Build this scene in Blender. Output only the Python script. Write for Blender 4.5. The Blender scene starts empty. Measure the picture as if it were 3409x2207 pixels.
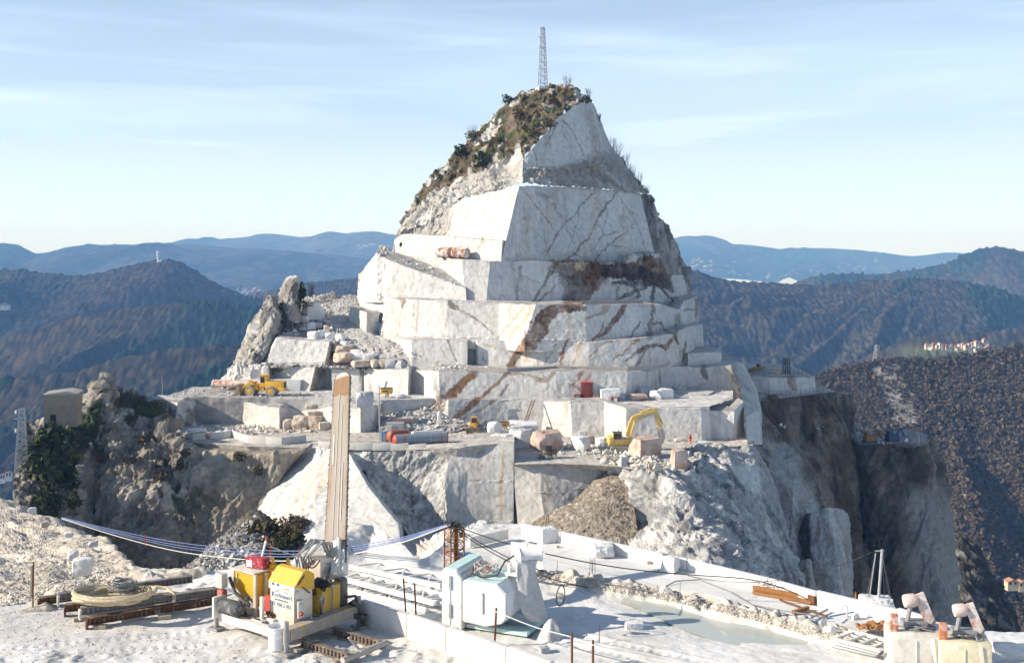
import bpy, bmesh, math, random
import numpy as np
from mathutils import Vector, Matrix
random.seed(7)
RS = np.random.RandomState(11)
scene = bpy.context.scene
COL = scene.collection
# ------------------------------------------------------------------ camera
F, CX, HY = 3655.0, 1704.5, 845.0          # focal length, centre column and eye-level row of the photograph in its own pixels
cam_d = bpy.data.cameras.new('camera'); cam = bpy.data.objects.new('camera', cam_d); COL.objects.link(cam)
cam_d.sensor_width = 36.0; cam_d.lens = 36.0*F/3409.0
cam_d.shift_y = (HY-1103.5)/3409.0
cam_d.clip_start = 0.5; cam_d.clip_end = 60000
cam.rotation_euler = (math.radians(90), 0, 0)
scene.camera = cam
# ------------------------------------------------------------------ sun, sky, exposure
SUN_EL, SUN_AZ = 26.5, -99.0               # azimuth from +Y, clockwise; the sun stands to the left, a little behind the camera
sd = Vector((math.sin(math.radians(SUN_AZ))*math.cos(math.radians(SUN_EL)), math.cos(math.radians(SUN_AZ))*math.cos(math.radians(SUN_EL)), math.sin(math.radians(SUN_EL))))
sl = bpy.data.lights.new('sun', 'SUN'); sun = bpy.data.objects.new('sun', sl); COL.objects.link(sun)
sl.energy = 5.0; sl.angle = math.radians(0.53); sl.color = (1.0, 0.915, 0.79)
sun.rotation_euler = sd.to_track_quat('Z', 'Y').to_euler(); sun.location = (-60, 0, 60)
world = bpy.data.worlds.new('World'); scene.world = world; world.use_nodes = True
def world_nodes():
    nt = world.node_tree; N, L = nt.nodes, nt.links; N.clear()
    out = N.new('ShaderNodeOutputWorld'); bg = N.new('ShaderNodeBackground'); bg.inputs[1].default_value = 0.074
    sky = N.new('ShaderNodeTexSky'); sky.sky_type = 'NISHITA'; sky.sun_disc = False
    sky.sun_elevation = math.radians(SUN_EL); sky.sun_rotation = math.radians(SUN_AZ); sky.altitude = 600
    sky.air_density = 1.0; sky.dust_density = 0.35; sky.ozone_density = 3.0
    tc = N.new('ShaderNodeTexCoord'); sep = N.new('ShaderNodeSeparateXYZ'); L.new(tc.outputs['Generated'], sep.inputs[0])
    def math_(op, a, b=None, clamp=False):
        n = N.new('ShaderNodeMath'); n.operation = op; n.use_clamp = clamp
        for i, v in enumerate((a, b)):
            if v is None: continue
            if isinstance(v, (int, float)): n.inputs[i].default_value = v
            else: L.new(v, n.inputs[i])
        return n.outputs[0]
    comb = N.new('ShaderNodeCombineXYZ')
    L.new(sep.outputs[0], comb.inputs[0]); L.new(math_('MULTIPLY', sep.outputs[2], 2.4), comb.inputs[1])
    def cloud(rot, sx, sy, det, lo, hi, seed):
        mp = N.new('ShaderNodeMapping'); mp.inputs['Rotation'].default_value = (0, 0, math.radians(rot)); mp.inputs['Scale'].default_value = (sx, sy, 1); mp.inputs['Location'].default_value = (seed, seed*1.7, 0)
        L.new(comb.outputs[0], mp.inputs[0])
        nz = N.new('ShaderNodeTexNoise'); nz.inputs['Scale'].default_value = 1.0; nz.inputs['Detail'].default_value = det; nz.inputs['Roughness'].default_value = 0.55; nz.inputs['Distortion'].default_value = 0.7
        L.new(mp.outputs[0], nz.inputs['Vector'])
        mr = N.new('ShaderNodeMapRange'); mr.inputs[1].default_value = lo; mr.inputs[2].default_value = hi; mr.clamp = True; mr.interpolation_type = 'SMOOTHSTEP'
        L.new(nz.outputs[0], mr.inputs[0]); return mr.outputs[0]
    c1 = cloud(-14, 2.2, 9.0, 9, 0.42, 0.74, 3.1)
    c2 = cloud(-38, 3.2, 17.0, 9, 0.50, 0.78, 8.3)
    veil = cloud(8, 1.2, 3.2, 4, 0.30, 0.72, 1.2)
    f = math_('ADD', math_('ADD', math_('MULTIPLY', c1, 0.38), math_('MULTIPLY', c2, 0.30)), math_('MULTIPLY', veil, 0.30), clamp=True)
    low = N.new('ShaderNodeMapRange'); low.inputs[1].default_value = 0.16; low.inputs[2].default_value = 0.40; low.inputs[3].default_value = 1.0; low.inputs[4].default_value = 0.05; L.new(sep.outputs[2], low.inputs[0])
    hz = N.new('ShaderNodeMapRange'); hz.interpolation_type = 'SMOOTHERSTEP'; hz.inputs[1].default_value = 0.0; hz.inputs[2].default_value = 0.17; hz.inputs[3].default_value = 0.80; hz.inputs[4].default_value = 0.10; L.new(sep.outputs[2], hz.inputs[0])
    f = math_('MAXIMUM', math_('MULTIPLY', f, low.outputs[0]), hz.outputs[0])
    f = math_('ADD', math_('MULTIPLY', f, 0.60), math_('MULTIPLY', low.outputs[0], 0.42), clamp=True)
    mix = N.new('ShaderNodeMix'); mix.data_type = 'RGBA'; mix.inputs[7].default_value = (8.9, 11.0, 14.0, 1)
    L.new(f, mix.inputs[0]); L.new(sky.outputs[0], mix.inputs[6]); L.new(mix.outputs[2], bg.inputs[0]); L.new(bg.outputs[0], out.inputs[0])
world_nodes()
scene.view_settings.view_transform = 'Standard'; scene.view_settings.look = 'None'; scene.view_settings.gamma = 1.0; scene.view_settings.exposure = 0.52
cy = scene.cycles
cy.max_bounces = 6; cy.diffuse_bounces = 3; cy.glossy_bounces = 3; cy.transmission_bounces = 3; cy.volume_bounces = 2
cy.use_adaptive_sampling = True; cy.adaptive_threshold = 0.03; cy.use_denoising = True; cy.caustics_reflective = False; cy.caustics_refractive = False

def P(x, y, Y): return ((x-CX)/F*Y, Y, -(y-HY)/F*Y)
def V(x, y, Y): return Vector(P(x, y, Y))
def dep(y, z): return -z*F/(y-HY)          # distance of a point at height z seen at row y
def G(x, y, z): Y = dep(y, z); return Vector(((x-CX)/F*Y, Y, z))
# ------------------------------------------------------------------ numpy noise
def _h(ix, iy, iz, s):
    a = (ix.astype(np.int64)*374761393 + iy.astype(np.int64)*668265263 + iz.astype(np.int64)*2147483647 + s*974634777) & 0xffffffff
    a = ((a ^ (a >> 13))*1274126177) & 0xffffffff
    a = ((a ^ (a >> 16))*2246822519) & 0xffffffff
    return ((a ^ (a >> 15)) & 0xffffff)/float(0xffffff)
def vnoise(p, s=0):
    i = np.floor(p).astype(np.int64); f = p-i; f = f*f*f*(f*(f*6-15)+10)
    r = 0
    for dx in (0, 1):
        wx = f[..., 0] if dx else 1-f[..., 0]
        for dy in (0, 1):
            wy = f[..., 1] if dy else 1-f[..., 1]
            for dz in (0, 1):
                wz = f[..., 2] if dz else 1-f[..., 2]
                r = r + wx*wy*wz*_h(i[..., 0]+dx, i[..., 1]+dy, i[..., 2]+dz, s)
    return r*2-1
def fbm(p, oct=4, s=0, gain=0.5):
    a, r, n = 1.0, 0, 0
    for k in range(oct):
        r = r + a*vnoise(p*(2.03**k)+k*17.3, s+k); n += a; a *= gain
    return r/n*1.4
def ridged(p, oct=4, s=0):
    a, r, n = 1.0, 0, 0
    for k in range(oct):
        r = r + a*(1-2*np.abs(vnoise(p*(2.1**k)+k*9.1, s+k))); n += a; a *= 0.5
    return r/n
def worley(p, s=0):
    "nearest cell distance, second distance, three random numbers of the nearest cell, offset from it"
    i = np.floor(p).astype(np.int64)
    f1 = np.full(p.shape[:-1], 9.0); f2 = f1.copy(); rid = np.zeros(p.shape[:-1]+(3,)); off = np.zeros(p.shape)
    for dx in (-1, 0, 1):
        for dy in (-1, 0, 1):
            for dz in (-1, 0, 1):
                c = i+np.array([dx, dy, dz])
                q = np.stack([_h(c[..., 0], c[..., 1], c[..., 2], s+k) for k in (1, 2, 3)], -1)+c
                d = np.sqrt(((q-p)**2).sum(-1))
                m = d < f1
                f2 = np.where(m, f1, np.minimum(f2, d)); f1 = np.where(m, d, f1)
                r = np.stack([_h(c[..., 0], c[..., 1], c[..., 2], s+k) for k in (5, 6, 7)], -1)
                rid = np.where(m[..., None], r, rid); off = np.where(m[..., None], p-q, off)
    return f1, f2, rid, off
def facets(p, s=0, w=0.13):
    "angular broken-rock relief in about -1..1"
    f1, f2, rid, off = worley(p, s)
    return ((rid[..., 0]-0.5)*1.2+((rid*2-1)*off).sum(-1)*1.4)*sstep(0.0, w, f2-f1)
def sstep(a, b, x):
    t = np.clip((x-a)/(b-a), 0, 1); return t*t*(3-2*t)
def mixc(a, b, t): return a+(b-a)*t[..., None]
# ------------------------------------------------------------------ meshes
def link(name, me, mat=None, parent=None, loc=None, rot=None):
    o = bpy.data.objects.new(name, me); COL.objects.link(o)
    if mat is not None: me.materials.append(mat) if not isinstance(mat, (list, tuple)) else [me.materials.append(m) for m in mat]
    if parent is not None: o.parent = parent
    if loc is not None: o.location = loc
    if rot is not None: o.rotation_euler = rot
    return o
def mesh_np(name, verts, faces, cols=None, smooth=False):
    me = bpy.data.meshes.new(name)
    verts = np.asarray(verts, dtype=np.float32); faces = np.asarray(faces, dtype=np.int32); k = faces.shape[1]
    me.vertices.add(len(verts)); me.vertices.foreach_set('co', verts.ravel())
    me.loops.add(faces.size); me.loops.foreach_set('vertex_index', faces.ravel())
    me.polygons.add(len(faces)); me.polygons.foreach_set('loop_start', np.arange(0, faces.size, k, dtype=np.int32)); me.polygons.foreach_set('loop_total', np.full(len(faces), k, dtype=np.int32))
    me.update(calc_edges=True); me.validate()
    me.polygons.foreach_set('use_smooth', np.full(len(me.polygons), smooth, dtype=bool))
    if cols is not None:
        at = me.color_attributes.new('col', 'FLOAT_COLOR', 'POINT')
        c = np.ones((len(verts), 4), dtype=np.float32); c[:, :3] = np.clip(cols, 0, 1); at.data.foreach_set('color', c.ravel())
    return me
def tag(o, label=None, cat=None, group=None, kind=None):
    if label: o['label'] = label
    if cat: o['category'] = cat
    if group: o['group'] = group
    if kind: o['kind'] = kind
    return o
def subdiv_grid(rows, step):
    "control net of (x, y, depth) -> dense grid of points, with fractional column and row indices"
    A = np.array(rows, dtype=float); R, C = A.shape[:2]
    W = np.stack([(A[..., 0]-CX)/F*A[..., 2], A[..., 2], -(A[..., 1]-HY)/F*A[..., 2]], -1)
    def params(n, seglen):
        t = [np.zeros(1)]
        for k in range(n-1):
            m = max(1, int(math.ceil(seglen[k]/step))); t.append(k+np.arange(1, m+1)/m)
        return np.concatenate(t)
    cl = [np.hypot(A[:, k+1, 0]-A[:, k, 0], A[:, k+1, 1]-A[:, k, 1]).max() for k in range(C-1)]
    rl = [np.hypot(A[k+1, :, 0]-A[k, :, 0], A[k+1, :, 1]-A[k, :, 1]).max() for k in range(R-1)]
    u, v = params(C, cl), params(R, rl)
    return W, u, v
def bil(W, u, v, smooth=False):
    R, C = W.shape[:2]
    ui = np.minimum(u.astype(int), C-2); uf = u-ui; vi = np.minimum(v.astype(int), R-2); vf = v-vi
    if smooth:
        def cr(Wt, i, f, n):
            im, ip, iq = np.maximum(i-1, 0), i+1, np.minimum(i+2, n-1); f = f[:, None, None]
            a, b, c, d = Wt[im], Wt[i], Wt[ip], Wt[iq]
            return b+0.5*f*(c-a+f*(2*a-5*b+4*c-d+f*(3*(b-c)+d-a)))
        T = cr(W, vi, vf, R); return cr(T.transpose(1, 0, 2), ui, uf, C).transpose(1, 0, 2)
    a = W[vi][:, ui]; b = W[vi][:, ui+1]; c = W[vi+1][:, ui]; d = W[vi+1][:, ui+1]
    uf = uf[None, :, None]; vf = vf[:, None, None]
    return (a*(1-uf)+b*uf)*(1-vf)+(c*(1-uf)+d*uf)*vf
def gnormals(Pt):
    du = np.gradient(Pt, axis=1); dv = np.gradient(Pt, axis=0)
    n = np.cross(du, dv); n /= np.maximum(np.linalg.norm(n, axis=-1, keepdims=True), 1e-9)
    return -n if ((n*Pt).sum(-1)/np.linalg.norm(Pt, axis=-1)).mean() > 0 else n    # face the camera side, all alike
def gfaces(R, C):
    i = np.arange(R*C).reshape(R, C)
    return np.stack([i[:-1, :-1], i[1:, :-1], i[1:, 1:], i[:-1, 1:]], -1).reshape(-1, 4)
class Joined:
    "several grids gathered into one mesh"
    def __init__(s): s.v, s.f, s.c, s.n = [], [], [], 0
    def add(s, pts, faces, cols):
        pts = pts.reshape(-1, 3); s.v.append(pts); s.f.append(faces+s.n); s.c.append(cols.reshape(-1, 3)); s.n += len(pts)
    def build(s, name, mat, smooth=False):
        return link(name, mesh_np(name, np.concatenate(s.v), np.concatenate(s.f), np.concatenate(s.c), smooth), mat)
def px(Pt):
    return CX+F*Pt[..., 0]/Pt[..., 1], HY-F*Pt[..., 2]/Pt[..., 1]
def net(J, rows, step, disp, colf, smooth=False, stains=None):
    W, u, v = subdiv_grid(rows, step)
    Pt = bil(W, u, v, smooth)
    U, Vv = np.meshgrid(u, v)
    N = gnormals(Pt)
    d = disp(Pt, U, Vv)
    Q = Pt+N*d[..., None] if d.ndim == 2 else Pt+d
    c = colf(Q, U, Vv, N)
    if stains: c = paint(Q, c, stains)
    J.add(Q, gfaces(*Q.shape[:2]), c)
    return Q
def paint(Q, c, stains):
    "mineral veins and stains of the rock: each a polyline with its widths and colour"
    x, y = px(Q)
    wx = fbm(Q*0.3, 3, 91)*8; wy = fbm(Q*0.3, 3, 57)*8
    fx = fbm(Q*1.5, 3, 31)*3.2; fy = fbm(Q*1.5, 3, 77)*3.2
    x = x+wx+fx; y = y+wy+fy
    br = fbm(Q*0.5, 3, 13); br2 = fbm(Q*1.3, 4, 14); hf = fbm(Q*4.0, 2, 15); cell = worley(Q*1.1, 16)[2][..., 0]-0.2
    x0, x1, y0, y1 = x.min(), x.max(), y.min(), y.max()
    for pts, wid, colr, k in stains:
        pts = np.array(pts, dtype=float); wm = np.max(wid)
        if pts[:, 0].max()+wm*2 < x0 or pts[:, 0].min()-wm*2 > x1 or pts[:, 1].max()+wm*2 < y0 or pts[:, 1].min()-wm*2 > y1: continue
        w = np.interp(np.arange(len(pts)), np.linspace(0, len(pts)-1, len(np.atleast_1d(wid))), np.atleast_1d(wid))
        m = np.zeros(x.shape)
        for i in range(len(pts)-1):
            a, b = pts[i], pts[i+1]; ab = b-a; L2 = max((ab**2).sum(), 1e-6)
            t = np.clip(((x-a[0])*ab[0]+(y-a[1])*ab[1])/L2, 0, 1)
            d = np.hypot(x-a[0]-t*ab[0], y-a[1]-t*ab[1]); ww = w[i]+(w[i+1]-w[i])*t
            m = np.maximum(m, 1-sstep(ww*0.35, ww*1.55, d))
        m = sstep(0.40, 0.62, m+0.30*br2*(m > 0)+0.16*hf*(m > 0))*k*np.clip(0.9+0.35*br, 0.35, 1.0)
        cc = np.array(colr)*(0.72+0.42*br2+0.75*cell)[..., None]
        c = c*(1-m[..., None])+cc*m[..., None]
    return c
# ------------------------------------------------------------------ materials
MATS = {}
def nodes(name):
    m = bpy.data.materials.new(name); m.use_nodes = True; nt = m.node_tree
    return m, nt, nt.nodes['Principled BSDF']
def attr_mat(name, detail, bump, rough=0.9, dscale=1.0, contrast=0.35, bdist=0.1, spec=0.3):
    "colour from the mesh's own 'col' attribute, broken up by procedural noise, with bump"
    m, nt, b = nodes(name); N, L = nt.nodes, nt.links
    at = N.new('ShaderNodeAttribute'); at.attribute_name = 'col'
    tc = N.new('ShaderNodeTexCoord')
    n1 = N.new('ShaderNodeTexNoise'); n1.inputs['Scale'].default_value = detail; n1.inputs['Detail'].default_value = 8; n1.inputs['Roughness'].default_value = 0.65; L.new(tc.outputs['Object'], n1.inputs['Vector'])
    mr = N.new('ShaderNodeMapRange'); mr.inputs[1].default_value = 0.25; mr.inputs[2].default_value = 0.75; mr.inputs[3].default_value = 1-contrast; mr.inputs[4].default_value = 1+contrast*0.45; L.new(n1.outputs[0], mr.inputs[0])
    mx = N.new('ShaderNodeMix'); mx.data_type = 'RGBA'; mx.blend_type = 'MULTIPLY'; mx.inputs[0].default_value = 1; L.new(at.outputs['Color'], mx.inputs[6]); L.new(mr.outputs[0], mx.inputs[7])
    L.new(mx.outputs[2], b.inputs['Base Color'])
    n2 = N.new('ShaderNodeTexNoise'); n2.inputs['Scale'].default_value = detail*dscale*2.3; n2.inputs['Detail'].default_value = 6; n2.inputs['Roughness'].default_value = 0.7; L.new(tc.outputs['Object'], n2.inputs['Vector'])
    bp = N.new('ShaderNodeBump'); bp.inputs['Strength'].default_value = bump; bp.inputs['Distance'].default_value = bdist; L.new(n2.outputs[0], bp.inputs['Height']); L.new(bp.outputs[0], b.inputs['Normal'])
    b.inputs['Roughness'].default_value = rough; b.inputs['Specular IOR Level'].default_value = spec
    return m
def paint_mat(name, col, rough=0.5, metal=0.0, dirt=None, dscale=6.0, damt=0.5, bump=0.0, noise=0.12, lo=0.52, hi=0.68):
    "painted or raw surface with blotches of dirt or rust of their own shape"
    m, nt, b = nodes(name); N, L = nt.nodes, nt.links
    tc = N.new('ShaderNodeTexCoord')
    n1 = N.new('ShaderNodeTexNoise'); n1.inputs['Scale'].default_value = dscale; n1.inputs['Detail'].default_value = 8; n1.inputs['Roughness'].default_value = 0.65; L.new(tc.outputs['Object'], n1.inputs['Vector'])
    mr = N.new('ShaderNodeMapRange'); mr.inputs[1].default_value = lo; mr.inputs[2].default_value = hi; mr.inputs[4].default_value = damt; L.new(n1.outputs[0], mr.inputs[0])
    mx = N.new('ShaderNodeMix'); mx.data_type = 'RGBA'; mx.inputs[6].default_value = (*col, 1); mx.inputs[7].default_value = (*(dirt or tuple(c*0.6 for c in col)), 1); L.new(mr.outputs[0], mx.inputs[0])
    n2 = N.new('ShaderNodeTexNoise'); n2.inputs['Scale'].default_value = dscale*4; n2.inputs['Detail'].default_value = 5; L.new(tc.outputs['Object'], n2.inputs['Vector'])
    mr2 = N.new('ShaderNodeMapRange'); mr2.inputs[1].default_value = 0.3; mr2.inputs[2].default_value = 0.7; mr2.inputs[3].default_value = 1-noise; mr2.inputs[4].default_value = 1+noise; L.new(n2.outputs[0], mr2.inputs[0])
    m2 = N.new('ShaderNodeMix'); m2.data_type = 'RGBA'; m2.blend_type = 'MULTIPLY'; m2.inputs[0].default_value = 1; L.new(mx.outputs[2], m2.inputs[6]); L.new(mr2.outputs[0], m2.inputs[7])
    L.new(m2.outputs[2], b.inputs['Base Color'])
    b.inputs['Roughness'].default_value = rough; b.inputs['Metallic'].default_value = metal
    if bump:
        bp = N.new('ShaderNodeBump'); bp.inputs['Strength'].default_value = bump; bp.inputs['Distance'].default_value = 0.02; L.new(n2.outputs[0], bp.inputs['Height']); L.new(bp.outputs[0], b.inputs['Normal'])
    return m
M_ROCK = attr_mat('marble_rock', 0.8, 0.35, 0.85, 1.6, 0.26, 0.08)
M_CLIFF = attr_mat('weathered_rock', 0.9, 0.9, 0.92, 1.2, 0.50, 0.45)
M_HILL = attr_mat('wooded_hillside', 0.03, 0.6, 1.0, 1.0, 0.45, 8.0, 0.0)
M_GROUND = attr_mat('marble_dust', 3.0, 0.5, 0.95, 2.0, 0.14, 0.03)
# ------------------------------------------------------------------ hills
def interp_poly(pts, n):
    a = np.array(pts, dtype=float); t = np.linspace(a[0, 0], a[-1, 0], n)
    # smooth interpolation through the ridge points
    y = np.interp(t, a[:, 0], a[:, 1]); k = max(3, n//60)
    ker = np.hanning(k*2+1); ker /= ker.sum(); yp = np.pad(y, k, mode='edge'); return t, np.convolve(yp, ker, 'valid')
PINE = np.array([0.017, 0.038, 0.021]); BARE = np.array([0.056, 0.049, 0.034]); RUST = np.array([0.082, 0.056, 0.032]); MEADOW = np.array([0.14, 0.15, 0.06]); TAN = np.array([0.2, 0.16, 0.11])
def hill(name, ridge, Y, drop, run, nu, nv, spur, spurL, seed, pine=0.45, tree=7.0, tone=1.0, extra=None, slant=0.5, rough=1.0, tamp=1.0):
    "one range: a ridge line at distance Y falling towards the camera, cut by spurs and ravines, covered in woods"
    x, y = interp_poly(ridge, nu)
    X = (x-CX)/F*Y; Z = -(y-HY)/F*Y
    v = np.concatenate([[-0.35, -0.12], np.linspace(0, 1, nv)**1.0])
    U, Vv = np.meshgrid(np.arange(nu), v)
    Xg = np.broadcast_to(X, U.shape).copy(); Zr = np.broadcast_to(Z, U.shape)
    fr = np.clip(Vv, 0, None)
    Yg = Y-Vv*run
    prof = np.where(Vv < 0, -Vv*1.6, fr**0.88)
    Zg = Zr-prof*drop
    Xg = Xg*(1-0.35*Vv*run/Y)               # the range keeps its width towards the camera
    q = np.stack([Xg/spurL+slant*Vv*run/spurL, Vv*run/spurL*0.42, np.full_like(Xg, seed*3.7)], -1)
    q = q+0.35*np.stack([fbm(q*1.3, 3, seed+5), fbm(q*1.3, 3, seed+6), 0*Xg], -1)
    sp = ridged(q, 4, seed)
    win = sstep(0.0, 0.22, fr)
    Zg = Zg+sp*spur*win*1.5+fbm(q*0.45, 2, seed+30)*spur*0.9*win+fbm(q*3.1, 3, seed+2)*spur*0.16*(0.25+win)*rough
    pt = np.stack([Xg, Yg, Zg], -1)
    # crowns of the trees
    tp = np.stack([Xg/tree, Yg/tree*0.8, np.zeros_like(Xg)], -1)
    f1, f2, rid, _ = worley(tp, seed+3)
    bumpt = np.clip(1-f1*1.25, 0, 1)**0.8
    zone = fbm(q*1.1+5, 4, seed+9)+0.35*fbm(q*4.0, 3, seed+10)+0.6*(0.2-sp)
    pm = sstep(0.55-pine-0.12, 0.55-pine+0.12, zone+0.25*(rid[..., 2]-0.5))
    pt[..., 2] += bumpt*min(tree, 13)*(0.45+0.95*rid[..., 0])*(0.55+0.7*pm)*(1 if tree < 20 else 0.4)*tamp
    rust = sstep(0.15, 0.6, fbm(q*2.3+11, 3, seed+21))
    c = mixc(mixc(BARE+np.zeros(pt.shape), RUST, rust*0.5), PINE, pm)
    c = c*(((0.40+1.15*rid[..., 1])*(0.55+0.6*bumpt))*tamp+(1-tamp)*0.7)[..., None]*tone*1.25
    if extra is not None: c = extra(pt, c, sp)
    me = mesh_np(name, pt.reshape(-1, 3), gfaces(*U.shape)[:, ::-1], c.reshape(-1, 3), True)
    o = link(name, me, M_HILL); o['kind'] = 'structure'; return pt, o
HILLS = {}
def make_hills():
    def towns(spec):
        def f(pt, c, sp):
            x, y = px(pt)
            for (tx, ty, rx, ry, k) in spec:
                g = np.exp(-((x-tx)/rx)**2-((y-ty)/ry)**2)
                m = (g*k > _h(np.floor(x/2.5), np.floor(y/2.0), np.floor(x*0), 5))
                c = np.where(m[..., None], np.array([0.55, 0.45, 0.38]), c)
            return c
        return f
    hill('far_mountains', [(-500, 850), (100, 845), (540, 812), (600, 803), (700, 803), (775, 806), (820, 790), (865, 777), (930, 780), (1000, 791), (1045, 795), (1110, 782), (1200, 775), (1280, 778), (1400, 800), (1900, 820), (2200, 800), (2244, 793), (2325, 792), (2380, 806), (2434, 822), (2475, 815), (2530, 824), (2595, 832), (2641, 827), (2771, 827), (2875, 834), (2960, 845), (3031, 856), (3090, 850), (3145, 838), (3190, 842), (3250, 848), (3400, 850), (4000, 850)], 10500, 380, 2500, 520, 70, 80, 1000, 1, 0.4, 45, 1.0,
         towns([(1240, 820, 60, 8, 0.15), (2640, 912, 40, 10, 0.16), (2690, 900, 30, 8, 0.14), (2700, 922, 60, 6, 0.12), (2500, 915, 120, 14, 0.08), (2330, 880, 80, 14, 0.12), (2860, 890, 60, 20, 0.12), (2460, 870, 60, 6, 0.1)]), 0.3)
    hill('mid_far_hills', [(-700, 830), (-200, 826), (0, 812), (60, 816), (120, 846), (190, 884), (260, 905), (330, 915), (600, 935)], 6300, 240, 2000, 260, 60, 60, 700, 2, 0.5, 40, 1.0, None, 0.3)
    hill('mid_far_hills', [(60, 872), (140, 846), (220, 825), (290, 815), (390, 815), (470, 817), (540, 811), (620, 814), (700, 819), (780, 828), (880, 829), (1000, 838), (1100, 848), (1200, 858), (1300, 880), (1500, 900)], 7000, 300, 2400, 420, 90, 75, 900, 3, 0.5, 42, 1.0, towns([(830, 972, 80, 9, 0.35), (900, 985, 50, 6, 0.3)]), 0.35)
    hill('wooded_hills', [(-500, 930), (-100, 915), (0, 906), (60, 896), (130, 912), (260, 922), (340, 906), (430, 886), (490, 872), (530, 866), (580, 868), (620, 886), (700, 938), (780, 974), (850, 1002), (1000, 1040)], 2700, 420, 1200, 520, 150, 46, 330, 4, 0.62, 11, 0.85, None, 0.55)
    hill('wooded_hills', [(700, 1010), (830, 985), (900, 968), (1000, 946), (1100, 934), (1200, 926), (1350, 925), (1500, 960)], 3100, 300, 900, 260, 70, 40, 380, 5, 0.65, 11, 0.85)
    hill('wooded_hills', [(-500, 1180), (-100, 1150), (0, 1135), (100, 1108), (200, 1072), (320, 1045), (400, 1036), (530, 1016), (640, 1008), (760, 1018), (850, 1024), (1000, 1040)], 2000, 420, 900, 480, 150, 52, 260, 6, 0.72, 9.5, 0.85, None, 0.6)
    hill('wooded_hills', [(-500, 1290), (0, 1262), (140, 1252), (260, 1242), (400, 1196), (550, 1168), (700, 1150), (820, 1152), (950, 1165)], 1500, 420, 650, 480, 150, 40, 210, 7, 0.8, 8.5, 0.85, None, 0.6)
    hill('wooded_hills', [(2450, 985), (2600, 962), (2700, 926), (2760, 916), (2840, 916), (2930, 918), (3050, 900), (3150, 880), (3220, 848), (3265, 828), (3320, 823), (3370, 830), (3450, 850), (3700, 900)], 3700, 420, 1300, 420, 120, 46, 420, 8, 0.42, 12, 1.0, None, 0.55)
    hill('wooded_hills', [(2100, 930), (2230, 905), (2290, 902), (2330, 908), (2380, 926), (2440, 938), (2520, 942), (2600, 946), (2700, 950), (2780, 944), (2890, 934), (3000, 930), (3100, 930), (3200, 938), (3300, 962), (3409, 1000), (3700, 1060)], 2500, 430, 1150, 620, 210, 52, 310, 9, 0.60, 9.5, 1.05, None, 0.75)
    hill('wooded_hills', [(2450, 1420), (2600, 1340), (2760, 1250), (2880, 1190), (2960, 1160), (3040, 1128), (3120, 1112), (3250, 1110), (3409, 1095), (3700, 1080)], 1900, 420, 700, 420, 120, 30, 240, 10, 0.32, 9.0, 1.0,
         lambda pt, c, sp: mixc(c, MEADOW*0.9, (lambda x, y: np.exp(-((x-3060)/90)**2-((y-1168)/18)**2)+np.exp(-((x-3230)/90)**2-((y-1172)/16)**2))(*px(pt)).clip(0, 1)), 0.4)
    def outcrop(pt, c, sp):
        x, y = px(pt)
        n = fbm(pt*0.045, 4, 3)+0.5*fbm(pt*0.2, 3, 4)
        xc = 2935+(y-1215)*0.40+14*np.sin(y/30.0)
        m = np.exp(-((x-xc)/50)**2)*sstep(1195, 1225, y)*(1-sstep(1390, 1440, y))
        k = sstep(0.45, 0.6, m*0.9+n*0.75)
        return mixc(c, np.array([0.34, 0.315, 0.28])*(0.7+0.6*(n[..., None])), k*0.9)
    return hill('near_slope', [(2450, 1345), (2600, 1290), (2715, 1250), (2800, 1228), (2880, 1206), (2940, 1198), (3020, 1200), (3100, 1196), (3180, 1186), (3260, 1172), (3340, 1160), (3409, 1148), (3800, 1100)], 900, 420, 520, 620, 300, 30, 110, 12, -0.25, 3.0, 1.5, outcrop, 0.12, tamp=0.25)
NEAR_SLOPE = make_hills()
# the valley floor below everything, out to the horizon
def valley():
    n = 60; xs = np.linspace(-1, 1, n)**3*15000; ys = np.linspace(0, 1, n)**2*13000-600
    X, Yy = np.meshgrid(xs, ys); z = np.full_like(X, -430.0)+fbm(np.stack([X/900, Yy/900, 0*X], -1), 3, 3)*30
    c = mixc(BARE+np.zeros(X.shape+(3,)), PINE, sstep(-0.3, 0.5, fbm(np.stack([X/500, Yy/500, 0*X], -1), 4, 8)))
    o = link('valley_ground', mesh_np('valley_ground', np.stack([X, Yy, z], -1).reshape(-1, 3), gfaces(n, n)[:, ::-1], c.reshape(-1, 3), True), M_HILL); o['kind'] = 'structure'
valley()
# the air between: one closed box of thin, even haze
def haze():
    x0, x1, y0, y1, z0, z1 = -16000, 16000, -900, 13000, -520, 215
    v = [(x, y, z) for z in (z0, z1) for y in (y0, y1) for x in (x0, x1)]
    f = [(0, 2, 3, 1), (4, 5, 7, 6), (0, 1, 5, 4), (2, 6, 7, 3), (0, 4, 6, 2), (1, 3, 7, 5)]
    me = bpy.data.meshes.new('haze'); me.from_pydata(v, [], f)
    m = bpy.data.materials.new('thin_haze'); m.use_nodes = True; nt = m.node_tree; nt.nodes.clear()
    out = nt.nodes.new('ShaderNodeOutputMaterial'); pv = nt.nodes.new('ShaderNodeVolumePrincipled')
    pv.inputs['Color'].default_value = (0.24, 0.50, 1.0, 1); pv.inputs['Absorption Color'].default_value = (1, 1, 1, 1); pv.inputs['Density'].default_value = 1.25e-4; pv.inputs['Anisotropy'].default_value = 0.0
    nt.links.new(pv.outputs[0], out.inputs['Volume'])
    o = link('haze', me, m); o['kind'] = 'stuff'
haze()
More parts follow.
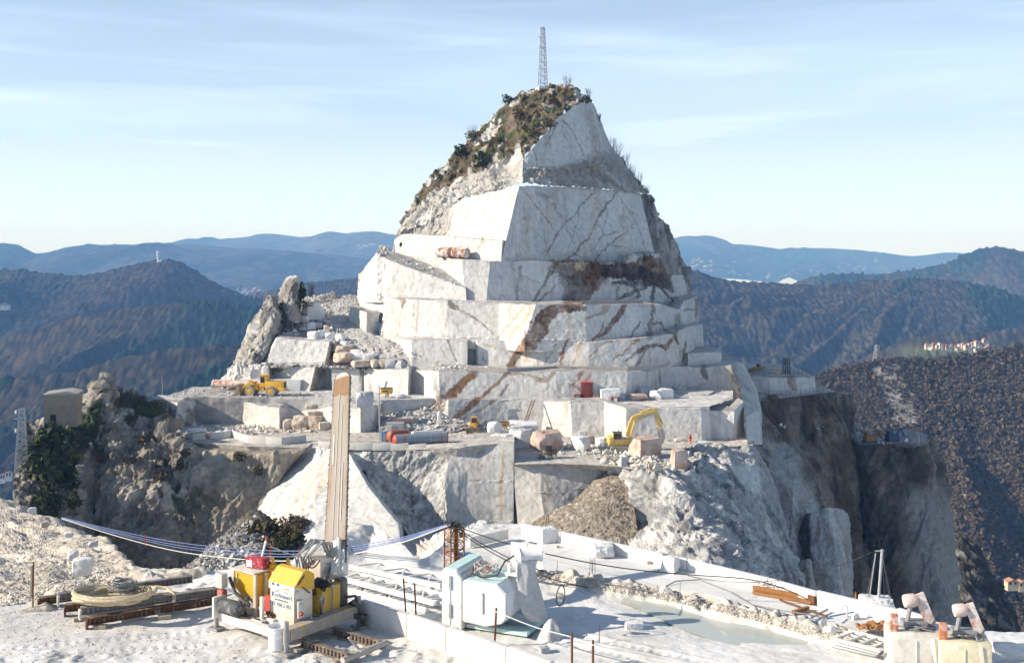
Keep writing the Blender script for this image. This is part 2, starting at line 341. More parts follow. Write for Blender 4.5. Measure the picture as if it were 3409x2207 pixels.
# ------------------------------------------------------------------ the quarried mountain
WHITE = np.array([0.665, 0.645, 0.61]); GREYM = np.array([0.505, 0.495, 0.48]); CREAM = np.array([0.64, 0.575, 0.475]); GRAV = np.array([0.45, 0.43, 0.405]); WEATH = np.array([0.43, 0.405, 0.36]); DARKR = np.array([0.17, 0.16, 0.15]); BROWN = (0.15, 0.078, 0.036); DBROWN = (0.06, 0.042, 0.03); OCHRE = (0.50, 0.33, 0.16); VEIN = (0.21, 0.135, 0.08); GREYV = (0.36, 0.36, 0.37)
GRASS = np.array([0.125, 0.095, 0.045]); GREEN = np.array([0.045, 0.065, 0.022])
def c_cut(Q, U, Vv, N):
    "sawn marble: pale, with soft grey clouds and fine slanting veins"
    n = fbm(Q*0.09, 4, 41); s = np.stack([Q[..., 0]*0.9+Q[..., 2]*0.55, Q[..., 1]*0.4, Q[..., 2]*0.12-Q[..., 0]*0.1], -1)
    vn = 1-np.abs(fbm(s*0.33, 4, 43)); vn2 = 1-np.abs(fbm(s*0.9+3, 3, 44))
    dr = fbm(np.stack([Q[..., 0]*1.1, Q[..., 1]*1.1, Q[..., 2]*0.05], -1), 3, 46)
    c = mixc(WHITE+np.zeros(Q.shape), GREYM, sstep(0.1, 0.9, n)*0.55)
    c = mixc(c, CREAM*0.95, sstep(0.15, 0.7, fbm(Q*0.06+9, 3, 47))*0.4)
    c = mixc(c, np.array([0.36, 0.32, 0.27]), sstep(0.955, 0.995, vn)*0.45)
    c = mixc(c, np.array([0.45, 0.40, 0.34]), sstep(0.965, 0.995, vn2)*0.35)
    c = mixc(c, np.array([0.50, 0.46, 0.41]), sstep(0.35, 0.8, dr)*0.4)
    sid = np.floor(U+1e-6); tone = _h(sid, np.floor(Vv*0+7), np.floor(Q[..., 1]*0), 71)
    c = c*(0.94+0.09*tone)[..., None]
    fine = fbm(np.stack([Q[..., 0]*2.6, Q[..., 1]*2.6, Q[..., 2]*0.10], -1), 3, 56); c = c*(1-0.16*sstep(0.1, 0.8, fine))[..., None]
    crk = np.abs(fbm(np.stack([Q[..., 0]*0.16+Q[..., 2]*0.07, Q[..., 1]*0.1, Q[..., 2]*0.05], -1)+2.7, 3, 58)); c = mixc(c, np.array([0.25, 0.225, 0.20]), (1-sstep(0.0, 0.012, crk))*0.7*sstep(-0.2, 0.3, fbm(Q*0.12, 2, 59)))
    seep = fbm(np.stack([Q[..., 0]*0.45, Q[..., 1]*0.45, Q[..., 2]*0.03], -1), 4, 60)*sstep(1.9, 1.05, Vv); c = mixc(c, np.array([0.42, 0.385, 0.34]), sstep(0.22, 0.6, seep)*0.5)
    flat = sstep(0.55, 0.85, N[..., 2])
    g = GRAV*(0.95+0.35*fbm(Q*0.6, 3, 48)[..., None])
    return mixc(c, mixc(g, WHITE*0.92, sstep(0.0, 0.5, fbm(Q*0.12, 3, 49))*0.6), flat)
def c_rough(Q, U, Vv, N):
    n = fbm(Q*0.22, 5, 51); m = fbm(np.stack([Q[..., 0]*0.7, Q[..., 1]*0.7, Q[..., 2]*0.15], -1), 4, 52)
    c = mixc(WEATH+np.zeros(Q.shape), WHITE*0.86, sstep(-0.1, 0.55, n))
    c = mixc(c, np.array([0.27, 0.25, 0.235]), sstep(0.15, 0.65, m)*0.65)
    return mixc(c, CREAM*0.85, sstep(0.2, 0.7, fbm(Q*0.1+4, 3, 53))*0.4)
def d_cut(amp=0.10):
    def f(Q, U, Vv):
        e = np.abs(Vv-np.round(Vv)) < 0.03
        return fbm(Q*0.25, 3, 61)*amp+fbm(Q*1.3, 2, 62)*amp*0.4+np.where(e, fbm(Q*0.8, 2, 63)*0.15, 0)
    return f
def d_rough(amp, sc, seed=70, rid=0.6):
    def f(Q, U, Vv):
        s = np.stack([Q[..., 0], Q[..., 1], Q[..., 2]*0.55], -1)
        return amp*(facets(s*sc, seed)*0.75+0.45*facets(s*sc*2.3, seed+9)+rid*ridged(s*sc*0.55, 4, seed+20)*0.6)
    return f
def lerp_fn(fa, fb, w): return lambda Q, U, Vv: (lambda t: fa(Q, U, Vv)*(1-t)+fb(Q, U, Vv)*t)(w(Q, U, Vv))
def Yz(yb, z): return dep(yb, z)
STEP = 3.0
MT = Joined()
ST = []       # stains in photograph pixels: (points, widths, colour, strength)
def far(rows, k): return [[(x, y, Y*k) for x, y, Y in r] for r in rows]
def farc(cols, k): return [c[:4]+(c[4]*k,)+c[5:] for c in cols]
def tier(cols, cap=14, lean=1.6, z=None, disp=None, colf=None, skirt=1.5, step=STEP, rise=0.2):
    "a quarry bench: wall from a polyline at its foot to one at its lip, and the bench floor behind the lip"
    below, bot, top, back = [], [], [], []
    for c in cols:
        xt, yt, xb, yb = c[:4]; Yb = c[4] if len(c) > 4 and c[4] else Yz(yb, z); ln = c[5] if len(c) > 5 else lean
        Yt = Yb+ln
        bx, by, bz = P(xb, yb, Yb); below.append((CX+F*bx/Yb, HY-F*(bz-skirt)/Yb, Yb))
        bot.append((xb, yb, Yb)); top.append((xt, yt, Yt))
        tx, ty, tz = P(xt, yt, Yt); Yk = Yt+cap
        back.append((CX+F*tx/Yk, HY-F*(tz+rise)/Yk, Yk))
    return net(MT, [back, top, bot, below], step, disp or d_cut(), colf or c_cut, stains=ST)
z0, z0L, z1, z2, z3 = -36.65, -35.4, -30.1, -24.6, -18.65
def stain(pts, w, col=BROWN, k=0.9): ST.append((pts, w, col, k))
def veins():
    # F: the big shaded face
    stain([(1980, 634), (1935, 690), (1890, 735), (1845, 800), (1820, 850)], [2.5, 3.1, 3.7, 2.5], VEIN, .8)
    stain([(2050, 640), (2005, 700), (1985, 740), (1960, 790), (1920, 840), (1885, 865)], [3.1, 4.3, 3.7, 3.1], VEIN, .85)
    stain([(1750, 640), (1790, 690), (1830, 740), (1845, 765)], [2.5, 3.1, 1.9], VEIN, .6)
    stain([(1800, 640), (1850, 690), (1875, 740), (1905, 800), (1925, 830)], [8.0, 9.6, 3.1, 1.9], (0.42, .39, .36), .6)
    stain([(1750, 700), (1755, 760), (1760, 820)], [2.5, 5.0, 3.1], (0.40, .36, .31), .6)
    stain([(2095, 770), (2050, 800), (2010, 830), (1985, 868)], [3.7, 3.1, 2.5], VEIN, .8)
    stain([(2060, 775), (2000, 790), (1975, 830)], [1.9, 1.9], VEIN, .7)
    stain([(2075, 690), (2070, 730), (2078, 760)], [3.1, 9.6, 5.0], (0.40, .36, .32), .5)
    stain([(2035, 820), (2085, 824)], [1.6], (0.1, .09, .08), .8)
    stain([(1880, 730), (1905, 790), (1930, 820)], [1.2, 1.2], (0.28, .25, .22), .7)
    stain([(1610, 790), (1595, 815), (1587, 830)], [3.1, 1.9, 1.2], VEIN, .8)
    stain([(1560, 700), (1530, 770)], [1.9], (0.5, .42, .33), .6); stain([(1640, 760), (1610, 800)], [1.9], (0.5, .42, .33), .6)
    for x in (1430, 1475, 1520, 1560): stain([(x+35, 720), (x, 840)], [1.9, 1.2], (0.5, .44, .38), .55)
    for q in (((1760, 660), (1745, 850)), ((1990, 660), (1960, 860)), ((2090, 700), (2075, 860)), ((1850, 640), (1830, 760))): stain(list(q), [14, 22], (.56, .46, .34), .35)
    # peak face
    stain([(1800, 480), (1790, 550)], [20, 26], (.5, .43, .34), .35); stain([(1960, 380), (1990, 500)], [12, 16], (.42, .33, .24), .5)
    stain([(1870, 395), (1900, 430), (1920, 470), (1945, 520)], [1.9, 2.5, 1.9], (0.16, .14, .12), .75)
    stain([(1855, 410), (1835, 460), (1810, 500)], [3.1, 3.7, 1.9], (0.2, .18, .16), .6)
    stain([(1775, 500), (1790, 550)], [2.5, 2.5], (0.2, .18, .16), .6)
    stain([(1740, 585), (1850, 575), (1960, 560), (2030, 560)], [16.0, 20.8, 24.0, 20.8], (0.33, .27, .20), .55)
    stain([(1950, 545), (2010, 590), (2080, 640)], [11.2, 12.8, 8.0], (0.25, .2, .15), .6)
    for a_, b_ in (((1960, 690), (1935, 640)), ((1985, 740), (2010, 790)), ((1845, 800), (1800, 850)), ((1890, 735), (1920, 760)), ((1930, 700), (1880, 860)), ((2020, 660), (1990, 850)), ((1830, 640), (1800, 740)), ((2060, 650), (2110, 760)), ((2100, 700), (2150, 860)), ((1770, 760), (1830, 860)), ((1900, 840), (1960, 868))): stain([a_, ((a_[0]+b_[0])/2+9, (a_[1]+b_[1])/2-6), b_], [2.2, 1.6], (.27, .22, .17), .6)
    # E: dark rock below the overhang
    stain([(1860, 890), (1930, 910), (2000, 895), (2080, 905), (2180, 890), (2210, 940)], [26, 46, 22, 30, 45, 30], BROWN, .95)
    stain([(1960, 900), (1990, 900)], [24, 30], DBROWN, .8)
    stain([(1985, 905), (1930, 970), (1890, 1000)], [40, 44, 16], (0.17, .085, .04), .95); stain([(2150, 870), (2190, 900), (2205, 930)], [18, 26, 16], (.20, .10, .045), .85)
    stain([(2020, 900), (2120, 915), (2190, 930), (2230, 960)], [26, 30, 26, 14], DBROWN, .9)
    stain([(1880, 915), (1915, 950), (1880, 1000)], [28, 34, 12], (0.2, .18, .16), .75)
    stain([(1930, 890), (1940, 870)], [16, 12], (0.55, .42, .26), .7)
    stain([(1845, 875), (1820, 930), (1790, 980), (1775, 1005)], [14, 6, 5, 3], VEIN, .8)
    stain([(1850, 945), (1815, 990), (1790, 1005)], [5, 4, 3], VEIN, .75)
    stain([(2040, 945), (2110, 950), (2190, 948)], [5, 9, 5], (0.05, .045, .045), .85)
    stain([(2150, 960), (2080, 985), (2050, 1003)], [7, 8, 4], DBROWN, .85)
    stain([(2110, 965), (2130, 985), (2095, 1005)], [9, 7, 3], DBROWN, .85)
    stain([(2175, 960), (2170, 1000)], [7, 5], DBROWN, .85); stain([(2200, 965), (2240, 1005)], [6, 5], DBROWN, .85); stain([(2060, 965), (2050, 1000)], [6, 4], (0.3, .24, .18), .8)
    stain([(1412, 885), (1400, 940), (1385, 985)], [3], (0.4, .35, .3), .6); stain([(1330, 880), (1290, 970)], [4], (0.42, .37, .32), .6)
    for x in (1345, 1365, 1440, 1470): stain([(x+18, 900), (x, 975)], [2.5], (0.45, .4, .35), .5)
    stain([(1700, 880), (1735, 920), (1795, 945)], [2, 2], (0.25, .24, .23), .6)
    stain([(1735, 890), (1725, 950), (1722, 1000)], [7, 5, 6], (0.3, .26, .22), .65)
    # D
    stain([(1940, 1025), (1850, 1030), (1815, 1055), (1795, 1090), (1765, 1140)], [12, 20, 24, 32, 30], (0.155, .085, .05), .97)
    stain([(2080, 1018), (2050, 1070), (2010, 1105), (1975, 1130)], [10, 11, 9, 5], (0.2, .1, .06), .92)
    stain([(2010, 1070), (1985, 1120), (1970, 1132)], [3, 4, 3], VEIN, .8)
    stain([(2020, 1020), (2015, 1040), (1950, 1060)], [16, 6, 4], (0.33, .22, .13), .7)
    stain([(2172, 1010), (2170, 1060), (2165, 1115)], [7, 6, 12], (0.14, .12, .11), .8)
    stain([(2172, 1080), (2200, 1075), (2220, 1105), (2250, 1115)], [4, 5, 4], VEIN, .8)
    stain([(2130, 1075), (2095, 1125)], [5, 3], VEIN, .8); stain([(2255, 1050), (2250, 1110)], [6, 5], (0.3, .22, .15), .8)
    stain([(1880, 1040), (1900, 1090), (1895, 1130)], [10, 16, 10], (0.55, .42, .25), .45)
    for (a, b) in ((1300, 1275), (1340, 1325), (1378, 1372), (1395, 1385), (1492, 1482)): stain([(a, 1010), (b, 1115)], [3, 6], (0.36, .34, .31), .65)
    stain([(1345, 1000), (1335, 1025)], [9, 5], (0.2, .14, .09), .85); stain([(1500, 1005), (1512, 1020)], [10, 12], (0.12, .1, .08), .85)
    stain([(1512, 1022), (1560, 1040), (1600, 1075), (1640, 1115)], [4, 4, 3, 2], (0.28, .22, .16), .85)
    stain([(1740, 1020), (1700, 1080), (1660, 1125)], [3, 3], OCHRE, .6); stain([(1765, 1020), (1730, 1090), (1700, 1125)], [5, 4], OCHRE, .55)
    # C
    stain([(1745, 1150), (1715, 1190), (1700, 1220)], [12, 14, 14], (0.21, .11, .055), .9); stain([(1760, 1160), (1740, 1200)], [8, 6], OCHRE, .8)
    stain([(1890, 1140), (1868, 1180), (1860, 1220)], [6, 7, 4], (0.26, .13, .06), .9)
    stain([(1935, 1142), (1920, 1180), (1900, 1215)], [4, 4], OCHRE, .7); stain([(1850, 1150), (1815, 1205)], [3, 4], VEIN, .7)
    stain([(2035, 1135), (1990, 1160), (1960, 1190)], [5, 4, 3], (0.3, .19, .1), .8); stain([(2120, 1135), (2080, 1165), (2040, 1195)], [6, 4, 3], (0.28, .17, .09), .85)
    stain([(2240, 1120), (2215, 1160), (2190, 1150), (2160, 1145), (2110, 1180), (2080, 1200)], [6, 8, 7, 8, 4, 3], (0.17, .11, .07), .9)
    stain([(2245, 1120), (2255, 1145)], [5, 6], (0.17, .11, .07), .9); stain([(2280, 1140), (2275, 1195)], [7, 8], (0.24, .15, .09), .85)
    stain([(1490, 1135), (1500, 1170), (1515, 1200)], [5, 3, 3], (0.2, .14, .09), .8); stain([(1410, 1135), (1405, 1185)], [2], (0.25, .24, .23), .7)
    stain([(1600, 1140), (1640, 1150), (1650, 1160)], [3, 3], OCHRE, .7); stain([(1600, 1170), (1615, 1215)], [2.5], VEIN, .6)
    stain([(2150, 1160), (2120, 1215)], [5, 4], VEIN, .7); stain([(2160, 1140), (2162, 1215)], [3], VEIN, .6)
    # B
    stain([(1580, 1240), (1545, 1275), (1510, 1310), (1490, 1325)], [14, 15, 16, 10], (0.225, .115, .055), .97)
    stain([(1690, 1245), (1650, 1280), (1610, 1310), (1590, 1325)], [7, 8, 7, 5], (0.27, .15, .075), .9)
    stain([(1700, 1250), (1740, 1245)], [5], (0.3, .18, .1), .8); stain([(1690, 1285), (1665, 1320)], [4], VEIN, .8)
    stain([(1760, 1250), (1790, 1265), (1830, 1262), (1850, 1240)], [5, 10, 6, 6], (0.33, .22, .12), .8); stain([(1940, 1240), (1930, 1262), (1900, 1290)], [7, 5, 3], (0.3, .19, .11), .8)
    stain([(1965, 1240), (1950, 1262)], [5], (0.3, .2, .12), .7); stain([(1865, 1270), (1860, 1320)], [5, 4], (0.48, .38, .26), .6)
    stain([(1828, 1275), (1826, 1325)], [2.5], (0.25, .23, .21), .6); stain([(2015, 1250), (2010, 1300)], [3], (0.35, .3, .27), .6); stain([(2192, 1235), (2190, 1290)], [3], (0.3, .25, .2), .7)
    stain([(1465, 1255), (1450, 1300), (1470, 1325)], [12, 16, 10], (0.3, .3, .3), .8); stain([(1475, 1290), (1480, 1310)], [12, 12], (0.25, .25, .26), .7)
    stain([(1208, 1230), (1205, 1300)], [4, 5], (0.15, .14, .13), .85); stain([(1330, 1240), (1325, 1310)], [2.5], (0.5, .42, .32), .6); stain([(1170, 1228), (1172, 1290)], [2], (0.5, .45, .38), .6)
    # A
    stain([(1585, 1330), (1555, 1360), (1510, 1390)], [11, 9, 8], (0.24, .13, .065), .92); stain([(1650, 1332), (1580, 1370)], [4, 3], VEIN, .75)
    stain([(1470, 1335), (1450, 1370)], [22, 20], (0.14, .095, .06), .9); stain([(1775, 1345), (1785, 1405)], [4, 5], (0.3, .26, .22), .7)
    stain([(1940, 1340), (1930, 1420)], [2], (0.25, .24, .22), .6); stain([(1795, 1410), (1930, 1412)], [2], (0.3, .3, .29), .6)
    stain([(690, 1335), (660, 1370), (630, 1410)], [18, 22, 14], (0.24, .2, .16), .75); stain([(630, 1360), (625, 1400)], [9, 8], (0.34, .2, .1), .7)
    stain([(720, 1335), (735, 1410)], [4, 5], (0.4, .36, .32), .6); stain([(1262, 1365), (1250, 1410)], [10, 14], (0.3, .2, .13), .7)
    stain([(945, 1220), (900, 1250), (910, 1225)], [10, 14], (0.28, .19, .12), .75); stain([(1065, 1225), (1050, 1285)], [14, 14], (0.3, .22, .13), .75)
    stain([(1020, 1140), (1000, 1200)], [5, 6], (0.45, .38, .3), .7); stain([(1115, 1145), (1100, 1195)], [14, 12], (0.27, .18, .1), .85)
    # right
    stain([(2340, 1225), (2345, 1250)], [10, 12], (0.18, .13, .09), .85); stain([(2440, 1230), (2450, 1265), (2462, 1300)], [6, 8, 4], (0.25, .2, .17), .75)
    stain([(2635, 1262), (2645, 1290)], [14, 10], (0.3, .19, .1), .8)
    stain([(2320, 1000), (2318, 1050)], [5, 8], (0.26, .16, .1), .85); stain([(2275, 1035), (2310, 1030)], [4], (0.2, .15, .1), .7)
veins()
def mountain():
    rough2 = d_rough(0.9, 0.35)
    # lowest bench wall, behind the loading floor, from the left spur to the far right
    A = [(500, 1330, 520, 1440, 236), (528, 1328, 560, 1430, 226), (592, 1338, 580, 1428, 222), (640, 1335, 640, 1420, 227), (694, 1325, 690, 1412, 236), (760, 1332, 770, 1414, 232), (930, 1358, 930, 1418, 222),
         (958, 1352, 962, 1408, 226), (1000, 1368, 1005, 1408, 227), (1095, 1352, 1095, 1425, 222), (1200, 1357, 1200, 1430, 217), (1268, 1345, 1268, 1415, 221)]
    tier(A, 5, 0.8, disp=lerp_fn(d_cut(0.2), d_rough(1.0, 0.3), lambda Q, U, V_: 1-sstep(0.7, 1.3, np.minimum(np.abs(U-0.6)+0.9, np.abs(U-2.6)+0.5))), rise=0.2)
    A2 = [(1440, 1332, 1300, 1425, 228, 2.5), (1492, 1328, 1492, 1400, 224.5), (1690, 1331, 1690, 1415, 226), (1776, 1337, 1780, 1418, 227), (1900, 1338, 1905, 1455), (2012, 1337, 2012, 1456), (2085, 1358, 2085, 1470), (2200, 1360, 2200, 1469), (2335, 1361, 2336, 1466, 214.5), (2362, 1363, 2365, 1465, 216.5),
          (2364, 1366, 2366, 1440, 217.5), (2445, 1368, 2442, 1440, 216.5), (2475, 1336, 2480, 1450, 224)]
    tier(A2, 5, 0.5, z=z0, skirt=3)
    flo = lambda Q, U, V_, N: mixc(GRAV*(0.98+0.35*fbm(Q*0.5, 4, 2)[..., None]), WHITE*1.02, np.clip(sstep(0.9, 1.6, U)*(0.75+0.5*fbm(Q*np.array([.1, .25, 1]), 3, 6)), 0, 1))
    def fz(pts): return [(x, y, Yz(y, z)) for x, y, z in pts]
    def floor(rows, colf, dz=7):
        last = rows[-1]; sk = []
        for x, y, Y in last:
            X, _, Z = P(x, y, Y); sk.append((x, HY-F*(Z-dz)/(Y+0.3), Y+0.3))
        net(MT, rows+[sk], STEP, lambda Q, U, V_: fbm(Q*0.5, 3, 4)*0.12, colf)
    floor([fz([(640, 1288, -30), (900, 1285, -30), (1270, 1290, -30), (1480, 1310, -30.1), (1900, 1325, z1), (2180, 1285, z1), (2440, 1283, z1)]), fz([(545, 1322, -30), (900, 1324, -30), (1268, 1332, -30), (1480, 1326, -30.15), (1900, 1335.5, z1), (2080, 1336, z1), (2440, 1330, z1)])], flo)
    floor([fz([(2010, 1334, z1), (2200, 1334, z1), (2440, 1328, z1)]), fz([(2016, 1338, z1), (2200, 1353, z1), (2362, 1353, z1)])], lambda Q, U, V_, N: flo(Q, U+2, V_, N), 2)
    # ramp of crushed stone up to the loader's bench
    net(MT, [[(1265, 1330, 232), (1330, 1322, 232), (1400, 1318, 232), (1470, 1335, 230)], [(1262, 1395, 224), (1340, 1372, 226), (1420, 1372, 226), (1500, 1388, 224)], [(1262, 1440, 214), (1360, 1440, 214), (1480, 1440, 214), (1620, 1420, 218)]], STEP, d_rough(0.35, 0.6), lambda Q, U, V_, N: GRAV*0.92*(0.9+0.35*fbm(Q*0.9, 3, 2)[..., None]))
    # second wall
    B = [(758, 1236, 700, 1290, 246), (817, 1212, 800, 1300, 243), (895, 1220, 895, 1300, 241), (905, 1222, 915, 1298, 245), (945, 1218, 945, 1298, 243), (1050, 1220, 1030, 1302, 240), (1085, 1222, 1085, 1296, 246), (1098, 1221, 1100, 1296, 246), (1104, 1220, 1106, 1300, 241), (1208, 1227, 1205, 1306, 240), (1213, 1228, 1210, 1306, 240), (1360, 1231, 1357, 1322, 233), (1372, 1231, 1370, 1322, 238), (1397, 1233, 1397, 1325, 236), (1460, 1235, 1466, 1330, 226.5),
         (1690, 1241, 1690, 1331), (1850, 1236, 1850, 1332), (2090, 1239, 2080, 1330), (2190, 1233, 2188, 1298), (2232, 1219, 2235, 1293), (2330, 1222, 2330, 1291), (2435, 1216, 2450, 1293), (2470, 1208, 2480, 1290, 250)]
    tier(B, 16, 1.0, z=z1, disp=lerp_fn(d_cut(), d_rough(0.9, 0.35), lambda Q, U, V_: 1-sstep(1.5, 2.1, U)), skirt=2)
    # slanting slab and the terraces to the right
    net(MT, [[(2430, 1214, 241), (2452, 1208, 244.5), (2470, 1208, 248), (2478, 1216, 260)], [(2466, 1300, 231), (2495, 1290, 236), (2512, 1290, 239), (2522, 1300, 252)], [(2482, 1390, 219), (2510, 1370, 225), (2530, 1370, 228), (2536, 1370, 243)], [(2488, 1480, 211), (2516, 1480, 216), (2532, 1480, 219), (2538, 1480, 238)]], STEP, d_cut(0.15), c_cut, stains=ST)
    tier(farc([(2470, 1250, 2470, 1330, 262), (2485, 1250, 2490, 1312, 258), (2560, 1256, 2565, 1296, 256), (2640, 1257, 2640, 1298, 256), (2702, 1256, 2714, 1299, 258), (2713, 1253, 2716, 1298, 275)], 1.08), 30, 1.0, rise=0.4)
    tier(farc([(2440, 1330, 2440, 1350, 240), (2515, 1322, 2515, 1342, 240), (2562, 1306, 2562, 1328, 246), (2578, 1322, 2580, 1340, 240), (2680, 1312, 2680, 1332, 246), (2780, 1304, 2785, 1322, 254)], 1.125), 26, 0.3)
    tier([(2290, 1176, 2290, 1200, 250), (2400, 1172, 2400, 1195, 252), (2402, 1170, 2403, 1195, 262)], 14, 0.4)
    # third wall
    C = [(1284, 1121, 1290, 1135, 256), (1370, 1131, 1371, 1190, 241), (1460, 1132, 1460, 1202, 240), (1556, 1134, 1556, 1216, 239), (1560, 1134, 1560, 1218, 244), (1577, 1134, 1577, 1218, 244), (1590, 1133, 1590, 1219), (1652, 1132, 1652, 1220), (1735, 1142, 1735, 1221), (1790, 1142, 1786, 1223), (1960, 1138, 1960, 1225), (2120, 1128, 2120, 1223), (2240, 1110, 2232, 1210), (2272, 1096, 2275, 1203), (2284, 1090, 2297, 1203, 252), (2338, 1079, 2342, 1166, 276)]
    tier(C, 16, 1.0, z=z2, skirt=2.5)
    # fourth wall with the stepped block at its left
    tier([(1164, 1024, 1160, 1062, 272), (1166, 1022, 1166, 1058, 268), (1222, 1041, 1220, 1098, 258), (1262, 1044, 1262, 1100, 262)], 8, 0.6)
    D = [(1192, 988, 1194, 1030, 288), (1197, 985, 1197, 1040, 282), (1285, 992, 1285, 1042, 263), (1288, 993, 1262, 1108, 259), (1380, 996, 1380, 1118, 249), (1490, 1002, 1490, 1122, 244), (1660, 1008, 1660, 1127), (1784, 1015, 1746, 1133), (1950, 1016, 1950, 1131), (2140, 1014, 2140, 1123), (2200, 1016, 2200, 1113), (2260, 1031, 2268, 1102), (2278, 1000, 2285, 1096, 268), (2320, 986, 2326, 1062, 292)]
    tier(D, 16, 2.0, z=z3, skirt=2.5)
    # fifth wall: lower panel with the gravel ramp on it, then the wall behind and to the right
    E1 = [(1200, 915, 1192, 990, 292), (1232, 878, 1198, 988, 284), (1252, 843, 1250, 987, 268), (1300, 868, 1290, 988, 263), (1400, 905, 1400, 992, 258), (1500, 940, 1490, 1003, 254), (1550, 958, 1552, 1006, 252)]
    tier(E1, 11, 1.0, disp=lerp_fn(d_cut(), d_rough(0.7, 0.5), lambda Q, U, V_: np.exp(-((U-2.4)/0.35)**2)*0.8+(1-sstep(0.8, 1.1, U))*0.6), rise=2.1)
    E2 = [(1320, 848, 1322, 880, 286), (1380, 857, 1380, 890, 275), (1460, 861, 1462, 940, 268), (1537, 864, 1550, 1000, 253.4), (1632, 870, 1618, 1006, 252), (1800, 871, 1800, 1008, 256), (1960, 877, 1960, 1010, 261), (2080, 879, 2070, 1010, 268), (2110, 850, 2110, 1010, 270), (2195, 845, 2210, 1010, 276), (2224, 917, 2240, 1010, 284), (2286, 914, 2294, 990, 306)]
    tier(E2, 18, 2.2, disp=lerp_fn(d_cut(), d_rough(0.9, 0.45), lambda Q, U, V_: sstep(5.2, 6.2, U)*(1-sstep(8.6, 9.2, U))*(1-sstep(1.45, 1.75, V_)))); 
    # sixth wall: low block left, tall smooth faces either side of the edge
    tier([(1312, 800, 1308, 850, 296), (1340, 779, 1322, 848, 284), (1400, 781, 1385, 856, 275), (1500, 786, 1500, 859, 268), (1600, 796, 1600, 862, 262), (1673, 800, 1669, 864, 258), (1680, 800, 1676, 864, 260)], 7, 1.0)
    fl = d_rough(0.8, 0.4)
    tier([(1340, 772, 1335, 800, 290, .5), (1390, 752, 1385, 800, 286, .8), (1450, 725, 1450, 800, 281, 1.4), (1530, 668, 1510, 800, 274, 3), (1640, 638, 1610, 800, 266.5, 3), (1728, 620, 1704, 800, 260.3, 3)], 6, 3, disp=lerp_fn(d_cut(), fl, lambda Q, U, V_: 1-sstep(2.2, 3.2, U)), colf=lambda Q, U, V_, N: mixc(c_rough(Q, U, V_, N), c_cut(Q, U, V_, N), sstep(2.3, 3.3, U)))
    tier([(1728, 620, 1669, 866, 258, 5.3), (1880, 622, 1850, 872, 268, 5), (2000, 631, 1990, 878, 277, 5), (2095, 638, 2110, 880, 284, 5), (2132, 643, 2190, 900, 288, 6)], 8, 5)
    # rough band and the grassy crown
    r0 = [(1306, 842, 304), (1328, 770, 305), (1385, 658, 305), (1440, 582, 304), (1515, 512, 302), (1600, 428, 298), (1700, 332, 294)]
    rb = [(x+4, y+6, Y+25) for x, y, Y in r0]
    r1 = [(1318, 842, 294), (1350, 775, 293), (1402, 690, 291), (1455, 645, 289), (1545, 622, 285), (1640, 582, 278), (1742, 530, 271)]
    r2 = [(1325, 845, 291), (1340, 776, 289), (1392, 756, 286), (1452, 728, 282.5), (1532, 671, 277), (1642, 641, 270), (1738, 612, 264.5)]
    def c_crown(Q, U, V_, N):
        n = fbm(Q*0.22, 4, 81); k = fbm(Q*0.5, 4, 82); c = c_rough(Q, U, V_, N)
        g = mixc(mixc(GRASS+np.zeros(Q.shape), np.array([0.16, 0.12, 0.085]), sstep(-0.2, 0.5, fbm(Q*0.35, 3, 84))), GREEN, sstep(0.15, 0.5, fbm(Q*0.3+7, 4, 83)))
        m = sstep(-0.25, 0.05, n+0.3*k+0.25-1.1*sstep(1.75, 2.0, V_)*1.0)*(1-sstep(1.85, 2.1, V_+0.25*k))*sstep(0.8, 1.05, V_)*sstep(1.0, 2.0, U+k)
        return mixc(c, g*(0.8+0.5*k[..., None]), m)
    def d_crown(Q, U, V_):
        return (facets(Q*0.28, 5)*0.9+facets(Q*0.7, 6)*0.5+ridged(np.stack([Q[..., 0]*0.3, Q[..., 1]*0.3, Q[..., 2]*0.1], -1), 3, 8)*0.7*sstep(1.6, 2.2, V_))*(1-0.85*sstep(5.3, 6, U)*(V_ > 0.9))
    net(MT, [rb, r0, r1, r2], 3.2, d_crown, c_crown)
    g0 = [(1700, 332, 294), (1760, 306, 292), (1820, 290, 290), (1900, 286, 289), (1964, 339, 287)]
    gb = [(x+5, y+6, Y+22) for x, y, Y in g0]
    g1 = [(1742, 530, 271), (1790, 472, 273.5), (1860, 392, 277), (1920, 352, 282), (1964, 342, 286)]
    net(MT, [gb, g0, g1], 3.2, lambda Q, U, V_: d_crown(Q, U, V_*0+1), lambda Q, U, V_, N: c_crown(Q, U+3, V_*0+1.5, N))
    # shaded face of the peak, and the band of rough stone under it
    k0 = [(1741, 533, 271), (1800, 461, 274), (1860, 391, 277), (1920, 351, 282), (1966, 340, 287), (1975, 345, 305)]
    k1 = [(1740, 558, 269), (1850, 556, 275), (1945, 526, 283), (2000, 503, 288), (2032, 496, 293), (2040, 500, 312)]
    k2 = [(1738, 612, 264.5), (1880, 622, 272), (2000, 632, 281), (2090, 640, 288), (2150, 646, 295), (2156, 650, 315)]
    net(MT, [k0, k1, k2], 3.2, lerp_fn(d_cut(0.2), d_rough(0.8, 0.45), lambda Q, U, V_: sstep(0.9, 1.2, V_+0.15*fbm(Q*0.2, 2, 4))*0.9+0.25*sstep(3.6, 4, U)), lambda Q, U, V_, N: mixc(c_cut(Q, U, V_, N), c_rough(Q, U, V_, N)*0.85, sstep(0.9, 1.15, V_)), stains=ST)
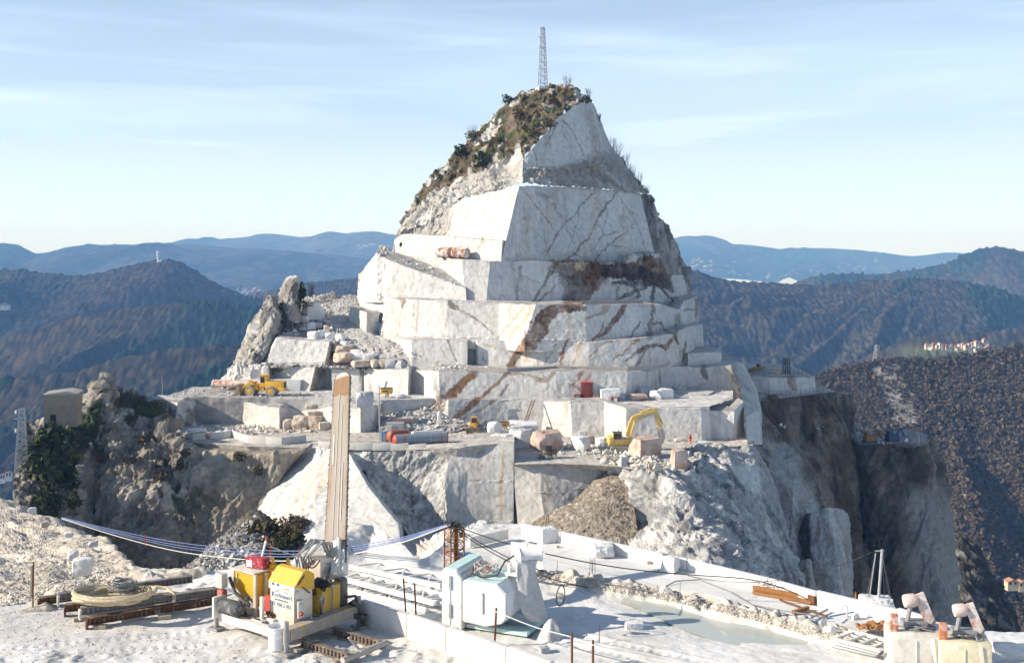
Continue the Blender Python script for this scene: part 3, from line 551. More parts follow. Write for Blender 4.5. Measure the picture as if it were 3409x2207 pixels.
    # right flank, old weathered rock
    fr = [[(2095, 640, 291), (2150, 647, 296), (2154, 655, 316)], [(2110, 700, 291), (2186, 715, 298), (2190, 720, 318)], [(2135, 770, 292), (2229, 772, 300), (2232, 776, 320)], [(2155, 845, 293), (2264, 850, 302), (2268, 855, 322)], [(2180, 915, 293), (2290, 918, 306), (2294, 920, 324)], [(2190, 1010, 293), (2295, 1010, 306), (2298, 1010, 324)]]
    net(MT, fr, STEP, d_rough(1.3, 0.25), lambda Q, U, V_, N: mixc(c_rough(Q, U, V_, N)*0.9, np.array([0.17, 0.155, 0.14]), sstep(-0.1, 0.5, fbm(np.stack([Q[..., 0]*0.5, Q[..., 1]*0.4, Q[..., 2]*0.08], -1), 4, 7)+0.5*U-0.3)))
    # left needle ridge, gravel road and the lit block on it
    road = [[(1150, 982, 300), (1190, 983, 300), (1200, 984, 300)], [(1080, 1000, 285), (1150, 1010, 282), (1190, 1030, 278)], [(1075, 1060, 268), (1130, 1070, 268), (1185, 1085, 264)], [(1120, 1120, 255), (1180, 1120, 254), (1290, 1130, 252)], [(1200, 1170, 247), (1280, 1180, 244), (1420, 1200, 242)], [(1290, 1215, 243), (1400, 1225, 241), (1560, 1226, 240)]]
    net(MT, road, STEP, d_rough(0.25, 0.6), lambda Q, U, V_, N: GRAV*(1.0+0.25*fbm(Q*0.5, 4, 2)[..., None]), smooth=True)
    bank = [[(1000, 990, 292), (1060, 985, 290), (1120, 984, 292), (1155, 985, 298)], [(960, 1040, 276), (1010, 1020, 278), (1070, 1015, 280), (1100, 1010, 284)], [(930, 1110, 262), (990, 1090, 264), (1050, 1080, 266), (1090, 1070, 267)], [(910, 1130, 254), (1000, 1130, 254), (1080, 1140, 252), (1130, 1130, 253)], [(900, 1215, 246), (1020, 1215, 246), (1150, 1205, 246), (1230, 1180, 246)], [(900, 1225, 242), (1040, 1226, 242), (1220, 1228, 240), (1330, 1230, 239)]]
    net(MT, bank, STEP, d_rough(0.8, 0.5), lambda Q, U, V_, N: mixc(c_rough(Q, U, V_, N), GRAV*1.05, sstep(-0.2, 0.4, fbm(Q*0.3, 3, 5)+0.1)), smooth=True)
    tier([(905, 1128, 860, 1212, 252), (925, 1122, 884, 1208, 246), (1000, 1132, 985, 1206, 245), (1098, 1136, 1082, 1205, 243), (1135, 1140, 1110, 1206, 249)], 6, 3.0, disp=lerp_fn(d_cut(0.15), d_rough(0.7, 0.5), lambda Q, U, V_: sstep(3.0, 3.3, U)))
    # bench strip beneath that block, above the loader's wall
    net(MT, [[(800, 1205, 256), (1000, 1200, 256), (1240, 1205, 252)], [(800, 1216, 244), (1000, 1219, 242), (1240, 1230, 239)]], STEP, d_rough(0.3, 0.6), lambda Q, U, V_, N: GRAV*1.05*(0.95+0.3*fbm(Q*0.6, 3, 2)[..., None]))
    def needle(rows): net(MT, rows, 3.0, d_rough(0.75, 0.4, 33, 1.0), lambda Q, U, V_, N: mixc(c_rough(Q, U, V_, N)*0.78, np.array([0.10, 0.092, 0.085]), sstep(0.1, 0.55, fbm(Q*0.35, 4, 21))*0.8), smooth=True)
    needle([[(905, 985, 262), (893, 982, 258), (910, 984, 257), (914, 990, 264)], [(885, 1030, 264), (884, 1020, 257), (918, 1025, 255), (926, 1030, 266)], [(850, 1060, 266), (870, 1055, 256), (925, 1050, 254), (945, 1060, 268)], [(820, 1110, 266), (850, 1110, 254), (910, 1110, 252), (950, 1090, 266)], [(790, 1180, 264), (820, 1180, 250), (880, 1180, 248), (910, 1160, 262)], [(766, 1240, 262), (790, 1240, 248), (850, 1225, 246), (890, 1205, 258)], [(740, 1300, 258), (770, 1300, 246), (860, 1290, 244), (890, 1290, 256)]])
    needle([[(968, 922, 266), (975, 920, 263), (990, 922, 262), (996, 930, 268)], [(945, 950, 268), (955, 945, 262), (990, 945, 261), (998, 955, 270)], [(936, 1000, 270), (945, 1000, 261), (980, 1000, 260), (992, 1000, 270)], [(936, 1040, 272), (945, 1040, 261), (985, 1040, 260), (1000, 1040, 272)], [(930, 1075, 272), (945, 1080, 260), (990, 1075, 260), (1020, 1060, 272)]])
mountain()
mo = MT.build('mountain', M_ROCK); mo['kind'] = 'structure'
# ------------------------------------------------------------------ floor of the quarry and the cliffs below it
CL = Joined(); CS = Joined(); ST2 = []
def stain2(pts, w, col=BROWN, k=0.9): ST2.append((pts, w, col, k))
def c_cliff(base, base2, dark, seed, veg=0.0, low=None):
    def f(Q, U, Vv, N):
        n = fbm(Q*0.16, 5, seed); st = fbm(np.stack([Q[..., 0]*0.5, Q[..., 1]*0.5, Q[..., 2]*0.07], -1), 4, seed+1)
        c = mixc(np.array(base)+np.zeros(Q.shape), np.array(base2), sstep(-0.3, 0.5, n))
        c = mixc(c, np.array(dark), sstep(0.15, 0.7, st)*0.75)
        f1, f2, rid, _ = worley(Q*np.array([.22, .22, .12]), seed+11); g1, g2, rid2, _ = worley(Q*np.array([.75, .75, .45])+0.4*n[..., None], seed+12)
        c = c*(0.72+0.34*rid[..., 0]+0.26*rid2[..., 0])[..., None]
        ck = np.abs(fbm(Q*np.array([.3, .3, .09]), 3, seed+13)); c = c*(1-0.55*(1-sstep(0.0, 0.05, ck))*(st > -0.3))[..., None]
        c = mixc(c, np.array([0.55, 0.53, 0.50])*np.mean(base)*1.7, sstep(0.45, 0.7, fbm(Q*np.array([1.1, 1.1, .06]), 3, seed+14))*0.45)
        if low is not None:
            lc, l0, l1 = low; y = px(Q)[1]; c = mixc(c, np.array(lc)*(0.9+0.4*st[..., None]), sstep(l0, l1, y+90*n)*0.75)
        if veg:
            v = fbm(Q*0.14+20, 4, seed+2)+0.5*fbm(Q*0.5, 3, seed+3)+0.35*N[..., 2]
            g = mixc(GREEN*1.1+np.zeros(Q.shape), np.array([0.11, 0.085, 0.045]), sstep(-0.4, 0.4, fbm(Q*0.3+5, 3, seed+4)))
            c = mixc(c, g, sstep(0.75-veg, 0.95-veg, v)*(1-sstep(1640, 1760, px(Q)[1])))
        return c
    return f
def strat(amp, sc, seed, vert=0.5, fine=1.0, slope=0.0):
    def f(Q, U, Vv):
        s = np.stack([Q[..., 0]+slope*Q[..., 2], Q[..., 1], Q[..., 2]*vert], -1)
        wv = s*sc*0.6; wv = wv+0.35*np.stack([fbm(wv*1.1, 3, seed+40), fbm(wv*1.1, 3, seed+41), fbm(wv*1.1, 3, seed+42)], -1)
        return amp*(0.38*facets(s*sc, seed, 0.35)+0.24*fine*facets(s*sc*2.3, seed+3, 0.3)+0.12*fine*facets(s*sc*5.0, seed+5, 0.3)+0.85*ridged(wv, 6, seed+7)+0.10*fine*fbm(s*sc*7, 3, seed+8))
    return f
def cliffs():
    gr = lambda Q, U, V_, N: mixc(np.array([0.68, 0.625, 0.555])*(0.95+0.25*fbm(Q*0.35, 4, 2)[..., None]), WHITE*0.95, sstep(0.05, 0.5, fbm(Q*np.array([.12, .3, .3]), 3, 6))*0.7)
    dg = lambda Q, U, V_: fbm(Q*0.5, 4, 3)*0.14+fbm(Q*np.array([0.4, 2.5, 1]), 3, 9)*0.10
    def fl(pts): return [(x, y, Yz(y, z)) for x, y, z in pts]
    def sk(r, dz=9): return r+[[(x, HY-F*(P(x, y, Y)[2]-dz)/(Y+2.5), Y+2.5) for x, y, Y in r[-1]]]
    # loading floor, left part (a little higher) and right part
    net(CL, sk([fl([(540, 1425, z0L), (800, 1405, z0L), (1100, 1405, z0L), (1400, 1405, z0L), (1600, 1420, -35), (1720, 1425, -35.3)]), fl([(560, 1455, z0L), (800, 1445, z0L), (1100, 1445, z0L), (1400, 1445, z0L), (1600, 1450, -34.4), (1712, 1450, -34.2)]), fl([(640, 1472, z0L), (830, 1486, z0L), (1060, 1490, z0L), (1300, 1497, z0L), (1520, 1492, -34.2), (1712, 1471, -33.4)])], 5), 5, dg, gr)
    net(CL, sk([fl([(1713, 1440, z0), (1900, 1440, z0), (2100, 1440, z0), (2300, 1440, z0), (2460, 1440, z0)]), fl([(1713, 1500, z0), (1900, 1500, z0), (2100, 1500, z0), (2285, 1478, z0), (2510, 1470, z0)]), fl([(1713, 1545, z0), (1870, 1543, z0), (2100, 1556, z0), (2285, 1492, z0), (2504, 1484, z0)])], 1.2), 5, dg, gr)
    net(CL, [fl([(2015, 1542, z0), (2100, 1540, z0), (2180, 1520, z0), (2280, 1480, z0)]), fl([(2015, 1546, z0), (2100, 1562, z0), (2190, 1572, z0), (2278, 1574, z0)])], 5, dg, gr)
    # pillar with the sheer sawn face
    stain2([(1672, 1500), (1668, 1600), (1666, 1730)], [6, 7, 5], (0.42, .27, .13), .75); stain2([(1645, 1490), (1642, 1700)], [1.6], (0.25, .24, .22), .6)
    stain2([(1600, 1490), (1595, 1560)], [16, 8], (0.33, .3, .28), .7); stain2([(1530, 1560), (1545, 1740)], [10, 9], (0.40, .38, .37), .55); stain2([(1580, 1600), (1600, 1740)], [8, 10], (0.45, .40, .36), .6)
    net(CS, [[(1500, 1500, 195), (1560, 1490, 195), (1640, 1480, 194.6), (1710, 1471, 194.2), (1713, 1471, 196), (1713.5, 1462, 214)], [(1482, 1600, 191), (1555, 1600, 192), (1640, 1600, 192), (1710, 1600, 191.8), (1713, 1600, 194), (1713.5, 1590, 214)], [(1476, 1740, 188), (1555, 1745, 189), (1640, 1745, 189.5), (1709, 1735, 189.5), (1712, 1735, 192), (1713, 1725, 212)], [(1476, 1850, 186), (1555, 1850, 187), (1640, 1850, 187.5), (1709, 1850, 187.5), (1712, 1850, 190), (1713, 1850, 212)]], 4, lerp_fn(strat(0.22, 0.35, 11, 0.2), d_cut(0.08), lambda Q, U, V_: sstep(0.6, 1.6, U)), lambda Q, U, V_, N: mixc(c_cut(Q, U, V_, N)*0.86, np.array([0.36, 0.35, 0.34]), sstep(0.25, 0.7, fbm(Q*np.array([1.3, 1.3, 0.05]), 3, 4))*0.4), stains=ST2)
    # sawn wall in the recess and the scree in front of it
    stain2([(1830, 1580), (1815, 1690)], [14, 12], (0.52, .40, .26), .4)
    for x in range(1905, 2010, 17): stain2([(x, 1560), (x-3, 1690-(x-1905)*0.8)], [3, 1.5], (0.40, .40, .41), .55)
    net(CS, [[(1706, 1543, 193), (1800, 1542, 193), (1870, 1541, 194), (2012, 1541, 195)], [(1715, 1640, 191), (1800, 1640, 190), (1870, 1640, 191), (2016, 1600, 194)], [(1725, 1760, 189), (1820, 1760, 187), (1880, 1740, 188), (2020, 1680, 193)]], 4, d_cut(0.14), lambda Q, U, V_, N: mixc(c_cut(Q, U, V_, N)*0.95, CREAM*0.7, 0.35+0*U), stains=ST2)
    net(CL, [[(2012, 1570, 195), (2045, 1575, 192), (2090, 1600, 189)], [(1900, 1672, 189), (2000, 1660, 184), (2110, 1690, 182)], [(1760, 1750, 186), (1930, 1760, 176), (2125, 1800, 172)], [(1720, 1860, 176), (1900, 1880, 166), (2120, 1880, 164)]], 4, strat(0.35, 0.8, 15, 1), lambda Q, U, V_, N: np.array([0.34, 0.285, 0.22])*(1+0.3*fbm(Q*0.8, 3, 8)[..., None])+0.2*sstep(0.3, 0.6, fbm(Q*1.2, 3, 9))[..., None], smooth=True)
    # broken white rock under the excavator's floor
    whiteblue = c_cliff(WHITE*1.08, GREYM*0.95, (0.13, 0.13, 0.135), 30)
    net(CL, [[(2008, 1541, 195), (2100, 1560, 187.5), (2200, 1572, 184.3), (2278, 1572, 184), (2292, 1492, 207), (2380, 1485, 209), (2450, 1484, 209.5), (2504, 1484, 209.5), (2510, 1484, 222)],
             [(2070, 1620, 190), (2150, 1640, 181), (2235, 1650, 176), (2290, 1640, 180), (2330, 1610, 192), (2420, 1590, 202), (2500, 1580, 206), (2558, 1585, 210), (2566, 1590, 224)],
             [(2110, 1740, 184), (2190, 1740, 175), (2260, 1750, 168), (2330, 1740, 170), (2400, 1720, 182), (2470, 1710, 195), (2540, 1705, 202), (2604, 1715, 208), (2612, 1720, 222)],
             [(2080, 1860, 172), (2150, 1860, 164), (2240, 1850, 158), (2350, 1850, 157), (2450, 1840, 168), (2520, 1840, 184), (2580, 1850, 197), (2642, 1880, 205), (2650, 1885, 218)],
             [(2050, 2010, 160), (2140, 2010, 153), (2250, 2010, 150), (2400, 2010, 148), (2500, 2010, 160), (2580, 2010, 178), (2640, 2020, 190), (2690, 2040, 202), (2700, 2045, 214)]], 3.6,
        lerp_fn(strat(2.5, 0.15, 17, 0.8, 1.3, 0.25), d_cut(0.4), lambda Q, U, V_: sstep(4.6, 5.6, U-0.25*V_+0.12*fbm(Q*0.15, 2, 5))*(1-sstep(2.2, 3.0, V_))), whiteblue, smooth=True)
    # deep cliff to the right, in the mountain's shadow
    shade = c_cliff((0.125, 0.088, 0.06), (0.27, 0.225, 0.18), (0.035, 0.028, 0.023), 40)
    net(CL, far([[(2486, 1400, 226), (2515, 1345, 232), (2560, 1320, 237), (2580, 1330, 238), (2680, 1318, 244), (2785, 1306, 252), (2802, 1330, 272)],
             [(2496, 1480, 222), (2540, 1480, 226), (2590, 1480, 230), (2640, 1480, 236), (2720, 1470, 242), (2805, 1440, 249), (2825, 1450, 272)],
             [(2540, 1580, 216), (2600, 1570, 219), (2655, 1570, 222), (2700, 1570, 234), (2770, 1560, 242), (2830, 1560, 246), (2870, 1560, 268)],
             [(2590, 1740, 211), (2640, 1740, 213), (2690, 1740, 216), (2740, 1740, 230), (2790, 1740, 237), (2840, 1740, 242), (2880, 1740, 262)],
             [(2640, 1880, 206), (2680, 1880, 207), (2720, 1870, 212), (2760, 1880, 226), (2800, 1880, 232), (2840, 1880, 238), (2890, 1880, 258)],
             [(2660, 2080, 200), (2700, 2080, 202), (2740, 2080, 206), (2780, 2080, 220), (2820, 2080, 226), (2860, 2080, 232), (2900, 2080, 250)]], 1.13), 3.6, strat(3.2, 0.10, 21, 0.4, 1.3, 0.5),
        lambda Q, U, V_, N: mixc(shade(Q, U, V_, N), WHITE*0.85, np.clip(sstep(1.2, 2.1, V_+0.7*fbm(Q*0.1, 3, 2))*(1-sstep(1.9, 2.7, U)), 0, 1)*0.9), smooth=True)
    # leaning pillars in front of it
    pil = c_cliff(WHITE*0.95, CREAM*0.85, (0.24, 0.17, 0.10), 44)
    pd_ = lerp_fn(d_cut(0.25), strat(1.0, 0.3, 23, 0.35, 1.2, .3), lambda Q, U, V_: 0.75+0*U)
    pc_ = lambda Q, U, V_, N: mixc(pil(Q, U, V_, N), c_cut(Q, U, V_, N)*0.85, 0.35+0*U)
    net(CL, far([[(2578, 1640, 214), (2592, 1640, 205), (2640, 1620, 203), (2684, 1640, 206), (2690, 1645, 216)], [(2586, 1730, 212), (2594, 1725, 202), (2640, 1720, 200), (2662, 1740, 204), (2668, 1740, 214)], [(2612, 1800, 210), (2622, 1800, 200), (2640, 1800, 199), (2648, 1800, 202), (2654, 1800, 212)], [(2640, 2060, 205), (2650, 2060, 194), (2700, 2060, 193), (2720, 2060, 197), (2726, 2060, 206)]], 1.07), 3.6, pd_, pc_)
    net(CL, far([[(2690, 1716, 212), (2702, 1708, 202), (2752, 1690, 199), (2800, 1696, 204), (2818, 1712, 216)], [(2696, 1800, 210), (2708, 1800, 199), (2772, 1790, 196), (2822, 1790, 201), (2830, 1795, 214)], [(2690, 1900, 206), (2706, 1900, 195), (2792, 1890, 192), (2826, 1890, 198), (2832, 1895, 212)], [(2680, 2100, 200), (2700, 2100, 188), (2806, 2100, 186), (2836, 2100, 192), (2842, 2100, 206)]], 1.06), 3.6, pd_, pc_)
    net(CL, far([[(2640, 1880, 212), (2648, 1872, 200), (2690, 1862, 197), (2716, 1868, 202), (2722, 1875, 212)], [(2640, 2090, 202), (2650, 2090, 190), (2716, 2090, 188), (2742, 2090, 193), (2748, 2090, 204)]], 1.04), 3.6, pd_, pc_)
    net(CL, far([[(2660, 1712, 209), (2690, 1706, 209), (2716, 1710, 210)], [(2648, 1800, 206), (2690, 1800, 205), (2712, 1800, 206)], [(2640, 1880, 203), (2690, 1880, 202), (2730, 1880, 204)]], 1.075), 3.6, strat(0.5, .6, 24, 1), lambda Q, U, V_, N: np.array([0.25, 0.24, 0.23])*(1+0.4*fbm(Q*1.0, 3, 8)[..., None]))
    # buttress with the far machinery shelf
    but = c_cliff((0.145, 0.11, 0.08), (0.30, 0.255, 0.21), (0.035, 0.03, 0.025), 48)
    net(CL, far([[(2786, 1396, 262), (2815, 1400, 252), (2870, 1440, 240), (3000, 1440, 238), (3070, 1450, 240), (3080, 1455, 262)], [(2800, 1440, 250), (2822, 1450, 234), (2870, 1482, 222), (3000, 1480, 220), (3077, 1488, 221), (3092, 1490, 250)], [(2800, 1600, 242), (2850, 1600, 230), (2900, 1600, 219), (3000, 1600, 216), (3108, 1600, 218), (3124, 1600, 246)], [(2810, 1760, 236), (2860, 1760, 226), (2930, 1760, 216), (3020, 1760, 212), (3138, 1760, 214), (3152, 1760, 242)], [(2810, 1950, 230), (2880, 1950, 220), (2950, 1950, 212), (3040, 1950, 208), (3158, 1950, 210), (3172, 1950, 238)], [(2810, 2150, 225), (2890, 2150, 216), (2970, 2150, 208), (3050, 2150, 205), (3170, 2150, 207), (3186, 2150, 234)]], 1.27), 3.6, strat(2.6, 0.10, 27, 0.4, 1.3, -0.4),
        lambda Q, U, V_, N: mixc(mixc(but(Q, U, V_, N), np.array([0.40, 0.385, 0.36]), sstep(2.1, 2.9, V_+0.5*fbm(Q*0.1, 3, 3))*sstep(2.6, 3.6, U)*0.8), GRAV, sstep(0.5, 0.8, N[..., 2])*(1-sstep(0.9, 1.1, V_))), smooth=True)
    # dark scree and scrub sloping away behind the buttress
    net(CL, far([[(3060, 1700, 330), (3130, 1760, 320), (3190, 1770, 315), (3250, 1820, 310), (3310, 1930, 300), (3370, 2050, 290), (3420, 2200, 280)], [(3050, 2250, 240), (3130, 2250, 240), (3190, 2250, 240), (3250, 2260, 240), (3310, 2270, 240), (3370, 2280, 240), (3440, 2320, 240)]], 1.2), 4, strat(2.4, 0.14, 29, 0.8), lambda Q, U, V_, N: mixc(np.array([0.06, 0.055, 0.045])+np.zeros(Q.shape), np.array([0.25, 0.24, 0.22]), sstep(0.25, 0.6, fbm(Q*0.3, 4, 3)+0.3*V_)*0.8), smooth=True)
    # left crag with scrub on its ledges
    crag = c_cliff((0.285, 0.25, 0.205), (0.47, 0.43, 0.37), (0.06, 0.052, 0.043), 54, 0.27, ((0.30, 0.23, 0.165), 1700, 1850))
    rows = [[(83, 1432, 206), (140, 1420, 208), (250, 1422, 209), (290, 1355, 212), (345, 1272, 215), (385, 1322, 216), (430, 1334, 217), (520, 1346, 217), (572, 1428, 209), (640, 1474, 206), (730, 1486, 204), (860, 1494, 202), (1020, 1482, 201), (1040, 1480, 206)],
            [(62, 1530, 200), (150, 1530, 199), (240, 1522, 201), (300, 1480, 204), (350, 1440, 206), (400, 1450, 207), (460, 1470, 207), (520, 1482, 206), (580, 1520, 202), (680, 1545, 198), (760, 1560, 198), (860, 1552, 198), (960, 1545, 198), (1000, 1540, 204)],
            [(46, 1640, 192), (140, 1660, 190), (220, 1660, 191), (300, 1640, 198), (380, 1620, 197), (450, 1620, 196), (520, 1640, 195), (580, 1660, 195), (640, 1680, 194), (720, 1680, 194), (800, 1660, 194), (860, 1645, 196), (930, 1600, 197), (960, 1590, 204)],
            [(50, 1800, 182), (160, 1800, 181), (240, 1800, 185), (330, 1800, 194), (400, 1800, 190), (470, 1800, 189), (540, 1800, 188), (600, 1800, 189), (650, 1800, 190), (720, 1790, 190), (780, 1750, 192), (840, 1710, 194), (890, 1660, 196), (910, 1650, 204)],
            [(50, 1980, 172), (160, 1980, 172), (240, 1980, 176), (330, 1980, 182), (400, 1980, 180), (470, 1980, 179), (540, 1980, 178), (600, 1980, 178), (650, 1980, 178), (720, 1980, 178), (800, 1960, 180), (850, 1900, 184), (880, 1850, 188), (900, 1840, 200)]]
    rows = [[(x, y, Y-max(0, 640-x)*0.016) for x, y, Y in r] for r in rows]
    crag0 = crag; crag = lambda Q, U, V_, N: mixc(crag0(Q, U, V_, N), np.array([0.43, 0.37, 0.295])*(1+0.3*fbm(Q*np.array([.4, .4, .1]), 4, 88)[..., None]), sstep(7.0, 10.0, U+0.8*fbm(Q*0.15, 3, 89))*0.75)
    bk = [(x+2, y+4, Y+30) for x, y, Y in rows[0]]
    sc_ = strat(2.3, 0.2, 31, 0.32, 1.4, -0.15)
    net(CL, [bk]+rows, 3.6, lambda Q, U, V_: sc_(Q, U, V_)*(1-0.5*sstep(8, 10, U))*np.where(U > 8.6, sstep(1.0, 1.5, V_), 1)*(1-0.8*sstep(11, 12.5, U))-np.where(U > 8.6, 1, 0)*0.3, crag, smooth=True)
    lf = [[(r[0][0]+14, r[0][1], r[0][2]+26), (r[0][0]+5, r[0][1], r[0][2]+8), r[0]] for r in rows]
    net(CL, lf, 3.6, strat(1.0, 0.22, 31, 0.5), crag)
    # great pale slab, tilted to the light
    for a, b in (((1090, 1520), (935, 1800)), ((1075, 1515), (900, 1770)), ((1105, 1560), (985, 1770)), ((1060, 1580), (930, 1750)), ((1120, 1530), (1000, 1700)), ((1040, 1540), (960, 1660))): stain2([a, ((a[0]+b[0])/2+8, (a[1]+b[1])/2), b], [4, 6, 4], (0.66, .50, .31), .55)
    for a, b in (((1110, 1600), (960, 1800)), ((1140, 1620), (1040, 1800)), ((1000, 1560), (900, 1700)), ((1200, 1660), (1080, 1860))): stain2([a, ((a[0]+b[0])/2-6, (a[1]+b[1])/2), b], [8, 12, 6], (0.50, .51, .51), .6)
    shf = lambda rr: [[(x, y, Y+(9, 7, 0, -5, -4)[i]) for i, (x, y, Y) in enumerate(r)] for r in rr]
    slab = [[(1000, 1520, 214), (988, 1507, 200), (1062, 1489, 201), (1160, 1502, 200), (1175, 1505, 203)], [(925, 1625, 206), (902, 1622, 190), (1050, 1620, 189), (1225, 1620, 191), (1240, 1622, 196)], [(872, 1722, 200), (852, 1718, 182), (1050, 1740, 179), (1325, 1745, 182), (1340, 1747, 188)], [(890, 1880, 192), (868, 1880, 170), (1050, 1900, 167), (1345, 1900, 171), (1360, 1900, 178)], [(890, 2020, 186), (870, 2020, 163), (1050, 2020, 160), (1345, 2020, 163), (1360, 2020, 170)]]
    net(CS, shf(slab), 3.6, lerp_fn(d_cut(0.12), strat(0.8, 0.4, 35, 0.7), lambda Q, U, V_: (1-sstep(0.05, 0.4, V_+0.25*fbm(Q*0.2, 2, 3)))*1.0+(1-sstep(0.95, 1.15, U))*0.6), lambda Q, U, V_, N: mixc(mixc(WHITE*1.04+np.zeros(Q.shape), np.array([0.56, 0.555, 0.54]), sstep(0, 0.6, fbm(Q*0.1, 3, 12))*0.6), CREAM*0.8, sstep(0.9, 0.3, U)), stains=ST2)
    # grey broken rock between slab and pillar
    net(CL, [[(1150, 1500, 201), (1200, 1503, 199), (1260, 1502, 198), (1350, 1498, 197), (1440, 1500, 196), (1512, 1496, 195)], [(1195, 1560, 195), (1240, 1570, 196), (1300, 1580, 197.5), (1370, 1580, 197), (1440, 1570, 195.5), (1500, 1560, 193)], [(1270, 1680, 189), (1300, 1680, 191), (1350, 1690, 193), (1410, 1690, 193), (1460, 1690, 191.5), (1492, 1680, 189)], [(1345, 1790, 180), (1365, 1790, 183), (1400, 1795, 185), (1440, 1800, 186), (1470, 1800, 186), (1492, 1800, 185)], [(1340, 1960, 170), (1380, 1960, 174), (1420, 1960, 176), (1450, 1960, 177), (1480, 1960, 177), (1500, 1960, 176)]], 3.6, strat(1.1, 0.24, 37, 0.6, 1.2, -0.5), c_cliff(GREYM*0.95, WHITE*0.98, (0.24, 0.23, 0.215), 60), smooth=True)
    # rubble mound in the gap, closer to the camera
    mnd = lambda Q, U, V_, N: mixc(mixc(np.array([0.34, 0.32, 0.29])*(1+0.4*fbm(Q*1.2, 3, 8)[..., None]), WHITE*0.9, sstep(0.35, 0.55, fbm(Q*1.6, 2, 9))*0.6), np.array([0.10, 0.085, 0.045]), np.clip(sstep(2.4, 3.4, U+0.8*fbm(Q*0.2, 3, 4))-sstep(5.2, 6.2, U), 0, 1)*0.9)
    net(CL, [[(560, 1925, 150), (640, 1880, 160), (740, 1800, 168), (800, 1750, 172), (850, 1716, 174), (930, 1764, 172), (1010, 1825, 168), (1090, 1890, 162)], [(560, 1935, 112), (640, 1890, 128), (720, 1810, 142), (795, 1748, 152), (850, 1712, 156), (925, 1760, 154), (1010, 1820, 150), (1080, 1885, 144)], [(540, 2000, 96), (620, 1960, 104), (720, 1900, 112), (800, 1860, 118), (860, 1850, 120), (930, 1870, 120), (1010, 1900, 120), (1080, 1930, 120)], [(540, 2100, 86), (620, 2100, 90), (720, 2080, 94), (800, 2080, 96), (860, 2080, 96), (930, 2080, 98), (1010, 2080, 98), (1080, 2080, 98)]], 3.6, strat(0.7, 0.5, 41, 0.9), mnd, smooth=True)
cliffs()
def pit_floor():
    n = 90; X, Y_ = np.meshgrid(np.linspace(-110, 66, n), np.linspace(34, 230, n)); q = np.stack([X, Y_, 0*X], -1)
    z = -52-70*sstep(26, 66, X)-18*sstep(-60, -130, X)-12*sstep(120, 40, Y_)+fbm(q*0.06, 4, 200)*3+fbm(q*0.4, 3, 201)*0.5
    c = mixc(GRAV*0.85+np.zeros(q.shape), np.array([0.33, 0.28, 0.21]), sstep(-0.2, 0.5, fbm(q*0.05, 4, 202)))
    CL.add(np.stack([X, Y_, z], -1), gfaces(n, n)[:, ::-1], c)
pit_floor()
clo = CL.build('cliff', M_CLIFF); clo['kind'] = 'structure'
cls_ = CS.build('cliff', M_ROCK); cls_['kind'] = 'structure'
# ------------------------------------------------------------------ foreground bench
ZB = -7.4
DUST = np.array([0.70, 0.68, 0.64]); DUSTW = np.array([0.77, 0.76, 0.74]); SAND = np.array([0.53, 0.445, 0.345])
def edge_y(X):
    "distance of the far rim of the bench at sideways position X"
    pts = [(-12, 22.6), (-9.2, 23.6), (-7.9, 25.2), (-6.5, 25.6), (-5.2, 26.2), (-4.2, 27.6), (-3.6, 28.8), (-3.0, 27.8), (-2.2, 26.2), (-1.9, 27.0), (-1.6, 28.2), (-0.9, 30.6), (0.3, 29.6), (4.16, 26.15), (6.4, 23.6), (8.6, 21.4), (13, 17)]
    a = np.array(pts); return np.interp(X, a[:, 0], a[:, 1])
POND = [(2020, 1972), (2090, 1985), (2200, 1998), (2300, 2026), (2420, 2052), (2560, 2078), (2680, 2110), (2735, 2135), (2700, 2152), (2600, 2154), (2480, 2142), (2380, 2118), (2280, 2088), (2180, 2046), (2080, 2008)]
BERM = [(1800, 1915), (1880, 1930), (1980, 1942), (2090, 1958), (2200, 1972), (2320, 1996), (2450, 2030), (2580, 2058), (2700, 2088), (2790, 2115)]
def ground_pts(pl, z): return np.array([G(x, y, z)[:] for x, y in pl])
def dist_poly(X, Y, pl):
    d = np.full(X.shape, 1e9)
    for a, b in zip(pl[:-1], pl[1:]):
        ab = b-a; t = np.clip(((X-a[0])*ab[0]+(Y-a[1])*ab[1])/max((ab[:2]**2).sum(), 1e-9), 0, 1)
        d = np.minimum(d, np.hypot(X-a[0]-t*ab[0], Y-a[1]-t*ab[1]))
    return d
def inside(X, Y, pl):
    r = np.zeros(X.shape, bool); n = len(pl)
    for i in range(n):
        a, b = pl[i], pl[(i+1) % n]
        c = ((a[1] > Y) != (b[1] > Y)) & (X < (b[0]-a[0])*(Y-a[1])/(b[1]-a[1]+1e-12)+a[0]); r ^= c
    return r
PONDW = ground_pts(POND, ZB-0.05); BERMW = ground_pts(BERM, ZB+0.1)
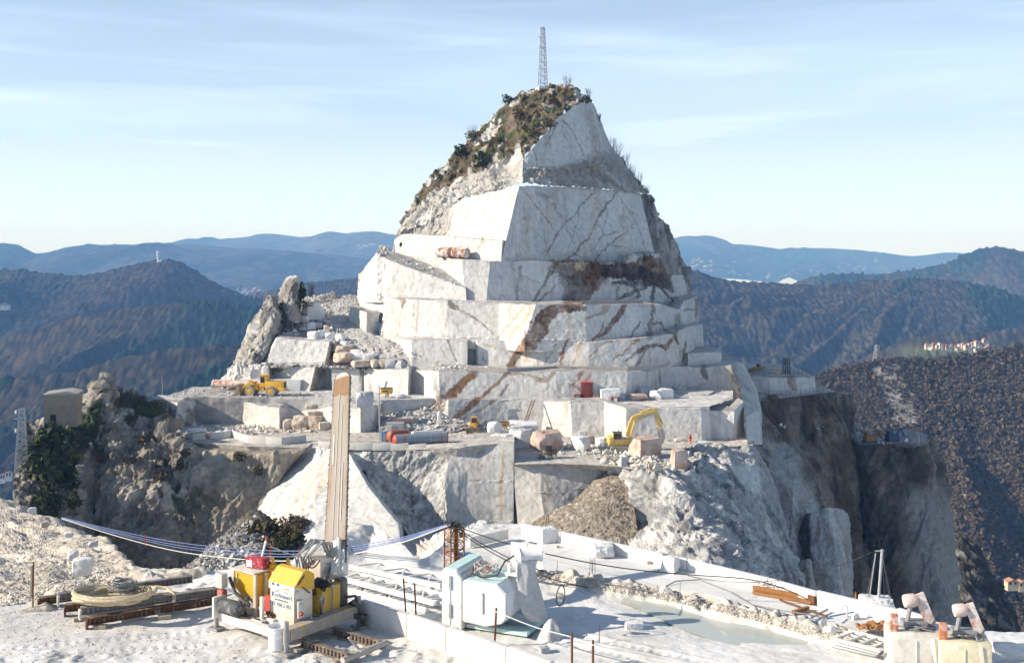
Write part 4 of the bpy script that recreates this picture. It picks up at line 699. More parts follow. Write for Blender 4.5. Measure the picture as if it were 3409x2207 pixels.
def ground_z(X, Y):
    X = np.asarray(X, float); Y = np.asarray(Y, float)
    q = np.stack([X, Y, 0*X], -1)
    z = ZB+fbm(q*0.35, 3, 101)*0.05
    # churned, trodden patches
    chur = sstep(0.05, 0.5, fbm(q*0.28+3, 3, 103)+0.55*sstep(21.2, 20.0, Y)*sstep(2, -1, X)-0.10+0.6*sstep(-5.6, -8, X)*sstep(23, 21, Y)-0.5*sstep(-1, 2, X))
    z = z+chur*(fbm(q*2.2, 4, 105)*0.055+np.clip(facets(q*3.0, 106), -0.4, 1)*0.035)
    z = z+fbm(q*4, 3, 107)*0.012+fbm(q*14, 2, 127)*0.005
    for rx, ry, ra in ((-7.4, 21.2, .35), (-6.9, 20.6, .35), (-5.2, 19.9, .1), (0.9, 21.0, -.5), (1.5, 21.2, -.5)):
        ca, sa = math.cos(ra), math.sin(ra); uu = (X-rx)*ca+(Y-ry)*sa; vv = -(X-rx)*sa+(Y-ry)*ca+0.12*np.sin(uu*.7); z = z-0.03*np.exp(-(vv/.11)**2)*sstep(3, 1.5, np.abs(uu))*(0.7+0.3*np.sign(np.sin(uu*34)))+0.02*np.exp(-((np.abs(vv)-.17)/.05)**2)*sstep(3, 1.5, np.abs(uu))
    pd = dist_poly(X, Y, np.vstack([PONDW, PONDW[:1]])); ins = inside(X, Y, PONDW)
    z = z-np.where(ins, 0.05+0.22*sstep(0, 0.6, pd), 0.05*np.exp(-(pd/0.5)**2))
    bd = dist_poly(X, Y, BERMW); bn = fbm(q*1.2, 4, 111)
    wv = 0.32+0.16*bn
    z = z+(0.24+0.08*bn)*np.exp(-(bd/np.clip(wv, .2, 1))**2)*(1+0.25*facets(q*2.5, 113)+0.25*facets(q*6, 114)+0.35*fbm(q*3, 3, 115))
    # the concrete pad beyond the berm lies a step higher
    far = (Y > np.interp(X, BERMW[:, 0], BERMW[:, 1])) & (X > BERMW[0, 0])
    z = np.where(far, np.maximum(z, ZB+0.16*sstep(0.0, 0.3, bd)), z)
    # rim rises a little, soft heap of dust at the far edge
    e = edge_y(X)-Y
    z = z+0.35*np.exp(-(e/1.1)**2)*sstep(-1.2, -3.2, X)*sstep(-6, -4.2, X)*(1+0.4*bn)
    return z
def ground_h(X, Y): return float(ground_z(np.array([X]), np.array([Y]))[0])
def bench():
    J = Joined()
    xs = np.arange(-12, 13, 0.045); nt = 330
    t = np.linspace(0, 1, nt)
    X = np.broadcast_to(xs[None, :], (nt, len(xs))).copy(); E = edge_y(xs)[None, :]+fbm(np.stack([xs*0.9, 0*xs, 0*xs], -1), 4, 8)[None, :]*np.where(xs < -1.2, 0.5, 0.02)[None, :]
    Yy = 15.5+(E-15.5)*t[:, None]
    Z = ground_z(X, Yy)
    q = np.stack([X, Yy, Z], -1)
    n = fbm(q*0.5, 4, 121); n2 = fbm(q*2.5, 4, 122)
    c = mixc(DUST+np.zeros(q.shape), DUSTW, sstep(-0.25, 0.35, n+0.5*sstep(-2, 2, X)+0.3*sstep(24.5, 26, Yy)))
    c = mixc(c, SAND, sstep(0.2, 0.7, n2+0.25*sstep(-1, -6, X))*0.28)
    c = mixc(c, np.array([0.54, 0.525, 0.50]), sstep(0.12, 0.55, fbm(q*0.8+9, 4, 125)-0.15*sstep(24, 26, Yy))*0.5)
    bd = dist_poly(X, Yy, BERMW); c = mixc(c, SAND*1.02, np.exp(-(bd/0.42)**2)*(0.75+0.3*n2).clip(0, 1))
    pd = dist_poly(X, Yy, np.vstack([PONDW, PONDW[:1]])); c = mixc(c, np.array([0.60, 0.61, 0.58]), np.exp(-(pd/0.25)**2)*0.5)
    far = (Yy > np.interp(X, BERMW[:, 0], BERMW[:, 1])+0.35) & (X > BERMW[0, 0])
    pad = mixc(DUSTW+np.zeros(q.shape), np.array([0.62, 0.62, 0.61]), sstep(0.0, 0.6, fbm(q*np.array([0.6, 1.4, 1])+4, 3, 123))*0.6)
    # saw joints of the pad
    u = X*0.743+Yy*-0.669; v = X*0.669+Yy*0.743
    jt = np.minimum(np.abs((v/1.9) % 1-0.5)*1.9, np.abs((u/2.6) % 1-0.5)*2.6)
    pad = mixc(pad, np.array([0.40, 0.39, 0.38]), (1-sstep(0.012, 0.04, jt))*0.5)
    c = np.where(far[..., None], pad, c)
    J.add(q, gfaces(*X.shape)[:, ::-1], c)
    # rock face falling from the rim
    d = np.linspace(0, 1, 30)[:, None]
    Ex = np.broadcast_to(X[-1][None], (30, len(xs))); Ey = Yy[-1][None]+d*0.8; Ez = Z[-1][None]-d*9
    qq = np.stack([Ex, Ey, Ez], -1); qq[..., 1] += fbm(qq*0.9, 4, 131)*0.3*np.clip(d*8, 0, 1)
    J.add(qq, gfaces(*Ex.shape)[:, ::-1], mixc(CREAM*0.95+np.zeros(qq.shape), WHITE, sstep(-0.2, 0.4, fbm(qq, 3, 132))))
    o = J.build('quarry_ground', M_GROUND, True); o['kind'] = 'structure'
    # rocky knob of the rim, left of the lattice tower
    return o
bench()
def ground_blocks():
    J = Joined()
    def cb(Q, U, V_, N): return mixc(np.array([0.53, 0.475, 0.40])*(1+0.3*fbm(Q*2.5, 3, 8)[..., None]), DUSTW*0.9, sstep(0.3, 0.7, fbm(Q*1.1, 4, 9))*0.5)
    # gravel bank at the left
    def db(Q, U, V_):
        return facets(Q*1.5, 141, .3)*0.05+facets(Q*3.6, 142, .3)*0.03+fbm(Q*0.35, 4, 143)*0.28+fbm(np.stack([Q[..., 0]*1.2+Q[..., 1], Q[..., 1]*0.35, Q[..., 2]], -1), 3, 144)*0.18
    top = [(-120, 1630, 66), (0, 1668, 60), (100, 1700, 56), (180, 1742, 51), (300, 1784, 46), (365, 1802, 43), (390, 1850, 40), (440, 1895, 36), (600, 1905, 33)]
    bk = [(x-5, y+90, Y+6) for x, y, Y in top]
    m1 = [(-120, 1850, 38), (0, 1858, 37.5), (110, 1870, 37), (210, 1882, 36), (310, 1895, 35), (380, 1900, 34.5), (430, 1905, 33.5), (520, 1912, 32), (640, 1920, 30)]
    m2 = [(-120, 1960, 29), (0, 1955, 29), (110, 1950, 29), (210, 1940, 29), (310, 1930, 29), (380, 1926, 29), (450, 1922, 29), (540, 1924, 28.5), (660, 1922, 27.6)]
    m3 = [(-120, 2034, 22.75), (0, 2026, 23), (100, 2012, 23.3), (200, 1998, 23.6), (330, 1966, 24.3), (400, 1952, 24.8), (460, 1936, 25.3), (560, 1930, 25.2), (680, 1925, 25.6)]
    m4 = [(x, y+50, Y-0.6) for x, y, Y in m3]
    net(J, [bk, top, m1, m2, m3, m4], 2.6, db, cb, smooth=True)
    def dk(Q, U, V_): return facets(Q*1.8, 151)*0.2+facets(Q*4.5, 152)*0.07+fbm(Q*0.8, 4, 153)*0.2
    # broken rim block left of the rust-coloured tower
    net(J, [[(1370, 1905, 31.5), (1400, 1850, 31.5), (1450, 1790, 31.6), (1520, 1770, 32.2), (1620, 1766, 33)], [(1384, 1912, 29.6), (1412, 1855, 29.7), (1450, 1800, 29.8), (1525, 1788, 30.0), (1620, 1790, 30.2)], [(1400, 1925, 26.9), (1425, 1888, 28.0), (1462, 1862, 28.4), (1530, 1880, 27.6), (1625, 1880, 27.8)], [(1400, 1960, 24.6), (1440, 1950, 24.8), (1480, 1950, 24.8), (1540, 1950, 24.8), (1625, 1950, 24.8)]], 2.6, dk, lambda Q, U, V_, N: mixc(cb(Q, U, V_, N), DUSTW, sstep(0.5, 0.8, N[..., 2])))
    net(J, [[(1440, 1792, 31.6), (1480, 1762, 32.4), (1560, 1750, 33), (1740, 1744, 33)], [(1445, 1800, 29.8), (1500, 1795, 29.9), (1600, 1792, 29.9), (1740, 1795, 28.6)], [(1445, 1860, 29.4), (1500, 1880, 28.6), (1600, 1880, 27.6), (1740, 1880, 26.6)]], 3.5, lambda Q, U, V_: fbm(Q*2, 3, 5)*0.05, lambda Q, U, V_, N: DUSTW*0.98+np.zeros(Q.shape))
    o = J.build('gravel_bank', M_GROUND); o['kind'] = 'structure'
ground_blocks()
def pond():
    pts = PONDW.copy(); c = pts.mean(0); v = [(c[0], c[1], ZB-0.055)]+[(c[0]+(p[0]-c[0])*1.12, c[1]+(p[1]-c[1])*1.3, ZB-0.055) for p in pts]
    n = len(pts); me = bpy.data.meshes.new('water'); me.from_pydata(v, [], [(0, 1+i, 1+(i+1) % n) for i in range(n)])
    m, nt, b = nodes('milky_water'); b.inputs['Base Color'].default_value = (0.50, 0.54, 0.50, 1); b.inputs['Roughness'].default_value = 0.06; b.inputs['IOR'].default_value = 1.33
    tc = nt.nodes.new('ShaderNodeTexCoord'); nz = nt.nodes.new('ShaderNodeTexNoise'); nz.inputs['Scale'].default_value = 0.9; nt.links.new(tc.outputs['Object'], nz.inputs['Vector'])
    rp = nt.nodes.new('ShaderNodeMix'); rp.data_type = 'RGBA'; rp.inputs[6].default_value = (0.42, 0.45, 0.41, 1); rp.inputs[7].default_value = (0.54, 0.57, 0.53, 1); nt.links.new(nz.outputs[0], rp.inputs[0]); nt.links.new(rp.outputs[2], b.inputs['Base Color'])
    n2 = nt.nodes.new('ShaderNodeTexNoise'); n2.inputs['Scale'].default_value = 9; nt.links.new(tc.outputs['Object'], n2.inputs['Vector'])
    bp = nt.nodes.new('ShaderNodeBump'); bp.inputs['Strength'].default_value = 0.05; bp.inputs['Distance'].default_value = 0.01; nt.links.new(n2.outputs[0], bp.inputs['Height']); nt.links.new(bp.outputs[0], b.inputs['Normal'])
    o = link('water', me, m); o['kind'] = 'structure'
pond()
# ------------------------------------------------------------------ shape helpers for the objects
class B:
    "collects simple shapes into one mesh"
    def __init__(s): s.bm = bmesh.new()
    def box(s, c, d, rot=None, bev=0.0, taper=1.0):
        m = bmesh.ops.create_cube(s.bm, size=1.0)['verts']
        M = Matrix.Translation(Vector(c)) @ (rot.to_4x4() if rot is not None else Matrix.Identity(4)) @ Matrix.Diagonal((*d, 1))
        if taper != 1.0:
            for v in m:
                if v.co.z > 0: v.co.x *= taper; v.co.y *= taper
        bmesh.ops.transform(s.bm, matrix=M, verts=m)
        if bev > 0:
            ed = list({e for v in m for e in v.link_edges}); bmesh.ops.bevel(s.bm, geom=ed, offset=bev, segments=2, affect='EDGES', profile=0.6)
        return s
    def bar(s, a, b, w, h=None, up=(0, 0, 1)):
        a, b = Vector(a), Vector(b); d = b-a; L = d.length
        if L < 1e-6: return s
        z = d/L; u = Vector(up)
        if abs(z.dot(u)) > 0.98: u = Vector((0, 1, 0))
        x = u.cross(z).normalized(); y = z.cross(x)
        R = Matrix((x, y, z)).transposed()
        return s.box((a+b)/2, (w, h or w, L), R)
    def tube(s, pts, r, n=8, r2=None, cap=True):
        pts = [Vector(p) for p in pts]; rings = []; prev = None
        for i, p in enumerate(pts):
            t = (pts[min(i+1, len(pts)-1)]-pts[max(i-1, 0)]).normalized()
            if prev is None:
                u = t.orthogonal().normalized()
            else:
                u = (prev-t*prev.dot(t)); u = u.normalized() if u.length > 1e-6 else t.orthogonal().normalized()
            prev = u; w = t.cross(u); rr = r if r2 is None else r+(r2-r)*i/(len(pts)-1)
            rings.append([s.bm.verts.new(p+(u*math.cos(a)+w*math.sin(a))*rr) for a in [k*2*math.pi/n for k in range(n)]])
        for A, C in zip(rings[:-1], rings[1:]):
            for k in range(n): s.bm.faces.new((A[k], A[(k+1) % n], C[(k+1) % n], C[k]))
        if cap: s.bm.faces.new(rings[0][::-1]); s.bm.faces.new(rings[-1])
        return s
    def lathe(s, prof, origin=(0, 0, 0), axis=(0, 0, 1), n=20):
        "profile of (radius, height) spun round the axis"
        z = Vector(axis).normalized(); x = z.orthogonal().normalized(); y = z.cross(x); o = Vector(origin); R = []
        for r, h in prof: R.append([s.bm.verts.new(o+z*h+(x*math.cos(k*2*math.pi/n)+y*math.sin(k*2*math.pi/n))*max(r, 1e-4)) for k in range(n)])
        for A, C in zip(R[:-1], R[1:]):
            for k in range(n): s.bm.faces.new((A[k], A[(k+1) % n], C[(k+1) % n], C[k]))
        s.bm.faces.new(R[0][::-1]); s.bm.faces.new(R[-1]); return s
    def prism(s, poly, ext, o=(0, 0, 0), x=(1, 0, 0), y=(0, 0, 1), bev=0.0):
        "2-D outline in the plane of x and y, pushed along ext"
        x, y, e, o = Vector(x), Vector(y), Vector(ext), Vector(o)
        a = [s.bm.verts.new(o+x*p[0]+y*p[1]) for p in poly]; b = [s.bm.verts.new(v.co+e) for v in a]
        s.bm.faces.new(a); s.bm.faces.new(b[::-1]); n = len(a)
        for k in range(n): s.bm.faces.new((a[k], b[k], b[(k+1) % n], a[(k+1) % n]))
        if bev > 0: bmesh.ops.bevel(s.bm, geom=list({e for v in a+b for e in v.link_edges}), offset=bev, segments=2, affect='EDGES')
        return s
    def poly(s, pts, faces):
        v = [s.bm.verts.new(p) for p in pts]
        for f in faces: s.bm.faces.new([v[i] for i in f])
        return s
    def build(s, name, mat, parent=None, smooth=True, loc=None, rotz=None):
        bmesh.ops.recalc_face_normals(s.bm, faces=s.bm.faces)
        me = bpy.data.meshes.new(name); s.bm.to_mesh(me); s.bm.free()
        if smooth:
            me.polygons.foreach_set('use_smooth', [True]*len(me.polygons)); me.set_sharp_from_angle(angle=math.radians(38))
        o = link(name, me, mat, parent)
        if loc is not None: o.location = loc
        if rotz is not None: o.rotation_euler = (0, 0, rotz)
        return o
def thing(name, label, cat, loc=(0, 0, 0), rotz=0, group=None):
    o = bpy.data.objects.new(name, None); COL.objects.link(o); o.location = loc; o.rotation_euler = (0, 0, rotz); o.empty_display_size = 0.2
    return tag(o, label, cat, group)
def dup(o, loc=None, rotz=None, label=None, group=None, scale=None):
    c = o.copy(); COL.objects.link(c)
    if loc is not None: c.location = loc
    if rotz is not None: c.rotation_euler = (c.rotation_euler[0], c.rotation_euler[1], rotz)
    if scale is not None: c.scale = scale if isinstance(scale, tuple) else (scale,)*3
    if label: c['label'] = label
    if group: c['group'] = group
    for ch in list(o.children):
        k = ch.copy(); COL.objects.link(k); k.parent = c
        for g in ch.children: d = g.copy(); COL.objects.link(d); d.parent = k
    return c
def text_mesh(name, s, size, mat, parent, loc, xdir, ydir, ext=0.003):
    cu = bpy.data.curves.new(name, 'FONT'); cu.body = s; cu.size = size; cu.extrude = ext; cu.align_x = 'CENTER'; cu.align_y = 'CENTER'
    t = bpy.data.objects.new('tmp', cu); COL.objects.link(t); bpy.context.view_layer.update()
    me = bpy.data.meshes.new_from_object(t.evaluated_get(bpy.context.evaluated_depsgraph_get())); bpy.data.objects.remove(t)
    x, y = Vector(xdir).normalized(), Vector(ydir).normalized(); z = x.cross(y)
    M = Matrix((x, y, z)).transposed().to_4x4(); M.translation = Vector(loc); me.transform(M); me.name = name
    return link(name, me, mat, parent)
def bez(a, b, sag, n=16, side=(0, 0, 0)):
    a, b, s = Vector(a), Vector(b), Vector(side)
    return [a.lerp(b, t)+Vector((0, 0, -sag*4*t*(1-t)))+s*(4*t*(1-t)) for t in [k/n for k in range(n+1)]]
# materials
YEL = paint_mat('yellow_paint', (0.72, 0.40, 0.02), 0.45, 0, (0.55, 0.42, 0.22), 7, 0.7, noise=0.14)
YELD = paint_mat('dusty_yellow_paint', (0.62, 0.37, 0.05), 0.6, 0, (0.5, 0.4, 0.25), 5, 0.8)
CREAMP = paint_mat('cream_paint', (0.70, 0.665, 0.59), 0.6, 0, (0.42, 0.36, 0.28), 6, 0.7)
WHITEP = paint_mat('white_paint', (0.80, 0.80, 0.79), 0.5, 0, (0.62, 0.60, 0.56), 5, 0.6, noise=0.06)
WHITED = paint_mat('dusty_white_steel', (0.74, 0.73, 0.70), 0.8, 0, (0.5, 0.47, 0.42), 6, 0.6)
MINT = paint_mat('mint_paint_under_dust', (0.55, 0.74, 0.69), 0.5, 0, (0.76, 0.79, 0.77), 3, 0.85, noise=0.06)
RUSTM = paint_mat('rusty_steel', (0.17, 0.075, 0.035), 0.85, 0.1, (0.08, 0.045, 0.03), 8, 0.7, 0.3)
RUSTL = paint_mat('orange_rust', (0.36, 0.17, 0.06), 0.85, 0.1, (0.17, 0.08, 0.04), 7, 0.7, 0.3)
STEEL = paint_mat('grey_steel', (0.33, 0.32, 0.31), 0.55, 0.3, (0.42, 0.40, 0.37), 9, 0.6)
GALV = paint_mat('galvanised_steel', (0.42, 0.43, 0.44), 0.5, 0.3, (0.33, 0.32, 0.31), 5, 0.5)
DSTEEL = paint_mat('dark_oily_steel', (0.07, 0.065, 0.06), 0.6, 0.2, (0.25, 0.23, 0.2), 6, 0.7)
BLACK = paint_mat('black_rubber', (0.025, 0.025, 0.026), 0.6, 0, (0.12, 0.115, 0.11), 8, 0.5)
HOSE = paint_mat('grey_hose', (0.24, 0.24, 0.24), 0.6, 0, (0.4, 0.39, 0.37), 12, 0.6)
BEIGEH = paint_mat('beige_hose', (0.58, 0.47, 0.29), 0.6, 0, (0.66, 0.58, 0.44), 4, 0.7)
REDM = paint_mat('red_fabric', (0.34, 0.02, 0.03), 0.8, 0, (0.55, 0.16, 0.18), 14, 0.9, lo=0.5, hi=0.56)
REDP = paint_mat('red_paint', (0.55, 0.06, 0.03), 0.5, 0, (0.3, 0.09, 0.05), 5, 0.6)
BLUEP = paint_mat('blue_paint', (0.04, 0.20, 0.42), 0.5, 0, (0.2, 0.3, 0.38), 5, 0.5)
BLUEC = paint_mat('blue_cable', (0.15, 0.2, 0.40), 0.5, 0, (0.38, 0.4, 0.48), 5, 0.5)
LBLUE = paint_mat('pale_blue_paint', (0.28, 0.55, 0.62), 0.5, 0, (0.4, 0.55, 0.58), 5, 0.5)
GREYCLOTH = paint_mat('grey_canvas', (0.52, 0.51, 0.49), 0.9, 0, (0.68, 0.66, 0.62), 4, 0.6)
PLASTW = paint_mat('white_plastic', (0.86, 0.86, 0.85), 0.4, 0, (0.8, 0.79, 0.76), 4, 0.4, noise=0.05)
WOODM = paint_mat('grey_timber', (0.36, 0.30, 0.23), 0.9, 0, (0.5, 0.45, 0.38), 6, 0.6, 0.3)
MARB = paint_mat('white_marble_block', (0.72, 0.715, 0.70), 0.8, 0, (0.55, 0.54, 0.53), 1.6, 0.6, 0.3, noise=0.07)
MARBT = paint_mat('tan_marble_block', (0.62, 0.53, 0.43), 0.85, 0, (0.34, 0.22, 0.14), 0.9, 0.75, 0.4, lo=0.45, hi=0.62)
MARBG = paint_mat('grey_marble_block', (0.46, 0.46, 0.47), 0.85, 0, (0.6, 0.59, 0.58), 1.2, 0.7, 0.4)
CONC = paint_mat('concrete', (0.62, 0.59, 0.54), 0.9, 0, (0.45, 0.42, 0.38), 3, 0.5, 0.2)
GLASS = paint_mat('cab_glass', (0.03, 0.045, 0.05), 0.08, 0, (0.1, 0.12, 0.12), 3, 0.4)
INK = paint_mat('blue_lettering', (0.08, 0.2, 0.36), 0.6, 0, (0.3, 0.38, 0.46), 30, 0.5)
INKG = paint_mat('grey_lettering', (0.16, 0.2, 0.25), 0.6, 0, (0.3, 0.34, 0.38), 30, 0.6)
BAR = None
def blade_mat():
    m, nt, b = nodes('saw_bar_steel'); N, L = nt.nodes, nt.links
    tc = N.new('ShaderNodeTexCoord'); sp = N.new('ShaderNodeSeparateXYZ'); L.new(tc.outputs['Object'], sp.inputs[0])
    mp = N.new('ShaderNodeMapping'); mp.inputs['Scale'].default_value = (6, 6, 0.7); L.new(tc.outputs['Object'], mp.inputs[0])
    n1 = N.new('ShaderNodeTexNoise'); n1.inputs['Scale'].default_value = 1.0; n1.inputs['Detail'].default_value = 8; n1.inputs['Roughness'].default_value = 0.7; L.new(mp.outputs[0], n1.inputs['Vector'])
    n2 = N.new('ShaderNodeTexNoise'); n2.inputs['Scale'].default_value = 14; n2.inputs['Detail'].default_value = 6; L.new(tc.outputs['Object'], n2.inputs['Vector'])
    def mth(op, a, v):
        n = N.new('ShaderNodeMath'); n.operation = op; n.use_clamp = False
        for i, q in enumerate((a, v)):
            if isinstance(q, (int, float)): n.inputs[i].default_value = q
            else: L.new(q, n.inputs[i])
        return n.outputs[0]
    # rust runs along both edges and over the nose
    ed = mth('ABSOLUTE', sp.outputs[0], 0); hi = mth('GREATER_THAN', mth('ADD', sp.outputs[2], mth('MULTIPLY', n1.outputs[0], 0.5)), 3.85+0.25)
    val = mth('ADD', mth('ADD', mth('MULTIPLY', ed, 2.1), mth('MULTIPLY', n1.outputs[0], 1.7)), mth('MULTIPLY', hi, 0.8))
    mr = N.new('ShaderNodeMapRange'); mr.inputs[1].default_value = 1.15; mr.inputs[2].default_value = 1.5; L.new(val, mr.inputs[0])
    r1 = N.new('ShaderNodeMix'); r1.data_type = 'RGBA'; r1.inputs[6].default_value = (0.31, 0.20, 0.11, 1); r1.inputs[7].default_value = (0.20, 0.085, 0.03, 1); L.new(n2.outputs[0], r1.inputs[0])
    r2 = N.new('ShaderNodeMix'); r2.data_type = 'RGBA'; r2.inputs[6].default_value = (0.33, 0.285, 0.24, 1); L.new(mr.outputs[0], r2.inputs[0]); L.new(r1.outputs[2], r2.inputs[7])
    # dust on the tip and the foot
    tip = N.new('ShaderNodeMapRange'); tip.inputs[1].default_value = 0.62; tip.inputs[2].default_value = 0.35; L.new(mth('ADD', sp.outputs[2], mth('MULTIPLY', n2.outputs[0], 0.35)), tip.inputs[0])
    t2 = N.new('ShaderNodeMapRange'); t2.inputs[1].default_value = 4.42; t2.inputs[2].default_value = 4.52; L.new(mth('ADD', sp.outputs[2], mth('MULTIPLY', n1.outputs[0], 0.25)), t2.inputs[0])
    r3 = N.new('ShaderNodeMix'); r3.data_type = 'RGBA'; r3.inputs[7].default_value = (0.72, 0.69, 0.64, 1); L.new(r2.outputs[2], r3.inputs[6]); L.new(mth('MAXIMUM', tip.outputs[0], t2.outputs[0]), r3.inputs[0])
    L.new(r3.outputs[2], b.inputs['Base Color']); b.inputs['Roughness'].default_value = 0.7; b.inputs['Metallic'].default_value = 0.1
    return m
BAR = blade_mat()
# ------------------------------------------------------------------ stones
def rock_mesh(size, seed, boxy=.5, sub=3, rough=.12):
    bm = bmesh.new()
    bmesh.ops.create_cube(bm, size=2.0); bmesh.ops.subdivide_edges(bm, edges=bm.edges[:], cuts=2**sub-1, use_grid_fill=True)
    co = np.array([v.co[:] for v in bm.verts]); sph = co/np.linalg.norm(co, axis=1, keepdims=True)
    p = sph*(1-boxy)*1.15+co*boxy
    # a few plane cuts give broken faces
    rs = np.random.RandomState(seed)
    for k in range(5):
        n = rs.normal(size=3); n /= np.linalg.norm(n); d = rs.uniform(.75, 1.05)*(1+.35*boxy); h = p@n-d; m = h > 0; p[m] -= np.outer(h[m], n)
    p = p*(1+fbm(p*1.3+seed, 3, seed)[:, None]*rough)+facets(p*2.2+seed, seed)[:, None]*sph*rough*.35
    p = p*np.array(size)/2; p[:, 2] += size[2]/2*.92
    for v, c in zip(bm.verts, p): v.co = c
    me = bpy.data.meshes.new('stone'); bm.to_mesh(me); bm.free(); return me
def rock_obj(name, mat, size, seed, boxy=.5, sub=3, rough=.12):
    return link(name, rock_mesh(size, seed, boxy, sub, rough), mat)
# ------------------------------------------------------------------ the yellow chain saw machine
def rail(b, a, c, w=0.10, h=0.14, t=0.014, teeth=True):
    "an H-section girder with a row of slots along its web"
    a, c = Vector(a), Vector(c); d = (c-a).normalized(); s = Vector((0, 0, 1)).cross(d).normalized(); up = Vector((0, 0, 1))
    b.bar(a+up*(h-t/2), c+up*(h-t/2), w, t, up=up) if False else None
    for z in (t/2, h-t/2):
        b.bar(a+up*z, c+up*z, t, w, up=s)
    b.bar(a+up*(h/2), c+up*(h/2), h-2*t-0.002, t, up=s)
    if teeth:
        L = (c-a).length; n = int(L/0.09)
        for k in range(n):
            p = a+d*((k+0.5)*L/n)
            for q in (-1, 1): b.bar(p+up*(t+0.002)+s*q*w*0.32, p+up*(h-t-0.002)+s*q*w*0.32, 0.03, 0.012, up=s)
def saw_machine():
    O = Vector((-5.77, 21.69, ZB)); O.z = ZB-0.01
    r = thing('stone_chain_saw', 'yellow and cream quarry chain saw on rails with its long rusty bar raised upright', 'saw machine', O, math.atan2(-0.6, 0.8))
    # chassis
    b = B(); b.bar((0.0, 0.0, .27), (1.5, 0.0, .27), .12, .16); b.bar((0.0, 1.35, .27), (2.0, 1.35, .27), .12, .16); b.bar((0.02, 0.065, .27), (0.02, 1.285, .27), .12, .14); b.box((.62, .62, .24), (1.1, 1.0, .05)); b.box((1.45, .78, .24), (.78, 1.0, .05)); b.build('chassis', CREAMP, r)
    b = B(); b.bar((2.04, -0.05, .34), (2.04, 1.62, .34), .2, .22); b.box((2.04, -0.06, .34), (.22, .03, .24)); b.box((2.04, 1.63, .34), (.22, .03, .24)); b.build('cross_beam', paint_mat('dusty_paint_worn_to_yellow', (0.40, 0.345, 0.28), .7, 0, (0.60, 0.38, 0.06), 2.4, .9, lo=.57, hi=.62), r)
    for (u, v, hh) in ((-.03, -.06, .56), (2.12, -.16, .62), (2.12, 1.72, .62)):
        b = B(); b.tube([(u, v, 0.03), (u, v, hh)], .045, 12); b.box((u, v, .03), (.26, .2, .05)); b.tube([(u, v, .2), (u, v, hh-.16)], .06, 12); b.build('jack_leg', STEEL, r)
    # hopper
    b = B(); x0, x1, y0, y1 = 0.0, .65, .35, .76
    b.poly([(x0, y0, 1.1), (x1, y0, 1.1), (x1, y1, 1.1), (x0, y1, 1.1), (x0, y0, .78), (x1, y0, .78), (x1, y1, .78), (x0, y1, .78), (x0+.28, y0+.12, .42), (x1-.1, y0+.12, .42), (x1-.1, y1-.1, .42), (x0+.28, y1-.1, .42)], [(0, 1, 2, 3), (0, 4, 5, 1), (1, 5, 6, 2), (2, 6, 7, 3), (3, 7, 4, 0), (4, 8, 9, 5), (5, 9, 10, 6), (6, 10, 11, 7), (7, 11, 8, 4), (8, 11, 10, 9)]); ho = b.build('hopper', YEL, r)
    b = B(); b.box((.3, .55, 1.125), (.7, .5, .03)); b.box((.1, .34, .95), (.02, .03, .2)); b.build('hopper_lid', CREAMP, ho)
    b = B(); b.bar((.70, .30, .26), (.70, .30, 1.12), .075, .05); b.bar((.70, .56, .26), (.70, .56, 1.1), .06, .05); b.build('mast_channel', paint_mat('worn_cream_channel', (0.55, .47, .36), .6, 0, (.3, .27, .24), 5, .7), r)
    b = B(); b.tube([(.02, .22, .98), (.22, .2, .72), (.58, .26, .52)], .035, 8); b.build('strut_tube', DSTEEL, r)
    # switch box on a post
    b = B(); b.box((-.08, .1, .93), (.2, .15, .28), bev=.012); sb = b.build('switch_box', paint_mat('grey_box', (.58, .55, .48), .6), r)
    b = B(); b.box((-.195, .1, .94), (.03, .13, .25), bev=.01); b.build('cover', LBLUE, sb)
    b = B(); b.box((-.06, .1, .69), (.17, .13, .12), bev=.02); b.build('red_socket', paint_mat('faded_red', (.5, .12, .1), .6, 0, (.62, .5, .45), 9, .8), sb)
    b = B(); b.bar((-.06, .1, .34), (-.06, .1, .64), .075, .075); b.build('post', CREAMP, sb)
    # tarpaulin-wrapped motor
    b = B(); b.lathe([(0, 0), (.10, .004), (.145, .05), (.15, .3), (.15, .5), (.12, .56), (0, .565)], (.08, -.02, .5), (1, 0, .02), 14); mo_ = b.build('wrapped_motor', paint_mat('dusty_black_tarpaulin', (.075, .08, .085), .7, 0, (.36, .36, .36), 7, .8, .8), r)
    b = B(); b.box((.0, -.02, .46), (.06, .3, .42), bev=.01); b.build('motor_guard', CREAMP, r)
    b = B(); b.lathe([(0, 0), (.12, .0), (.12, .3), (.1, .34), (.05, .36), (0, .36)], (.42, .52, .42), (.0, .0, 1), 16); b.tube([(.3, .3, .45), (.36, .4, .62), (.5, .42, .7)], .02); b.tube([(.25, .45, .4), (.2, .3, .55), (.34, .22, .5)], .015); b.box((.3, .4, .36), (.4, .3, .12)); b.build('pump', paint_mat('dusty_pump', (.42, .42, .41), .6, 0, (.62, .58, .5), 9, .7), r)
    # valves
    for k, (u, v) in enumerate(((.66, .78), (.86, 1.0))):
        b = B(); b.lathe([(0, 0), (.10, 0), (.11, .05), (.07, .07), (.07, .12), (.03, .14), (.03, .2), (.045, .21), (.03, .25), (0, .25)], (u, v, 1.1-.03*k), (0, 0, 1), 14); b.build('valve', YEL, r)
    b = B(); b.tube([(.6, .9, 1.06), (.8, .95, 1.1), (1.0, 1.15, 1.06), (1.2, 1.35, 1.0)], .045, 10); b.tube([(.7, .85, .5), (.74, .88, 1.08)], .05, 10); b.tube([(.95, 1.05, .5), (.95, 1.05, 1.0)], .05, 10); b.build('pipework', STEEL, r)
